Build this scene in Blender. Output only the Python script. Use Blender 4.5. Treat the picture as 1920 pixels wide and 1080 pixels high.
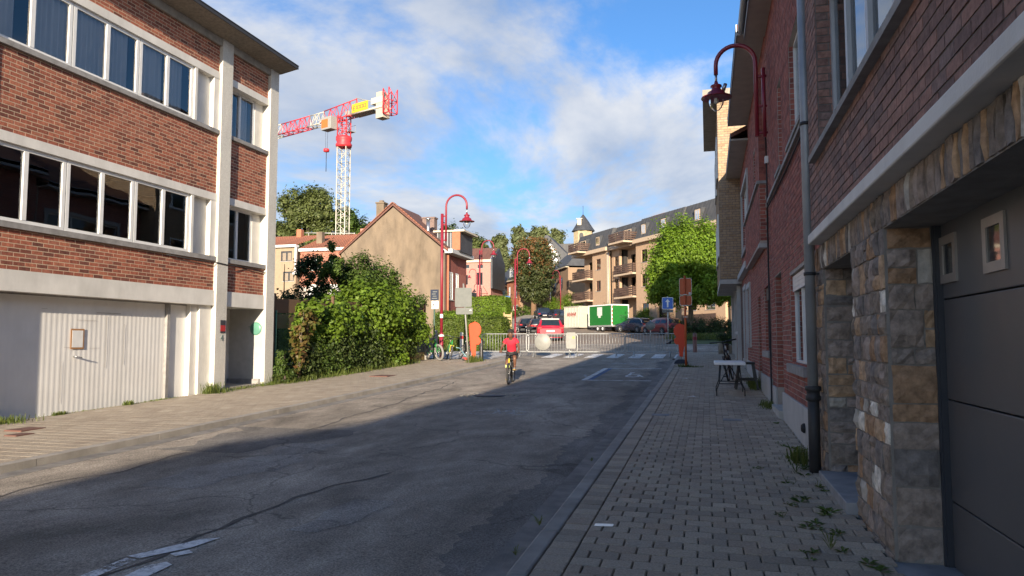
import bpy, bmesh, math, random
import numpy as np
from mathutils import Vector, Matrix
for o in list(bpy.data.objects): bpy.data.objects.remove(o)
S = bpy.context.scene; COL = S.collection
R = math.radians
rnd = random.Random(7); nr = np.random.default_rng(7)

# ------------------------------------------------------------------ camera
cam = bpy.data.cameras.new('camera'); co = bpy.data.objects.new('camera', cam); COL.objects.link(co)
co.location = (0, 0, 1.62); co.rotation_euler = (R(90 + 4.103), 0, R(14.856))
cam.sensor_width = 36; cam.lens = 25.875; cam.clip_end = 3000; cam.clip_start = .05
S.camera = co
# ------------------------------------------------------------------ sky + sun
SUN_AZ, SUN_EL = 11.5, 13.3          # shadows run 11.5 degrees left of the street axis
w = bpy.data.worlds.new('World'); S.world = w; w.use_nodes = True
nt = w.node_tree; nt.nodes.clear(); N = nt.nodes.new; LK = nt.links.new
def wmath(op, a=None, b=None, c=None):
    n = N('ShaderNodeMath'); n.operation = op
    for i, v in enumerate((a, b, c)):
        if v is None: continue
        if isinstance(v, (int, float)): n.inputs[i].default_value = v
        else: LK(v, n.inputs[i])
    return n.outputs[0]
sky = N('ShaderNodeTexSky'); sky.sky_type = 'NISHITA'; sky.sun_disc = False
sky.sun_elevation = R(SUN_EL); sky.sun_rotation = R(180 - SUN_AZ)
sky.air_density = 1.0; sky.dust_density = .7; sky.ozone_density = 2.2; sky.altitude = 0
bg1 = N('ShaderNodeBackground'); bg1.inputs[1].default_value = .072
tint = N('ShaderNodeMixRGB'); tint.blend_type = 'MULTIPLY'; tint.inputs[0].default_value = 1; tint.inputs[2].default_value = (.50, .78, 1.08, 1)
LK(sky.outputs[0], tint.inputs[1])
tc = N('ShaderNodeTexCoord'); sep = N('ShaderNodeSeparateXYZ'); LK(tc.outputs['Generated'], sep.inputs[0])
hz = N('ShaderNodeMapRange'); LK(sep.outputs[2], hz.inputs[0]); hz.inputs[1].default_value = .0; hz.inputs[2].default_value = .30; hz.inputs[3].default_value = .75; hz.inputs[4].default_value = 0
# haze and clouds are brighter and warmer towards the low sun (forward scattering)
dt = N('ShaderNodeVectorMath'); dt.operation = 'DOT_PRODUCT'; LK(tc.outputs['Generated'], dt.inputs[0])
dt.inputs[1].default_value = (math.sin(R(SUN_AZ)) * math.cos(R(SUN_EL)), -math.cos(R(SUN_AZ)) * math.cos(R(SUN_EL)), math.sin(R(SUN_EL)))
fs = wmath('POWER', wmath('MAXIMUM', wmath('MULTIPLY_ADD', dt.outputs['Value'], .5, .5), 0.0), 2.2)
hcol = N('ShaderNodeMixRGB'); LK(fs, hcol.inputs[0]); hcol.inputs[1].default_value = (1.75, 2.95, 4.6, 1); hcol.inputs[2].default_value = (11.0, 10.0, 8.6, 1)
hmix = N('ShaderNodeMixRGB'); LK(hz.outputs[0], hmix.inputs[0]); LK(tint.outputs[0], hmix.inputs[1]); LK(hcol.outputs[0], hmix.inputs[2])      # haze low in the sky
LK(hmix.outputs[0], bg1.inputs[0])
zc = wmath('ADD', wmath('MAXIMUM', sep.outputs[2], 0.0), .16)
cx = wmath('DIVIDE', sep.outputs[0], zc); cy = wmath('DIVIDE', sep.outputs[1], zc)
comb = N('ShaderNodeCombineXYZ'); LK(cx, comb.inputs[0]); LK(cy, comb.inputs[1]); comb.inputs[2].default_value = 3.3
def cloud_noise(vec, scale, detail, rough, off):
    mp = N('ShaderNodeMapping'); LK(vec, mp.inputs[0]); mp.inputs['Location'].default_value = off
    mp.inputs['Rotation'].default_value = (0, 0, R(20)); mp.inputs['Scale'].default_value = (1, .75, 1)
    n = N('ShaderNodeTexNoise'); n.inputs['Scale'].default_value = scale; n.inputs['Detail'].default_value = detail
    n.inputs['Roughness'].default_value = rough; n.inputs['Distortion'].default_value = .25
    LK(mp.outputs[0], n.inputs['Vector']); return n.outputs[0]
OFF = (18.9, 5.3, 0)
DX, DY = .035, -.17                                   # a step towards the sun, for the lit side of the clouds
n1 = cloud_noise(comb.outputs[0], .95, 11, .60, OFF)
n0 = cloud_noise(comb.outputs[0], .30, 2, .5, (OFF[0] * 1.7 + 4.1, OFF[1] * .7 + 2.2, 0))
nl = cloud_noise(comb.outputs[0], .95, 6, .56, (OFF[0] + DX, OFF[1] + DY, 0))
dens = wmath('ADD', n1, wmath('MULTIPLY', wmath('SUBTRACT', n0, .5), .75))
mr = N('ShaderNodeMapRange'); mr.interpolation_type = 'SMOOTHSTEP'; LK(dens, mr.inputs[0])
mr.inputs[1].default_value = .445; mr.inputs[2].default_value = .60; mr.inputs[3].default_value = 0; mr.inputs[4].default_value = .93
thick = N('ShaderNodeMapRange'); LK(dens, thick.inputs[0]); thick.inputs[1].default_value = .50; thick.inputs[2].default_value = .78; thick.inputs[3].default_value = .0; thick.inputs[4].default_value = .55
litv = wmath('SUBTRACT', wmath('MULTIPLY_ADD', wmath('SUBTRACT', n1, nl), 4.2, .62), thick.outputs[0])
lit = N('ShaderNodeMapRange'); LK(litv, lit.inputs[0]); lit.inputs[1].default_value = 0; lit.inputs[2].default_value = 1
mixc = N('ShaderNodeMixRGB'); LK(lit.outputs[0], mixc.inputs[0])
mixc.inputs[1].default_value = (.130, .162, .222, 1); mixc.inputs[2].default_value = (.31, .31, .312, 1)
gl_ = N('ShaderNodeMixRGB'); LK(fs, gl_.inputs[0]); gl_.inputs[1].default_value = (1, 1, 1, 1); gl_.inputs[2].default_value = (2.7, 2.45, 2.1, 1)
mlt = N('ShaderNodeMixRGB'); mlt.blend_type = 'MULTIPLY'; mlt.inputs[0].default_value = 1; LK(mixc.outputs[0], mlt.inputs[1]); LK(gl_.outputs[0], mlt.inputs[2])
bg2 = N('ShaderNodeBackground'); LK(mlt.outputs[0], bg2.inputs[0]); bg2.inputs[1].default_value = 1.0
mxs = N('ShaderNodeMixShader'); LK(mr.outputs[0], mxs.inputs[0]); LK(bg1.outputs[0], mxs.inputs[1]); LK(bg2.outputs[0], mxs.inputs[2])
wo = N('ShaderNodeOutputWorld'); LK(mxs.outputs[0], wo.inputs[0])

sl = bpy.data.lights.new('sun', 'SUN'); sl.energy = 3.7; sl.angle = R(.53); sl.color = (1, .85, .66)
so = bpy.data.objects.new('sun', sl); COL.objects.link(so)
sd = Vector((-math.sin(R(SUN_AZ)) * math.cos(R(SUN_EL)), math.cos(R(SUN_AZ)) * math.cos(R(SUN_EL)), -math.sin(R(SUN_EL))))
so.rotation_euler = sd.to_track_quat('-Z', 'Y').to_euler(); so.location = (20, -60, 30)
S.view_settings.view_transform = 'Standard'; S.view_settings.look = 'None'
S.view_settings.exposure = 1.55; S.view_settings.gamma = 1.0
S.render.engine = 'CYCLES'; S.cycles.max_bounces = 6; S.cycles.transparent_max_bounces = 10
S.render.resolution_x = 1024; S.render.resolution_y = 576

# ------------------------------------------------------------------ helpers
PROF = [(-90, -1.8), (0, 0), (10, .227), (20, .508), (34, 1.0), (49, 1.66), (62, 2.0), (75, 2.42), (82, 3.0), (90, 3.9), (100, 4.9), (120, 7), (160, 11), (260, 17), (700, 24)]
_ys = np.arange(-95, 705); _z = np.interp(_ys, [a for a, b in PROF], [b for a, b in PROF])
_k = np.exp(-.5 * (np.arange(-9, 10) / 3.) ** 2); _k /= _k.sum(); _zs = np.convolve(np.pad(_z, 9, 'edge'), _k, 'valid')
_zs -= np.interp(0, _ys, _zs)
def gz(y): return float(np.interp(y, _ys, _zs))
def slope(y): return (gz(y + 1) - gz(y - 1)) / 2
PAV = .09                                    # pavement above the carriageway

def put(name, me, parent=None):
    o = bpy.data.objects.new(name, me); COL.objects.link(o)
    if parent is not None:
        o.parent = parent
        if parent.get('_w'): o.matrix_parent_inverse = INV[parent.name]
    return o
INV = {}
def tag(o, label=None, cat=None, group=None, kind=None):
    if label: o['label'] = label
    if cat: o['category'] = cat
    if group: o['group'] = group
    if kind: o['kind'] = kind
    return o
def thing(name, label, cat, loc=(0, 0, 0), rz=0, group=None, world=True):
    """an Empty at the thing's base; world=True: its parts are given in world coordinates"""
    o = bpy.data.objects.new(name, None); COL.objects.link(o); o.empty_display_size = .2
    o.location = loc; o.rotation_euler = (0, 0, rz)
    tag(o, label, cat, group)
    if world:
        o['_w'] = 1; INV[o.name] = (Matrix.Translation(Vector(loc)) @ Matrix.Rotation(rz, 4, 'Z')).inverted()
    return o
class Fr:
    def __init__(s, O, U, Nn): s.O = Vector(O); s.U = Vector(U); s.N = Vector(Nn); s.flip = s.U.cross(s.N).z > 0
    def p(s, u, d, z): return s.O + s.U * u + s.N * d + Vector((0, 0, z))
IDF = Fr((0, 0, 0), (1, 0, 0), (0, 1, 0))
def right_frame(x, y0=0): return Fr((x, y0, 0), (0, 1, 0), (-1, 0, 0))      # u = +Y, outward -X
def left_frame(x, y0=0): return Fr((x, y0, 0), (0, 1, 0), (1, 0, 0))        # u = +Y, outward +X
def south_frame(x0, y): return Fr((x0, y, 0), (1, 0, 0), (0, -1, 0))        # u = +X, outward -Y
class MB:
    def __init__(s, fr=None): s.v = []; s.f = []; s.m = []; s.sm = []; s.fr = fr
    def P(s, q): return tuple(s.fr.p(*q)) if s.fr else tuple(q)
    def add(s, vs, fs, mi=0, smooth=False):
        b = len(s.v); s.v += [s.P(q) for q in vs]
        fl = s.fr is not None and s.fr.flip
        for f in fs:
            s.f.append([b + i for i in (reversed(f) if fl else f)]); s.m.append(mi); s.sm.append(smooth)
        return s
    def box(s, a, b, mi=0, skip=()):
        x0, x1 = sorted((a[0], b[0])); y0, y1 = sorted((a[1], b[1])); z0, z1 = sorted((a[2], b[2]))
        vs = [(x0, y0, z0), (x1, y0, z0), (x1, y1, z0), (x0, y1, z0), (x0, y0, z1), (x1, y0, z1), (x1, y1, z1), (x0, y1, z1)]
        fs = {'b': (0, 3, 2, 1), 't': (4, 5, 6, 7), 'y0': (0, 1, 5, 4), 'x1': (1, 2, 6, 5), 'y1': (2, 3, 7, 6), 'x0': (3, 0, 4, 7)}
        return s.add(vs, [f for k, f in fs.items() if k not in skip], mi)
    def quad(s, a, b, c, d, mi=0): return s.add([a, b, c, d], [(0, 1, 2, 3)], mi)
    def prism(s, poly, d0, d1, axis='y', mi=0):
        """poly of (a,b); extruded along axis ('y': a=x,b=z; 'x': a=y,b=z; 'z': a=x,b=y)"""
        n = len(poly)
        def pt(a, b, d): return (a, d, b) if axis == 'y' else ((d, a, b) if axis == 'x' else (a, b, d))
        vs = [pt(a, b, d0) for a, b in poly] + [pt(a, b, d1) for a, b in poly]
        return s.add(vs, [tuple(range(n))[::-1], tuple(range(n, 2 * n))] + [(i, (i + 1) % n, n + (i + 1) % n, n + i) for i in range(n)], mi)
    def tube(s, pts, r, n=8, mi=0, cap=True, closed=False):
        pts = [Vector(p) for p in pts]; m = len(pts); rr = r if hasattr(r, '__len__') else [r] * m
        t0 = (pts[1] - pts[0]).normalized(); a = Vector((0, 0, 1)) if abs(t0.z) < .9 else Vector((1, 0, 0))
        e1 = t0.cross(a).normalized(); vs = []
        for i, p in enumerate(pts):
            if closed: t = (pts[(i + 1) % m] - pts[i - 1]).normalized()
            else: t = (pts[min(i + 1, m - 1)] - pts[max(i - 1, 0)]).normalized()
            e1 = (e1 - t * e1.dot(t)).normalized(); e2 = t.cross(e1)
            vs += [tuple(p + (e1 * math.cos(2 * math.pi * k / n) + e2 * math.sin(2 * math.pi * k / n)) * rr[i]) for k in range(n)]
        fs = []
        for i in range(m if closed else m - 1):
            j = (i + 1) % m
            fs += [(i * n + k, i * n + (k + 1) % n, j * n + (k + 1) % n, j * n + k) for k in range(n)]
        s.add(vs, fs, mi, True)
        if cap and not closed:
            b = len(s.v) - m * n
            s.f += [[b + k for k in range(n)][::-1], [b + (m - 1) * n + k for k in range(n)]]; s.m += [mi, mi]; s.sm += [False, False]
        return s
    def lathe(s, prof, c=(0, 0, 0), n=20, mi=0, axis='z'):
        vs = []
        for r, h in prof:
            for k in range(n):
                a = 2 * math.pi * k / n; x, y = r * math.cos(a), r * math.sin(a)
                vs.append({'z': (c[0] + x, c[1] + y, c[2] + h), 'y': (c[0] + x, c[1] + h, c[2] + y), 'x': (c[0] + h, c[1] + x, c[2] + y)}[axis])
        fs = [(i * n + k, i * n + (k + 1) % n, (i + 1) * n + (k + 1) % n, (i + 1) * n + k) for i in range(len(prof) - 1) for k in range(n)]
        return s.add(vs, fs, mi, True)
    def mesh(s, name, mats):
        me = bpy.data.meshes.new(name); me.from_pydata(s.v, [], s.f)
        for m in (mats if isinstance(mats, (list, tuple)) else [mats]): me.materials.append(m)
        me.polygons.foreach_set('material_index', s.m); me.polygons.foreach_set('use_smooth', s.sm); me.update(); return me
    def build(s, name, mats, parent=None, bevel=0):
        o = put(name, s.mesh(name, mats), parent)
        if bevel:
            b = o.modifiers.new('bevel', 'BEVEL'); b.width = bevel; b.segments = 2; b.limit_method = 'ANGLE'; b.angle_limit = R(35)
        return o

# ------------------------------------------------------------------ materials
M = {}
def shader(name):
    m = bpy.data.materials.new(name); m.use_nodes = True; M[name] = m
    t = m.node_tree; return m, t, t.nodes['Principled BSDF'], t.nodes.new, t.links.new
def mat(name, c1, c2=None, rough=.7, scale=6, detail=5, metal=0, bump=0, bscale=60, isl=0, spec=.5, contrast=(.3, .7), coat=0, stain=0, stretch=(1, 1, 1)):
    """colour between c1 and c2 by noise; isl: share of a random value for each piece"""
    m, t, b, n, l = shader(name)
    b.inputs['Roughness'].default_value = rough; b.inputs['Metallic'].default_value = metal
    b.inputs['Specular IOR Level'].default_value = spec; b.inputs['Coat Weight'].default_value = coat
    tcn = n('ShaderNodeTexCoord'); mp = n('ShaderNodeMapping'); l(tcn.outputs['Object'], mp.inputs[0]); mp.inputs['Scale'].default_value = stretch
    geo = n('ShaderNodeNewGeometry'); l(geo.outputs['Position'], mp.inputs[0])
    if c2 is None: c2 = tuple(x * .82 for x in c1)
    no = n('ShaderNodeTexNoise'); no.inputs['Scale'].default_value = scale; no.inputs['Detail'].default_value = detail; l(mp.outputs[0], no.inputs['Vector'])
    rm = n('ShaderNodeMapRange'); l(no.outputs[0], rm.inputs[0]); rm.inputs[1].default_value = contrast[0]; rm.inputs[2].default_value = contrast[1]
    fac = rm.outputs[0]
    if isl:
        oi = n('ShaderNodeObjectInfo')
        a = n('ShaderNodeMath'); a.operation = 'ADD'; l(geo.outputs['Random Per Island'], a.inputs[0]); l(oi.outputs['Random'], a.inputs[1])
        fr = n('ShaderNodeMath'); fr.operation = 'FRACT'; l(a.outputs[0], fr.inputs[0])
        mx = n('ShaderNodeMix'); mx.inputs[0].default_value = isl; l(fac, mx.inputs[2]); l(fr.outputs[0], mx.inputs[3]); fac = mx.outputs[0]
    cr = n('ShaderNodeMixRGB'); l(fac, cr.inputs[0]); cr.inputs[1].default_value = (*c1, 1); cr.inputs[2].default_value = (*c2, 1)
    out = cr.outputs[0]
    if stain:
        n2 = n('ShaderNodeTexNoise'); n2.inputs['Scale'].default_value = 1.3; n2.inputs['Detail'].default_value = 6; n2.inputs['Roughness'].default_value = .65
        mp2 = n('ShaderNodeMapping'); l(geo.outputs['Position'], mp2.inputs[0]); mp2.inputs['Scale'].default_value = (1, 1, .35); l(mp2.outputs[0], n2.inputs['Vector'])
        r2 = n('ShaderNodeMapRange'); l(n2.outputs[0], r2.inputs[0]); r2.inputs[1].default_value = .45; r2.inputs[2].default_value = .75; r2.inputs[3].default_value = 1; r2.inputs[4].default_value = 1 - stain
        mu = n('ShaderNodeMixRGB'); mu.blend_type = 'MULTIPLY'; mu.inputs[0].default_value = 1; l(out, mu.inputs[1]); l(r2.outputs[0], mu.inputs[2]); out = mu.outputs[0]
    l(out, b.inputs['Base Color'])
    if bump:
        nb = n('ShaderNodeTexNoise'); nb.inputs['Scale'].default_value = bscale; nb.inputs['Detail'].default_value = 6; l(mp.outputs[0], nb.inputs['Vector'])
        bp = n('ShaderNodeBump'); bp.inputs['Strength'].default_value = bump; bp.inputs['Distance'].default_value = .01; l(nb.outputs[0], bp.inputs['Height']); l(bp.outputs[0], b.inputs['Normal'])
    return m
def ramp_mat(name, stops, rough=.85, bump=.5, bscale=40, nscale=9, nshare=.3, const=False):
    """a colour for each piece drawn from a ramp, with grain"""
    m, t, b, n, l = shader(name); b.inputs['Roughness'].default_value = rough; b.inputs['Specular IOR Level'].default_value = .3
    geo = n('ShaderNodeNewGeometry'); oi = n('ShaderNodeObjectInfo')
    a = n('ShaderNodeMath'); a.operation = 'ADD'; l(geo.outputs['Random Per Island'], a.inputs[0]); l(oi.outputs['Random'], a.inputs[1])
    fr = n('ShaderNodeMath'); fr.operation = 'FRACT'; l(a.outputs[0], fr.inputs[0])
    cr = n('ShaderNodeValToRGB'); l(fr.outputs[0], cr.inputs[0])
    if const: cr.color_ramp.interpolation = 'CONSTANT'
    e = cr.color_ramp.elements
    while len(e) < len(stops): e.new(.5)
    for i, (p, c) in enumerate(stops): e[i].position = p; e[i].color = (*c, 1)
    no = n('ShaderNodeTexNoise'); no.inputs['Scale'].default_value = nscale; no.inputs['Detail'].default_value = 7; no.inputs['Roughness'].default_value = .65; l(geo.outputs['Position'], no.inputs['Vector'])
    rm = n('ShaderNodeMapRange'); l(no.outputs[0], rm.inputs[0]); rm.inputs[1].default_value = .3; rm.inputs[2].default_value = .7; rm.inputs[3].default_value = 1 - nshare; rm.inputs[4].default_value = 1 + nshare
    mu = n('ShaderNodeMixRGB'); mu.blend_type = 'MULTIPLY'; mu.inputs[0].default_value = 1; l(cr.outputs[0], mu.inputs[1]); l(rm.outputs[0], mu.inputs[2]); l(mu.outputs[0], b.inputs['Base Color'])
    nb = n('ShaderNodeTexNoise'); nb.inputs['Scale'].default_value = bscale; nb.inputs['Detail'].default_value = 6; l(geo.outputs['Position'], nb.inputs['Vector'])
    bp = n('ShaderNodeBump'); bp.inputs['Strength'].default_value = bump; bp.inputs['Distance'].default_value = .012; l(nb.outputs[0], bp.inputs['Height']); l(bp.outputs[0], b.inputs['Normal'])
    return m
def glass_mat(name, tint=(.8, .85, .85), refl=(.9, .95, 1), ior=1.5, rough=0.0):
    m, t, b, n, l = shader(name); t.nodes.remove(b)
    fr = n('ShaderNodeFresnel'); fr.inputs[0].default_value = ior
    tr = n('ShaderNodeBsdfTransparent'); tr.inputs[0].default_value = (*tint, 1)
    gl = n('ShaderNodeBsdfGlossy'); gl.inputs[0].default_value = (*refl, 1); gl.inputs['Roughness'].default_value = rough
    nb = n('ShaderNodeTexNoise'); nb.inputs['Scale'].default_value = .9; geo = n('ShaderNodeNewGeometry'); l(geo.outputs['Position'], nb.inputs['Vector'])
    bp = n('ShaderNodeBump'); bp.inputs['Strength'].default_value = .06; bp.inputs['Distance'].default_value = .05; l(nb.outputs[0], bp.inputs['Height']); l(bp.outputs[0], gl.inputs['Normal'])
    mx = n('ShaderNodeMixShader'); l(fr.outputs[0], mx.inputs[0]); l(tr.outputs[0], mx.inputs[1]); l(gl.outputs[0], mx.inputs[2])
    l(mx.outputs[0], t.nodes['Material Output'].inputs[0]); return m
def leaf_mat(name, c1, c2, trans=.35, c3=None):
    m, t, b, n, l = shader(name); t.nodes.remove(b)
    geo = n('ShaderNodeNewGeometry'); cr = n('ShaderNodeValToRGB'); l(geo.outputs['Random Per Island'], cr.inputs[0])
    e = cr.color_ramp.elements; e[0].color = (*c1, 1); e[1].color = (*c2, 1)
    if c3: q = e.new(.86); q.color = (*c2, 1); e[-1].color = (*c3, 1)
    no = n('ShaderNodeTexNoise'); no.inputs['Scale'].default_value = 1.1; l(geo.outputs['Position'], no.inputs['Vector'])
    rm = n('ShaderNodeMapRange'); l(no.outputs[0], rm.inputs[0]); rm.inputs[1].default_value = .3; rm.inputs[2].default_value = .7; rm.inputs[3].default_value = .7; rm.inputs[4].default_value = 1.25
    mu = n('ShaderNodeMixRGB'); mu.blend_type = 'MULTIPLY'; mu.inputs[0].default_value = 1; l(cr.outputs[0], mu.inputs[1]); l(rm.outputs[0], mu.inputs[2])
    d = n('ShaderNodeBsdfPrincipled'); d.inputs['Roughness'].default_value = .55; d.inputs['Specular IOR Level'].default_value = .35; l(mu.outputs[0], d.inputs['Base Color'])
    tr = n('ShaderNodeBsdfTranslucent'); hs = n('ShaderNodeHueSaturation'); hs.inputs['Hue'].default_value = .48; hs.inputs['Value'].default_value = 1.5; l(mu.outputs[0], hs.inputs['Color']); l(hs.outputs[0], tr.inputs[0])
    mx = n('ShaderNodeMixShader'); mx.inputs[0].default_value = trans; l(d.outputs[0], mx.inputs[1]); l(tr.outputs[0], mx.inputs[2]); l(mx.outputs[0], t.nodes['Material Output'].inputs[0]); return m

ramp_mat('brick_left', [(0, (0.144, 0.055, 0.041)), (.25, (0.230, 0.078, 0.051)), (.6, (0.345, 0.113, 0.069)), (.85, (0.391, 0.144, 0.086)), (1, (0.276, 0.109, 0.075))], nshare=.35, nscale=14)
mat('mortar_cream', (.60, .48, .33), (.46, .37, .26), rough=.95, scale=5, bump=.4)
ramp_mat('brick_brown', [(0, (0.173, 0.112, 0.099)), (.35, (0.255, 0.147, 0.120)), (.7, (0.338, 0.188, 0.147)), (1, (0.225, 0.158, 0.143))], nshare=.35, nscale=16)
mat('mortar_grey', (.20, .175, .16), (.12, .105, .10), rough=.95, bump=.4)
ramp_mat('brick_red', [(0, (0.209, 0.076, 0.063)), (.4, (0.297, 0.097, 0.076)), (.8, (0.385, 0.132, 0.097)), (1, (0.284, 0.121, 0.101))], nshare=.3, nscale=14)
ramp_mat('brick_orange', [(0, (.26, .09, .06)), (.5, (.33, .115, .07)), (1, (.38, .15, .09))], nshare=.25)
mat('mortar_pale', (.46, .40, .35), (.34, .29, .26), rough=.95, bump=.4)
ramp_mat('brick_tan', [(0, (.30, .20, .12)), (.5, (.40, .28, .17)), (1, (.34, .25, .17))], nshare=.25)
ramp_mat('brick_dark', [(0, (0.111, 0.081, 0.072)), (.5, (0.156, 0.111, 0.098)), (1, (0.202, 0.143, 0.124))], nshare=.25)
ramp_mat('stone_wall', [(0, (0.360, 0.223, 0.131)), (.10, (0.242, 0.196, 0.158)), (.22, (0.291, 0.237, 0.199)), (.32, (0.446, 0.292, 0.174)), (.42, (0.214, 0.186, 0.167)), (.56, (0.341, 0.273, 0.229)), (.66, (0.278, 0.223, 0.176)), (.76, (0.480, 0.326, 0.204)), (.83, (0.307, 0.242, 0.196)), (.955, (0.720, 0.660, 0.564)), (1, (0.930, 0.838, 0.707))], bump=.9, bscale=26, nscale=11, nshare=.5, const=True)
ramp_mat('stone_pale', [(0, (.50, .46, .40)), (1, (.42, .38, .32))], bump=.9, bscale=26, nscale=11, nshare=.25)
mat('stone_mortar', (.30, .27, .235), (.20, .18, .16), rough=.95, bump=.6)
mat('white_paint', (.74, .72, .67), (.64, .62, .57), rough=.65, scale=3, bump=.2, stain=.22)
mat('pebble_render', (.72, .70, .64), (.52, .50, .45), rough=.9, scale=90, detail=3, bump=.8, bscale=120, contrast=(.35, .6), stain=.2)
mat('concrete', (.36, .33, .28), (.25, .23, .20), rough=.9, scale=7, bump=.4, stain=.25)
mat('concrete_pale', (.50, .48, .44), (.38, .365, .335), rough=.9, scale=5, bump=.3, stain=.3)
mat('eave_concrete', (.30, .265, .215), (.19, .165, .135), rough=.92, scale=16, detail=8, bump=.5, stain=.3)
mat('blue_stone', (.30, .305, .315), (.21, .215, .225), rough=.7, scale=7, bump=.3)
mat('sill_grey', (.34, .33, .32), (.24, .23, .22), rough=.8, scale=9, bump=.3, stain=.3)
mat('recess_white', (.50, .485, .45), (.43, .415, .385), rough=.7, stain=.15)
mat('garage_white', (.78, .77, .74), (.72, .71, .68), rough=.45, scale=2, stain=.12)
mat('window_white', (.78, .78, .76), (.70, .70, .68), rough=.4)
mat('window_grey', (.48, .49, .50), (.42, .43, .44), rough=.45)
mat('anthracite', (.10, .10, .103), (.086, .086, .089), rough=.42, scale=1.2, bump=.05, bscale=300)
mat('anthracite_frame', (.035, .04, .05), rough=.45)
mat('frame_steel', (.40, .37, .34), rough=.45, metal=.5)
mat('steel', (.55, .55, .54), rough=.35, metal=.9)
mat('zinc', (.40, .415, .43), (.30, .315, .33), rough=.5, metal=.35, scale=3, stain=.2)
mat('cast_iron', (.035, .035, .037), rough=.6, bump=.3)
mat('black_rubber', (.018, .018, .02), rough=.7)
mat('black_metal', (.02, .02, .022), rough=.45)
mat('dark_wood', (.05, .03, .022), rough=.6, scale=12, stretch=(1, 1, .1))
mat('lamp_red', (.26, .018, .035), (.20, .014, .03), rough=.4, coat=.3)
mat('lamp_red_sun', (.25, .018, .034), (.21, .015, .028), rough=.45)
mat('soffit_pvc', (.42, .385, .34), (.34, .31, .28), rough=.6, scale=4)
mat('plinth_pale', (.50, .49, .47), (.42, .41, .395), rough=.85, scale=3, bump=.2, stain=.25)
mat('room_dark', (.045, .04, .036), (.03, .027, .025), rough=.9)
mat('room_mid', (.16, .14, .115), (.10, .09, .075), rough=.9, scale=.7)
mat('curtain', (.86, .86, .85), (.74, .75, .76), rough=.9, scale=2, stretch=(6, 6, .2))
glass_mat('glass', (.82, .86, .86), ior=1.85)
glass_mat('glass_curtain', (.95, .96, .96), refl=(1, .98, .95), ior=2.0)
glass_mat('glass_clear', (.95, .96, .96), ior=1.3)
mat('dark_glass', (.02, .024, .028), rough=.05, spec=.8)
mat('tile_orange', (.33, .12, .065), (.20, .085, .055), rough=.85, scale=3, isl=.5, bump=.3)
mat('tile_brown', (.17, .075, .055), (.11, .055, .045), rough=.85, scale=3, isl=.5, bump=.3)
mat('slate', (.065, .068, .075), (.042, .044, .05), rough=.6, scale=2, bump=.2, stain=.3)
mat('slate_worn', (.085, .084, .084), (.05, .052, .056), rough=.65, scale=1.2, stretch=(3, 3, .15), contrast=(.35, .65))
mat('asphalt_far', (.27, .205, .15), (.20, .155, .118), rough=.95, scale=3, bump=.5, bscale=40, stain=.2)
mat('earth', (.10, .08, .055), (.06, .05, .035), rough=1, scale=4, bump=.8)
mat('grass_ground', (.075, .105, .03), (.05, .075, .022), rough=1, scale=5, bump=.8)
mat('paint_white', (.82, .81, .78), (.50, .49, .47), rough=.8, scale=22, detail=7, contrast=(.42, .72))
mat('paint_faded', (.58, .58, .57), (.24, .235, .23), rough=.85, scale=26, detail=7, contrast=(.40, .65))
mat('paint_blue', (.07, .15, .30), (.06, .10, .18), rough=.8, scale=22, contrast=(.4, .7))
def worn(name, lo, hi, scale=30):
    m = M[name]; t = m.node_tree; b = t.nodes['Principled BSDF']; n = t.nodes.new; l = t.links.new
    geo = n('ShaderNodeNewGeometry'); a = n('ShaderNodeTexNoise'); a.inputs['Scale'].default_value = scale; a.inputs['Detail'].default_value = 9; a.inputs['Roughness'].default_value = .75; l(geo.outputs['Position'], a.inputs['Vector'])
    c = n('ShaderNodeTexNoise'); c.inputs['Scale'].default_value = 3.5; c.inputs['Detail'].default_value = 4; l(geo.outputs['Position'], c.inputs['Vector'])
    s_ = n('ShaderNodeMath'); s_.operation = 'MULTIPLY_ADD'; l(c.outputs[0], s_.inputs[0]); s_.inputs[1].default_value = .7; l(a.outputs[0], s_.inputs[2])
    r_ = n('ShaderNodeMapRange'); l(s_.outputs[0], r_.inputs[0]); r_.inputs[1].default_value = lo; r_.inputs[2].default_value = hi; l(r_.outputs[0], b.inputs['Alpha'])
worn('paint_white', .70, .82); worn('paint_faded', .74, .90); worn('paint_blue', .68, .80)
ramp_mat('paver', [(0, (0.318, 0.270, 0.212)), (.3, (0.407, 0.344, 0.273)), (.6, (0.472, 0.400, 0.308)), (.85, (0.384, 0.309, 0.237)), (1, (0.526, 0.450, 0.353))], bump=1.0, bscale=130, nscale=70, nshare=.28)
ramp_mat('paver_warm', [(0, (0.312, 0.260, 0.202)), (.4, (0.390, 0.332, 0.260)), (.8, (0.351, 0.293, 0.227)), (1, (0.429, 0.370, 0.293))], bump=.8, bscale=130, nscale=50, nshare=.25)
mat('joint', (.085, .08, .065), (.06, .068, .042), rough=1, scale=3, bump=.5)
mat('kerb', (.38, .35, .31), (.27, .25, .22), rough=.92, scale=4, detail=9, bump=.5, stain=.3)
mat('gutter', (.27, .25, .225), (.16, .15, .14), rough=.95, scale=5, detail=9, bump=.7, stain=.4)
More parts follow.
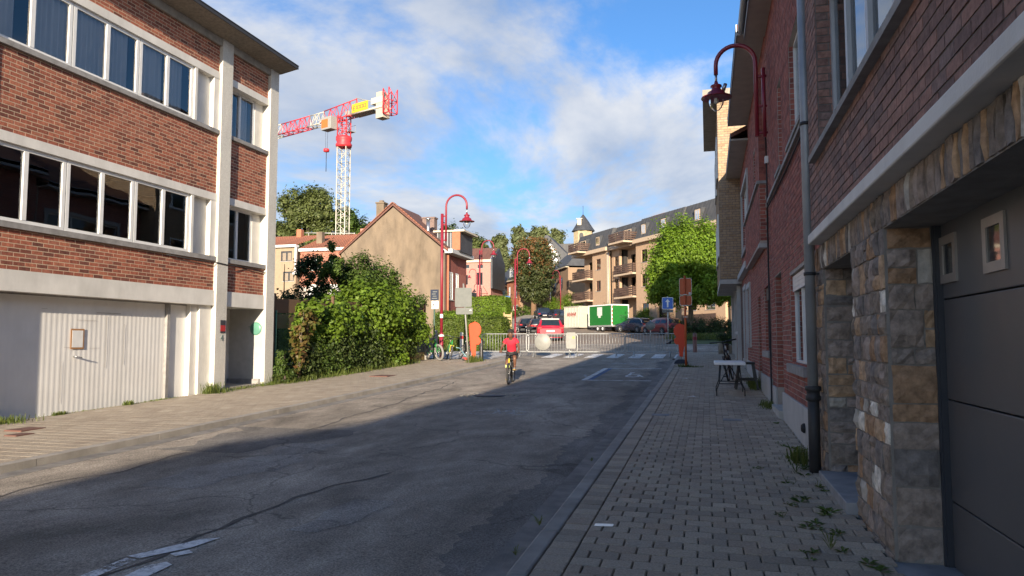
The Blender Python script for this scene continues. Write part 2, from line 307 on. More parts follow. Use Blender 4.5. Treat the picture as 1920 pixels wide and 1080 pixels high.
# ------------------------------------------------------------------ asphalt of the street
def make_asphalt():
    m, t, b, n, l = shader('asphalt'); b.inputs['Roughness'].default_value = .88; b.inputs['Specular IOR Level'].default_value = .35
    geo = n('ShaderNodeNewGeometry')
    def noise(scale, det, stretch=(1, 1, 1), rough=.6, dist=0):
        mp = n('ShaderNodeMapping'); l(geo.outputs['Position'], mp.inputs[0]); mp.inputs['Scale'].default_value = stretch
        q = n('ShaderNodeTexNoise'); q.inputs['Scale'].default_value = scale; q.inputs['Detail'].default_value = det; q.inputs['Roughness'].default_value = rough; q.inputs['Distortion'].default_value = dist
        l(mp.outputs[0], q.inputs['Vector']); return q.outputs[0]
    def rng(x, a, b_, c, d):
        r = n('ShaderNodeMapRange'); l(x, r.inputs[0])
        for i, v in enumerate((a, b_, c, d)): r.inputs[i + 1].default_value = v
        return r.outputs[0]
    def mul(a, b_):
        q = n('ShaderNodeMath'); q.operation = 'MULTIPLY'; l(a, q.inputs[0]); l(b_, q.inputs[1]); return q.outputs[0]
    big = rng(noise(.55, 8, (1, .45, 1), .68, .6), .34, .68, .58, 1.42)        # worn and patched areas along the lane
    mid = rng(noise(2.2, 7, (1, .5, 1), .7), .35, .68, .72, 1.22)
    grit = rng(noise(60, 4, rough=.75), .34, .66, .42, 1.62)
    vo = n('ShaderNodeTexVoronoi'); vo.feature = 'DISTANCE_TO_EDGE'; vo.inputs['Scale'].default_value = .42
    wv = n('ShaderNodeMixRGB'); wv.inputs[0].default_value = .12; l(geo.outputs['Position'], wv.inputs[1])
    wn = n('ShaderNodeTexNoise'); wn.inputs['Scale'].default_value = 1.6; wn.inputs['Detail'].default_value = 8; l(geo.outputs['Position'], wn.inputs['Vector']); 
    vm = n('ShaderNodeVectorMath'); vm.operation = 'MULTIPLY_ADD'; l(wn.outputs['Color'], vm.inputs[0]); vm.inputs[1].default_value = (.9, .9, 0); l(geo.outputs['Position'], vm.inputs[2]); l(vm.outputs[0], vo.inputs['Vector'])
    crack = rng(vo.outputs['Distance'], .001, .010, .55, 1)
    crack2 = n('ShaderNodeMath'); crack2.operation = 'MAXIMUM'; l(crack, crack2.inputs[0]); l(rng(noise(.5, 3), .44, .56, 0, 1), crack2.inputs[1])
    f = mul(mul(mul(big, mid), grit), crack2.outputs[0])
    sc = n('ShaderNodeMixRGB'); sc.blend_type = 'MULTIPLY'; sc.inputs[0].default_value = 1; sc.inputs[1].default_value = (.30, .26, .212, 1); l(f, sc.inputs[2])
    l(sc.outputs[0], b.inputs['Base Color'])
    bp = n('ShaderNodeBump'); bp.inputs['Strength'].default_value = .9; bp.inputs['Distance'].default_value = .012
    l(mul(noise(70, 4), crack2.outputs[0]), bp.inputs['Height']); l(bp.outputs[0], b.inputs['Normal'])
    return m
make_asphalt()

# ------------------------------------------------------------------ ground sheets (all follow gz)
def yrows(y0, y1, step=1):
    ys = [y0] + [float(y) for y in range(math.floor(y0) + 1, math.ceil(y1), step) if y0 < y < y1] + [y1]
    return ys
def strip(name, xl, xr, y0, y1, dz, material, parent=None, nx=1, kind='structure', step=1, extra=()):
    """a sheet between two edges given as numbers or functions of y"""
    L_ = xl if callable(xl) else (lambda y: xl); R_ = xr if callable(xr) else (lambda y: xr)
    b = MB(); ys = sorted(set(yrows(y0, y1, step) + list(extra))); vs = []
    for y in ys:
        a, c = L_(y), R_(y)
        vs += [(a + (c - a) * k / nx, y, gz(y) + dz) for k in range(nx + 1)]
    q = nx + 1
    b.add(vs, [(i * q + k, i * q + k + 1, (i + 1) * q + k + 1, (i + 1) * q + k) for i in range(len(ys) - 1) for k in range(nx)])
    o = b.build(name, material, parent)
    if parent is None: o['kind'] = kind
    return o
def plint(pts): return lambda y: float(np.interp(y, [p[0] for p in pts], [p[1] for p in pts]))
KR, KL = -1.23, -7.6           # kerb faces, right and left
# wide ground to the horizon
b = MB(); ys = list(range(-90, 130, 2)) + list(range(130, 700, 15)); xs = [-600, -300, -150, -80, -40, -12, 0, 12, 40, 80, 150, 300, 600]
b.add([(x, y, gz(y) - .12) for y in ys for x in xs], [(i * 13 + k, i * 13 + k + 1, (i + 1) * 13 + k + 1, (i + 1) * 13 + k) for i in range(len(ys) - 1) for k in range(12)])
b.build('ground', M['earth'])['kind'] = 'structure'
strip('road', KL + .02, KR - .2, -60, 29.5, 0, M['asphalt'], nx=2)
EDGE_L = plint([(29.5, -8.3), (30.5, -13), (36, -13), (36.6, -9.8), (40, -10.3), (54, -14.0), (62, -16.2), (70, -18.6), (78, -20.8), (90, -22.6), (96, -23.2), (104, -23.4), (125, -25)])
EDGE_R = plint([(29.5, -1.4), (34, -1.35), (34.8, -1.0), (42.6, -1.0), (43.4, -2.4), (52, -2.2), (62, -2.0), (67.5, -2.6), (73, -5.6), (79, -9.0), (86, -13.2), (94, -17.2), (104, -20.5), (125, -26)])
strip('road_junction', lambda y: EDGE_L(y) if y < 42 else EDGE_L(y), EDGE_R, 29.5, 44, 0, M['asphalt'], nx=2, extra=(30.5, 36.6, 34.8, 42.6, 43.4))
strip('road_uphill', EDGE_L, EDGE_R, 44, 124, 0, M['asphalt_far'], nx=2)
strip('side_road', -1.05, 60, 34.8, 42.6, -.003, M['asphalt'])
strip('side_road', -60, -12.9, 29.6, 35.6, -.003, M['asphalt'])
# far pavements and verge
strip('far_pavement', lambda y: EDGE_L(y) - 2.2, lambda y: EDGE_L(y) - .02, 36.8, 124, .06, M['concrete'])
strip('far_pavement', lambda y: EDGE_R(y) + .02, lambda y: EDGE_R(y) + 2.6, 62, 124, .06, M['concrete'])
strip('grass_verge', -2.1, 30, 43.6, 61.9, .008, M['grass_ground'])
strip('far_kerb', -2.35, 30, 42.8, 43.55, .010, M['kerb'])
# kerbs and gutters along the street, in single stones
def kerb_run(name, x0, x1, y0, y1, top, lab, step=1.0, bevel=.018):
    root = thing(name, None, None, (0, 0, 0)); root['kind'] = 'structure'
    y = y0; i = 0
    while y < y1 - .05:
        e = min(y + step, y1); g = .0025
        za, zb = gz(y), gz(e)
        mb = MB(); j = rnd.uniform(-.004, .004)
        mb.add([(x0, y + g, za - .2), (x1, y + g, za - .2), (x1, e - g, zb - .2), (x0, e - g, zb - .2), (x0 + j, y + g, za + top), (x1 + j, y + g, za + top), (x1 + j, e - g, zb + top), (x0 + j, e - g, zb + top)],
               [(0, 3, 2, 1), (4, 5, 6, 7), (0, 1, 5, 4), (1, 2, 6, 5), (2, 3, 7, 6), (3, 0, 4, 7)])
        mb.build(lab, M['kerb'] if lab == 'kerb_stone' else M['gutter'], root, bevel=bevel if e < 20 and x0 > -5 else 0); y = e
    return root
# darker new asphalt along the right gutter, old repair patches and tar seams
def jag(xc, y, a, seed): return xc + a * (math.sin(y * 1.7 + seed) * .5 + math.sin(y * 4.1 + seed * 2) * .3 + math.sin(y * 9.3 + seed * 3) * .2)
sh_ = M['asphalt'].copy(); sh_.name = 'asphalt_dark'; M['asphalt_dark'] = sh_
for nd in sh_.node_tree.nodes:
    if nd.type == 'MIX_RGB' and nd.blend_type == 'MULTIPLY': nd.inputs[1].default_value = (.185, .170, .152, 1)
sh_ = M['asphalt'].copy(); sh_.name = 'asphalt_pale'; M['asphalt_pale'] = sh_
for nd in sh_.node_tree.nodes:
    if nd.type == 'MIX_RGB' and nd.blend_type == 'MULTIPLY': nd.inputs[1].default_value = (.31, .282, .246, 1)
fine = [y_ * .12 for y_ in range(14, 245)]
strip('asphalt_patch', lambda y: jag(-1.78, y, .13, 1.0) + .05 * math.sin(y * 23.7), KR - .236, 1.6, 29.4, .0035, M['asphalt_dark'], nx=1, extra=fine)
strip('asphalt_patch', lambda y: jag(-7.1, y, .35, 5.0) - (.0 if y < 10.2 else (y - 10.2)), lambda y: jag(-5.5, y, .3, 3.0) + .2 * (y - 9), 8.3, 10.45, .0030, M['asphalt_dark'], extra=[8.3 + .2 * k for k in range(11)])
strip('asphalt_patch', lambda y: jag(-3.2, y, .15, 2.0), lambda y: jag(-2.95, y, .2, 4.0), 5.3, 6.4, .0030, M['asphalt_pale'], extra=[5.3 + .1 * k for k in range(11)])
strip('asphalt_patch', lambda y: jag(-5.6, y, .25, 6.0), lambda y: jag(-4.9, y, .25, 7.0), 6.4, 9.2, .0026, M['asphalt_pale'], extra=[6.4 + .15 * k for k in range(18)])
for sd_, pts_, w_ in ((1, [(3.9, -3.9), (4.33, -3.83), (4.76, -3.84), (5.29, -3.77), (5.81, -3.77), (6.31, -3.76), (6.79, -3.68), (7.6, -3.45)], .02), (2, [(5.0, -6.5), (6.35, -6.66), (6.82, -6.44), (8.2, -6.5)], .012), (3, [(10.3, -6.0), (12.9, -6.14), (15.9, -6.38), (19.6, -6.73)], .016)):
    c_ = plint(pts_); strip('tar_seam', lambda y: jag(c_(y), y, .09, sd_) - w_ * (1 + .5 * math.sin(y * 13)), lambda y: jag(c_(y), y, .09, sd_) + w_ * (1 + .5 * math.sin(y * 7 + 1)), pts_[0][0], pts_[-1][0], .0045, mat('tar_%d' % sd_, (.11, .10, .09), (.06, .056, .052), rough=.85), extra=[pts_[0][0] + .12 * k for k in range(int((pts_[-1][0] - pts_[0][0]) / .12))])
kerb_run('kerb', KR, KR + .135, 1.5, 34, PAV, 'kerb_stone')
kerb_run('kerb', KL - .16, KL, 3, 28, PAV, 'kerb_stone')
kerb_run('gutter', KR - .235, KR - .004, 1.5, 30, .006, 'gutter_slab', bevel=0)
kerb_run('gutter', KL + .004, KL + .26, 3, 27, .004, 'gutter_slab', bevel=0)
# pavement beds (dark joints) and pavers
bedR = strip('pavement', KR + .137, 1.16, -30, 34, PAV - .022, M['joint'], nx=2)
bedL = strip('pavement', -11.05, KL - .162, -10, 28, PAV - .022, M['joint'], nx=2)
def pavers(bed, x0, x1, y0, y1, px, py, material, nobj, border=0, e=.006, jit=.0025, tilt=0.006, curve=None, dens=1):
    """concrete pavers in a running bond; the nearest are parts of their own, the rest one joined part"""
    g = .0045; items = []; row = 0; y = y0
    while y < y1:
        xs = []
        if border: xs.append((x0, x0 + border))
        xa = x0 + border; off = -(px * .5 if row % 2 else 0); x = xa + off
        while x < x1:
            a, c = max(x, xa), min(x + px, x1)
            if c - a > .04: xs.append((a, c))
            x += px
        for a, c in xs: items.append((a, c, y, y + py))
        y += py; row += 1
    def slab(mb, a, c, ya, yb, loc=False):
        j = rnd.uniform(-jit, jit); j2 = rnd.uniform(-.6, .6) * jit
        zb0, zb1 = gz(ya) + PAV + j, gz(yb) + PAV + j
        if loc: zb0, zb1 = 0, 0
        vs = []
        for (ins, dz) in ((0, -.03), (0, -e), (e, 0)):
            vs += [(a + g + ins, ya + g + ins, zb0 + dz + j2), (c - g - ins, ya + g + ins, zb0 + dz), (c - g - ins, yb - g - ins, zb1 + dz - j2), (a + g + ins, yb - g - ins, zb1 + dz)]
        fs = [(8, 9, 10, 11)]
        for r_ in (0, 4): fs += [(r_ + k, r_ + (k + 1) % 4, r_ + 4 + (k + 1) % 4, r_ + 4 + k) for k in range(4)]
        mb.add(vs, fs)
    vis = [it for it in items if abs((it[1] - it[0]) - px) < .001 and it[3] > 3.8]
    vis.sort(key=lambda t: t[0] ** 2 + t[2] ** 2)
    pick = set(vis[:nobj])
    mb = MB(); slab(mb, -px / 2, px / 2, -py / 2, py / 2, True); me = mb.mesh('paver', material)
    for it in vis[:nobj]:
        o = bpy.data.objects.new('paver', me); COL.objects.link(o); o.parent = bed
        yc = (it[2] + it[3]) / 2; o.location = ((it[0] + it[1]) / 2, yc, gz(yc) + PAV + rnd.uniform(-jit, jit)); o.rotation_euler = (math.atan(slope(yc)), rnd.uniform(-tilt, tilt), 0)
    mb = MB()
    for it in items:
        if it not in pick: slab(mb, *it)
    o = mb.build('paver_field', material, bed); o['kind'] = 'stuff'
pavers(bedR, KR + .14, 1.14, 1.6, 34, .20, .158, M['paver'], 300, border=.2)
pavers(bedL, -11.03, KL - .165, 4.0, 28, .22, .22, M['paver_warm'], 300, jit=.0004, tilt=.0006, e=.001)

# ------------------------------------------------------------------ painted markings
def mark(name, polys, material, label, cat='road marking', dz=.008, group=None, kind='structure'):
    b = MB()
    for poly in polys:
        # split along y so that the paint follows the street
        b.add([(x, y, gz(y) + dz) for x, y in poly], [tuple(range(len(poly)))])
    o = b.build(name, material)
    if kind == 'structure': o['kind'] = 'structure'; o['label'] = label
    else: tag(o, label, cat, group)
    return o
def rect(x0, x1, y0, y1): return [(x0, y0), (x1, y0), (x1, y1), (x0, y1)]
def ringp(cx, cy, rx, ry, w_, n=18):
    out = []
    for k in range(n):
        a, c = 2 * math.pi * k / n, 2 * math.pi * (k + 1) / n
        out.append([(cx + rx * math.cos(a), cy + ry * math.sin(a)), (cx + rx * math.cos(c), cy + ry * math.sin(c)), (cx + (rx - w_) * math.cos(c), cy + (ry - w_ * ry / rx) * math.sin(c)), (cx + (rx - w_) * math.cos(a), cy + (ry - w_ * ry / rx) * math.sin(a))])
    return out
def seg(x0, y0, x1, y1, w_):
    d = Vector((x1 - x0, y1 - y0)).normalized() * w_ / 2; n_ = Vector((-d.y, d.x))
    return [(x0 + n_.x, y0 + n_.y), (x0 - n_.x, y0 - n_.y), (x1 - n_.x, y1 - n_.y), (x1 + n_.x, y1 + n_.y)]
for k in range(7):
    x = -6.95 + .93 * k
    mark('crossing_stripe', [rect(x, x + .5, 31.0, 32.2), rect(x, x + .5, 32.2, 33.9)], M['paint_white'], 'white stripe of the zebra crossing under the barriers', group=None)
for k in range(6):
    y = 30.1 + .95 * k
    mark('crossing_stripe', [rect(-12.6, -8.9, y, y + .48)], M['paint_white'], 'white stripe of the crossing beside the clipped hedge')
# disabled bay: white frame with a blue inner band, wheelchair symbol
mark('bay_line', [rect(-3.42, -3.27, 20.35, 22.5), rect(-3.42, -3.27, 22.5, 25.1), rect(-3.26, -1.5, 20.33, 20.47), rect(-3.26, -1.5, 24.96, 25.12)], M['paint_white'], 'white outline of the parking bay')
mark('bay_band', [rect(-3.255, -3.12, 20.47, 22.5), rect(-3.255, -3.12, 22.5, 24.98)], M['paint_blue'], 'blue band inside the parking bay outline', dz=.009)
mark('wheelchair_symbol', ringp(-2.16, 22.0, .22, .42, .07) + [seg(-2.3, 22.25, -2.3, 23.0, .08), seg(-2.3, 22.6, -2.0, 22.62, .07), seg(-2.02, 22.45, -1.84, 21.7, .07), rect(-2.36, -2.22, 23.1, 23.35), seg(-2.3, 22.3, -2.02, 22.35, .08)], M['paint_white'], 'white wheelchair symbol in the parking bay')
mark('bicycle_symbol', ringp(-4.0, 13.0, .27, .31, .045) + ringp(-3.42, 13.0, .27, .31, .045) + [seg(-4.0, 13.0, -3.86, 13.5, .05), seg(-3.86, 13.5, -3.58, 13.45, .05), seg(-3.86, 13.5, -3.68, 13.0, .05), seg(-3.68, 13.0, -3.58, 13.5, .05), seg(-3.42, 13.0, -3.58, 13.6, .05), seg(-3.58, 13.6, -3.48, 13.66, .05), seg(-3.92, 13.58, -3.78, 13.58, .06), rect(-3.55, -3.36, 12.85, 13.12)], M['paint_faded'], 'worn white bicycle symbol on the carriageway')
mark('bicycle_symbol', ringp(-3.2, 27.4, .28, .42, .07) + ringp(-2.55, 27.4, .28, .42, .07) + [seg(-3.2, 27.4, -2.8, 28.2, .07), seg(-2.8, 28.2, -2.55, 27.4, .07)], M['paint_faded'], 'faded bicycle symbol near the barriers')
# arrow head of the cycle lane, with the stem cut by a tar seam
mark('lane_arrow', [[(-3.985, 4.44), (-3.865, 4.42), (-3.68, 4.72), (-3.63, 4.99), (-3.75, 4.92)], [(-3.98, 3.6), (-3.86, 3.6), (-3.86, 4.385), (-3.965, 4.41)], [(-3.73, 4.56), (-3.65, 4.52), (-3.585, 4.62), (-3.66, 4.67)], [(-3.68, 3.9), (-3.53, 3.98), (-3.545, 4.36), (-3.625, 4.40), (-3.70, 4.30)]], M['paint_white'], 'white painted arrow cut by a tar seam')
mark('chevron', [seg(-3.95, 22.15, -3.62, 22.25, .06), seg(-3.62, 22.25, -3.45, 21.5, .09)], M['paint_faded'], 'worn white chevron beside the parking bay')
mark('chevron', [seg(-2.9, 24.0 + 3.2, -1.6, 27.25, .08)], M['paint_faded'], 'worn white line before the crossing')
for k in range(9):
    y = 46 + 3.6 * k; x = -4.2 - (y - 46) * .235
    mark('dotted_line', [seg(x, y, x - .45, y + 1.7, .14)], M['paint_faded'], 'short white dash of the parking line')
# manhole rim of small setts
mh = thing('manhole_cover', 'round worn manhole rim set in the asphalt', 'manhole', (-4.9, 15.95, gz(15.95)))
b = MB()
for k in range(26):
    a = 2 * math.pi * k / 26
    for rr in (.48, .60):
        c = Vector((-4.75 + rr * 1.05 * math.cos(a + rr), 15.95 + rr * math.sin(a + rr))); b.box((c.x - .04, c.y - .04, gz(c.y) - .02), (c.x + .04, c.y + .04, gz(c.y) + .009))
b.build('sett_ring', M['concrete'], mh)['kind'] = 'stuff'
b = MB(); b.lathe([(0, .006), (.36, .006), (.36, -.03)], (-4.75, 15.95, gz(15.95)), 24); b.build('lid', M['cast_iron'], mh)
for (x, y, lab) in ((-1.13 + .35, 12.6, 'small grey metal cover in the right pavement'), (.35, 12.2, 'square metal inspection cover near the house plinth')):
    t_ = thing('service_cover', lab, 'cover', (x, y, gz(y) + PAV)); b = MB(); b.box((x - .14, y - .14, gz(y) + PAV - .02), (x + .14, y + .14, gz(y) + PAV + .006)); b.box((x - .1, y - .1, gz(y) + PAV), (x + .1, y + .1, gz(y) + PAV + .010)); b.build('plate', M['blue_stone'], t_)
for (x, y) in ((-9.9, 8.9), (-9.5, 8.45), (-9.15, 19.9)):
    sx = .28 if y > 15 else (.16 if y > 8.6 else .11)
    t_ = thing('service_cover', 'rusty brown cover in the left pavement' + (' before the overgrown fence' if y > 15 else (' before the white garage, the larger one' if y > 8.6 else ' before the white garage, the smaller one')), 'cover', (x, y, gz(y) + PAV)); b = MB(); b.box((x - sx, y - sx * 1.3, gz(y) + PAV - .02), (x + sx, y + sx * 1.3, gz(y) + PAV + .014)); b.build('plate', M['tile_brown'], t_)
# ------------------------------------------------------------------ walls of real bricks
BR = {}
def brick_mesh(sz, material, proud=.004):
    k = (sz, material.name)
    if k not in BR:
        l_, h_ = sz; b = MB(); e = .004; g = .0065
        vs = []
        for ins, d in ((0, -.03), (0, proud * .4), (e * min(1, proud / .004), proud)):
            vs += [(-l_ / 2 + g + ins, d, -h_ / 2 + g + ins), (l_ / 2 - g - ins, d, -h_ / 2 + g + ins), (l_ / 2 - g - ins, d, h_ / 2 - g - ins), (-l_ / 2 + g + ins, d, h_ / 2 - g - ins)]
        fs = [(8, 9, 10, 11)]
        for r_ in (0, 4): fs += [(r_ + q, r_ + (q + 1) % 4, r_ + 4 + (q + 1) % 4, r_ + 4 + q) for q in range(4)]
        b.add(vs, fs); BR[k] = b.mesh('brick', material)
    return BR[k]
class Bricks:
    """collects the bricks of one thing over several wall faces"""
    def __init__(s, parent, material, size=(.22, .073), proud=.004): s.proud = proud; s.parent = parent; s.mat = material; s.size = size; s.items = []
    def face(s, fr, u0, u1, z0, z1, openings=(), vis=True, header=False):
        L_, Hc = s.size
        if header: L_ = L_ / 2
        z = z0; row = 0
        while z < z1 - .02:
            h_ = min(Hc, z1 - z); spans = [(u0, u1)]
            for (a, c, za, zb) in openings:
                ov = min(zb, z + h_) - max(za, z)
                if ov > .4 * h_:
                    new = []
                    for (p, q) in spans:
                        if c <= p or a >= q: new.append((p, q)); continue
                        if a > p: new.append((p, a))
                        if c < q: new.append((c, q))
                    spans = new
            off = (L_ / 2 if row % 2 else 0) + rnd.uniform(-.006, .006)
            for (p, q) in spans:
                u = u0 - off - L_ + L_ * math.floor((p - u0 + off) / L_ + 1)
                u = u0 - off + L_ * math.floor((p - u0 + off) / L_)
                while u < q:
                    a, c = max(u, p), min(u + L_, q)
                    if c - a > .03: s.items.append((fr, a, c, z, z + h_, vis))
                    u += L_
            z += Hc; row += 1
    def done(s, nobj=300, name='brick'):
        L_, Hc = s.size; cp = Vector((0, 0, 1.62)); full = []
        for i, (fr, a, c, za, zb, vis) in enumerate(s.items):
            if vis and abs(c - a - L_) < 1e-4 and abs(zb - za - Hc) < 1e-4:
                p = fr.p((a + c) / 2, 0, (za + zb) / 2); v = p - cp
                # angular size as the photograph sees it
                full.append((-(abs(fr.N.dot(v)) / v.length ** 3), i, p))
        full.sort(key=lambda t: t[0]); pick = {}
        me = brick_mesh(s.size, s.mat, s.proud)
        for _, i, p in full[:nobj]:
            fr = s.items[i][0]; o = bpy.data.objects.new(name, me); COL.objects.link(o); o.parent = s.parent
            if s.parent.get('_w'): o.matrix_parent_inverse = INV[s.parent.name]
            # local x -> U, local y -> N
            U, Nn = fr.U, fr.N
            if fr.flip: U = -U
            o.matrix_basis = Matrix(((U.x, Nn.x, 0, p.x + Nn.x * rnd.uniform(.2, 1.0) * s.proud), (U.y, Nn.y, 0, p.y + Nn.y * rnd.uniform(.2, 1.0) * s.proud), (0, 0, 1, p.z), (0, 0, 0, 1)))
            pick[i] = 1
        b = MB()
        for i, (fr, a, c, za, zb, vis) in enumerate(s.items):
            if i in pick: continue
            b.fr = fr; g = .0065; d = s.proud * rnd.uniform(1, 2)
            b.box((a + g, -.03, za + g), (c - g, d, zb - g), skip=('y0',))
        o = b.build('brickwork', s.mat, s.parent); o['kind'] = 'stuff'
        return o
def wall_panel(fr, u0, u1, z0, z1, openings, material, parent, d0=-.28, d1=0.0, name='wall'):
    us = sorted({u0, u1} | {min(max(v, u0), u1) for o in openings for v in o[:2]}); zs = sorted({z0, z1} | {min(max(v, z0), z1) for o in openings for v in o[2:4]})
    b = MB(fr)
    for i in range(len(us) - 1):
        for j in range(len(zs) - 1):
            cu, cz = (us[i] + us[i + 1]) / 2, (zs[j] + zs[j + 1]) / 2
            if any(o[0] < cu < o[1] and o[2] < cz < o[3] for o in openings): continue
            b.box((us[i], d0, zs[j]), (us[i + 1], d1, zs[j + 1]))
    return b.build(name, material, parent)
def window(fr, a, c, za, zb, parent, depth=-.14, frame='window_white', glass='glass', cols=1, rows=1, fw=.05, room=None, sill=None, sillout=.06, curtain=False, silld=.05, name='window', sh=0):
    """a window part with frame, pane(s), sill, blind or curtain as sub-parts"""
    b = MB(fr); d = depth
    b.box((a, d, za), (c, d + .05, za + fw)); b.box((a, d, zb - fw), (c, d + .05, zb)); b.box((a, d, za + fw), (a + fw, d + .05, zb - fw)); b.box((c - fw, d, za + fw), (c, d + .05, zb - fw))
    for k in range(1, cols): u = a + (c - a) * k / cols; b.box((u - fw * .6, d + .002, za + fw), (u + fw * .6, d + .056, zb - fw))
    for k in range(1, rows): z = za + (zb - za) * k / rows; b.box((a + fw, d + .002, z - fw * .5), (c - fw, d + .048, z + fw * .5))
    wn = b.build(name, M[frame], parent)
    if parent.get('_w'): wn['_w'] = 1; INV[wn.name] = Matrix.Identity(4)
    for k in range(cols):
        p0 = a + (c - a) * k / cols; p1 = a + (c - a) * (k + 1) / cols
        q = MB(fr); q.quad((p0 + .02, d + .02, za + .02), (p1 - .02, d + .02, za + .02), (p1 - .02, d + .02, zb - .02), (p0 + .02, d + .02, zb - .02)); q.build('pane', M[glass], wn)
    if curtain:
        pw = (c - a) / cols
        for q_ in range(cols):                                        # one curtain a pane, drawn to a different width
            u0 = a + pw * q_ + .03; u1 = u0 + (pw - .06) * rnd.choice((1, 1, .92, .8, .66)); n_ = max(10, int((u1 - u0) / .012)); vs = []; ph = rnd.uniform(0, 6); wl = rnd.uniform(48, 66)
            for k in range(n_ + 1):
                u = u0 + (u1 - u0) * k / n_; dd = d - .055 + .036 * math.sin(u * wl + ph + .9 * math.sin(u * 11 + ph)); vs += [(u, dd, za), (u, dd, zb)]
            q = MB(fr); q.add(vs, [(2 * k, 2 * k + 2, 2 * k + 3, 2 * k + 1) for k in range(n_)], 0, True); q.build('curtain', M['curtain'], wn)
    if room:
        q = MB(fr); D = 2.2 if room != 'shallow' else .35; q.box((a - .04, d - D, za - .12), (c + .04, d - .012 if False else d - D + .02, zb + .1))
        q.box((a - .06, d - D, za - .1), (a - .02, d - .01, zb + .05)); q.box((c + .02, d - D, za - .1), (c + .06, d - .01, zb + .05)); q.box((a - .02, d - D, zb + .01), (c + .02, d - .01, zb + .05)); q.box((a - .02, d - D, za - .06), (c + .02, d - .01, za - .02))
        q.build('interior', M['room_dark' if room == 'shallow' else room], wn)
    if sill:
        q = MB(fr); q.box((a - .08, d + .03, za - silld), (c + .08, sillout, za - .002)); q.build('sill', M[sill], wn)
    if sh:
        q = MB(fr); z = zb - .02; nsl = max(2, int(sh / .045))
        for k in range(nsl): q.box((a + fw * .6, d + .055, z - (k + 1) * sh / nsl + .004), (c - fw * .6, d + .075, z - k * sh / nsl))
        q.build('roller_shutter', M[frame], wn)
    return wn

# ================================================================== LEFT BUILDING (white and brick, flat roof)
XL = -11.0; fl = left_frame(XL)
LB = thing('brick_office_house', 'two storey red brick building with white bands over a white garage', 'building', (XL - 3, 12, gz(12)))
Y0, YP0, YP1, YE0, YE1 = -4.0, 14.6, 15.0, 16.58, 16.95
ROOF = 8.85
bands = [(8.75, 14.6), (15.0, 16.58), (2.6, 8.35), (-3.6, 2.2)]
wall_ops = []
br = Bricks(LB, M['brick_left'], proud=.0012)
for (a, c) in bands:
    vis = a > 8
    for (za, zb) in ((2.78, 3.46), (5.03, 6.44), (7.92, ROOF)):
        if not vis and za < 5: pass
        br.face(fl, a, c, za, zb, vis=vis)
    wall_panel(fl, a, c, 2.78, 3.46, [], M['mortar_cream'], LB, d0=-.2, d1=0); wall_panel(fl, a, c, 5.03, 6.44, [], M['mortar_cream'], LB, d0=-.2); wall_panel(fl, a, c, 7.92, ROOF, [], M['mortar_cream'], LB, d0=-.2)
br.done(300)
# pilasters of pebble-dash, end pillar
for (a, c) in ((14.6, 15.0), (16.58, 16.95), (8.35, 8.75), (2.2, 2.6), (-4, -3.6)):
    b = MB(fl); b.box((a, -.45, gz(a) - .3), (c, .085, ROOF - .12)); b.build('pilaster', M['pebble_render'], LB, bevel=.006)
# white lintel bands, sills, beam
for (a, c) in bands:
    for (za, zb, dd, nm, mt) in ((4.86, 5.03, .03, 'lintel_band', 'white_paint'), (7.75, 7.92, .03, 'lintel_band', 'white_paint'), (3.46, 3.56, .06, 'window_sill', 'sill_grey'), (6.44, 6.53, .06, 'window_sill', 'sill_grey')):
        b = MB(fl); b.box((a + .003, -.2, za), (c - .003, dd, zb)); b.build(nm, M[mt], LB)
    b = MB(fl); b.box((a + .003, -.3, 2.43), (c - .003, .035, 2.78)); b.build('beam', M['white_paint'], LB)
# windows: three pairs, then a white panel beside the pilaster
def ribbon(a0, za, zb, glass, room, curt, n=6, pitch=.81, end=None):
    for k in range(0, n, 2):
        a = a0 + k * pitch; c = a + 2 * pitch
        window(fl, a + .01, c - .01, za, zb, LB, depth=-.07, cols=2, glass=glass, room=room, curtain=curt, fw=.07)
for (za, zb, gl, rm, cu) in ((6.53, 7.75, 'glass_curtain', 'room_mid', True), (3.56, 4.86, 'glass', 'room_mid', False)):
    ribbon(8.88, za, zb, gl, rm, cu)
    b = MB(fl); b.box((13.75, -.2, za), (13.83, .02, zb)); b.box((14.40, -.2, za), (14.597, .02, zb)); b.box((13.83, -.2, za), (14.40, -.10, zb)); b.build('panel', M['white_paint'], LB)
    b = MB(fl); b.box((8.753, -.2, za), (8.88, -.05, zb)); b.build('panel', M['white_paint'], LB)
    window(fl, 15.02, 16.22, za, zb, LB, depth=-.20, cols=2, glass=gl, room=rm, curtain=cu, fw=.06)
    b = MB(fl); b.box((16.23, -.35, za), (16.577, -.14, zb)); b.build('panel', M['white_paint'], LB)
    for a0 in (2.7, -3.5): ribbon(a0, za, zb, gl, rm, cu)
# rear body, floors and roof
b = MB(fl); b.box((Y0, -8.5, gz(12) - .6), (YE1 - .002, -2.6, ROOF - .15)); b.build('rear_wall', M['concrete_pale'], LB)
b = MB(fl); b.box((16.62, -2.6, 2.3), (16.9, -.46, ROOF - .15)); b.box((16.62, -2.6, gz(16)-.3), (16.9, -1.2, 2.3)); b.build('end_wall', M['white_paint'], LB)
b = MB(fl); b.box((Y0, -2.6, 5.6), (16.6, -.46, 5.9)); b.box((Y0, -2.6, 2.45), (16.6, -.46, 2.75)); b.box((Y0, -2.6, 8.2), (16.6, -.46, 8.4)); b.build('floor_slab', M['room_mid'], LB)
b = MB(fl); b.prism([(-9, ROOF + .12), (.58, ROOF + .05), (.58, ROOF - .03), (.10, ROOF - .12), (-9, ROOF - .12)], Y0 - .2, 17.02, axis='x'); b.build('roof_slab', M['eave_concrete'], LB)
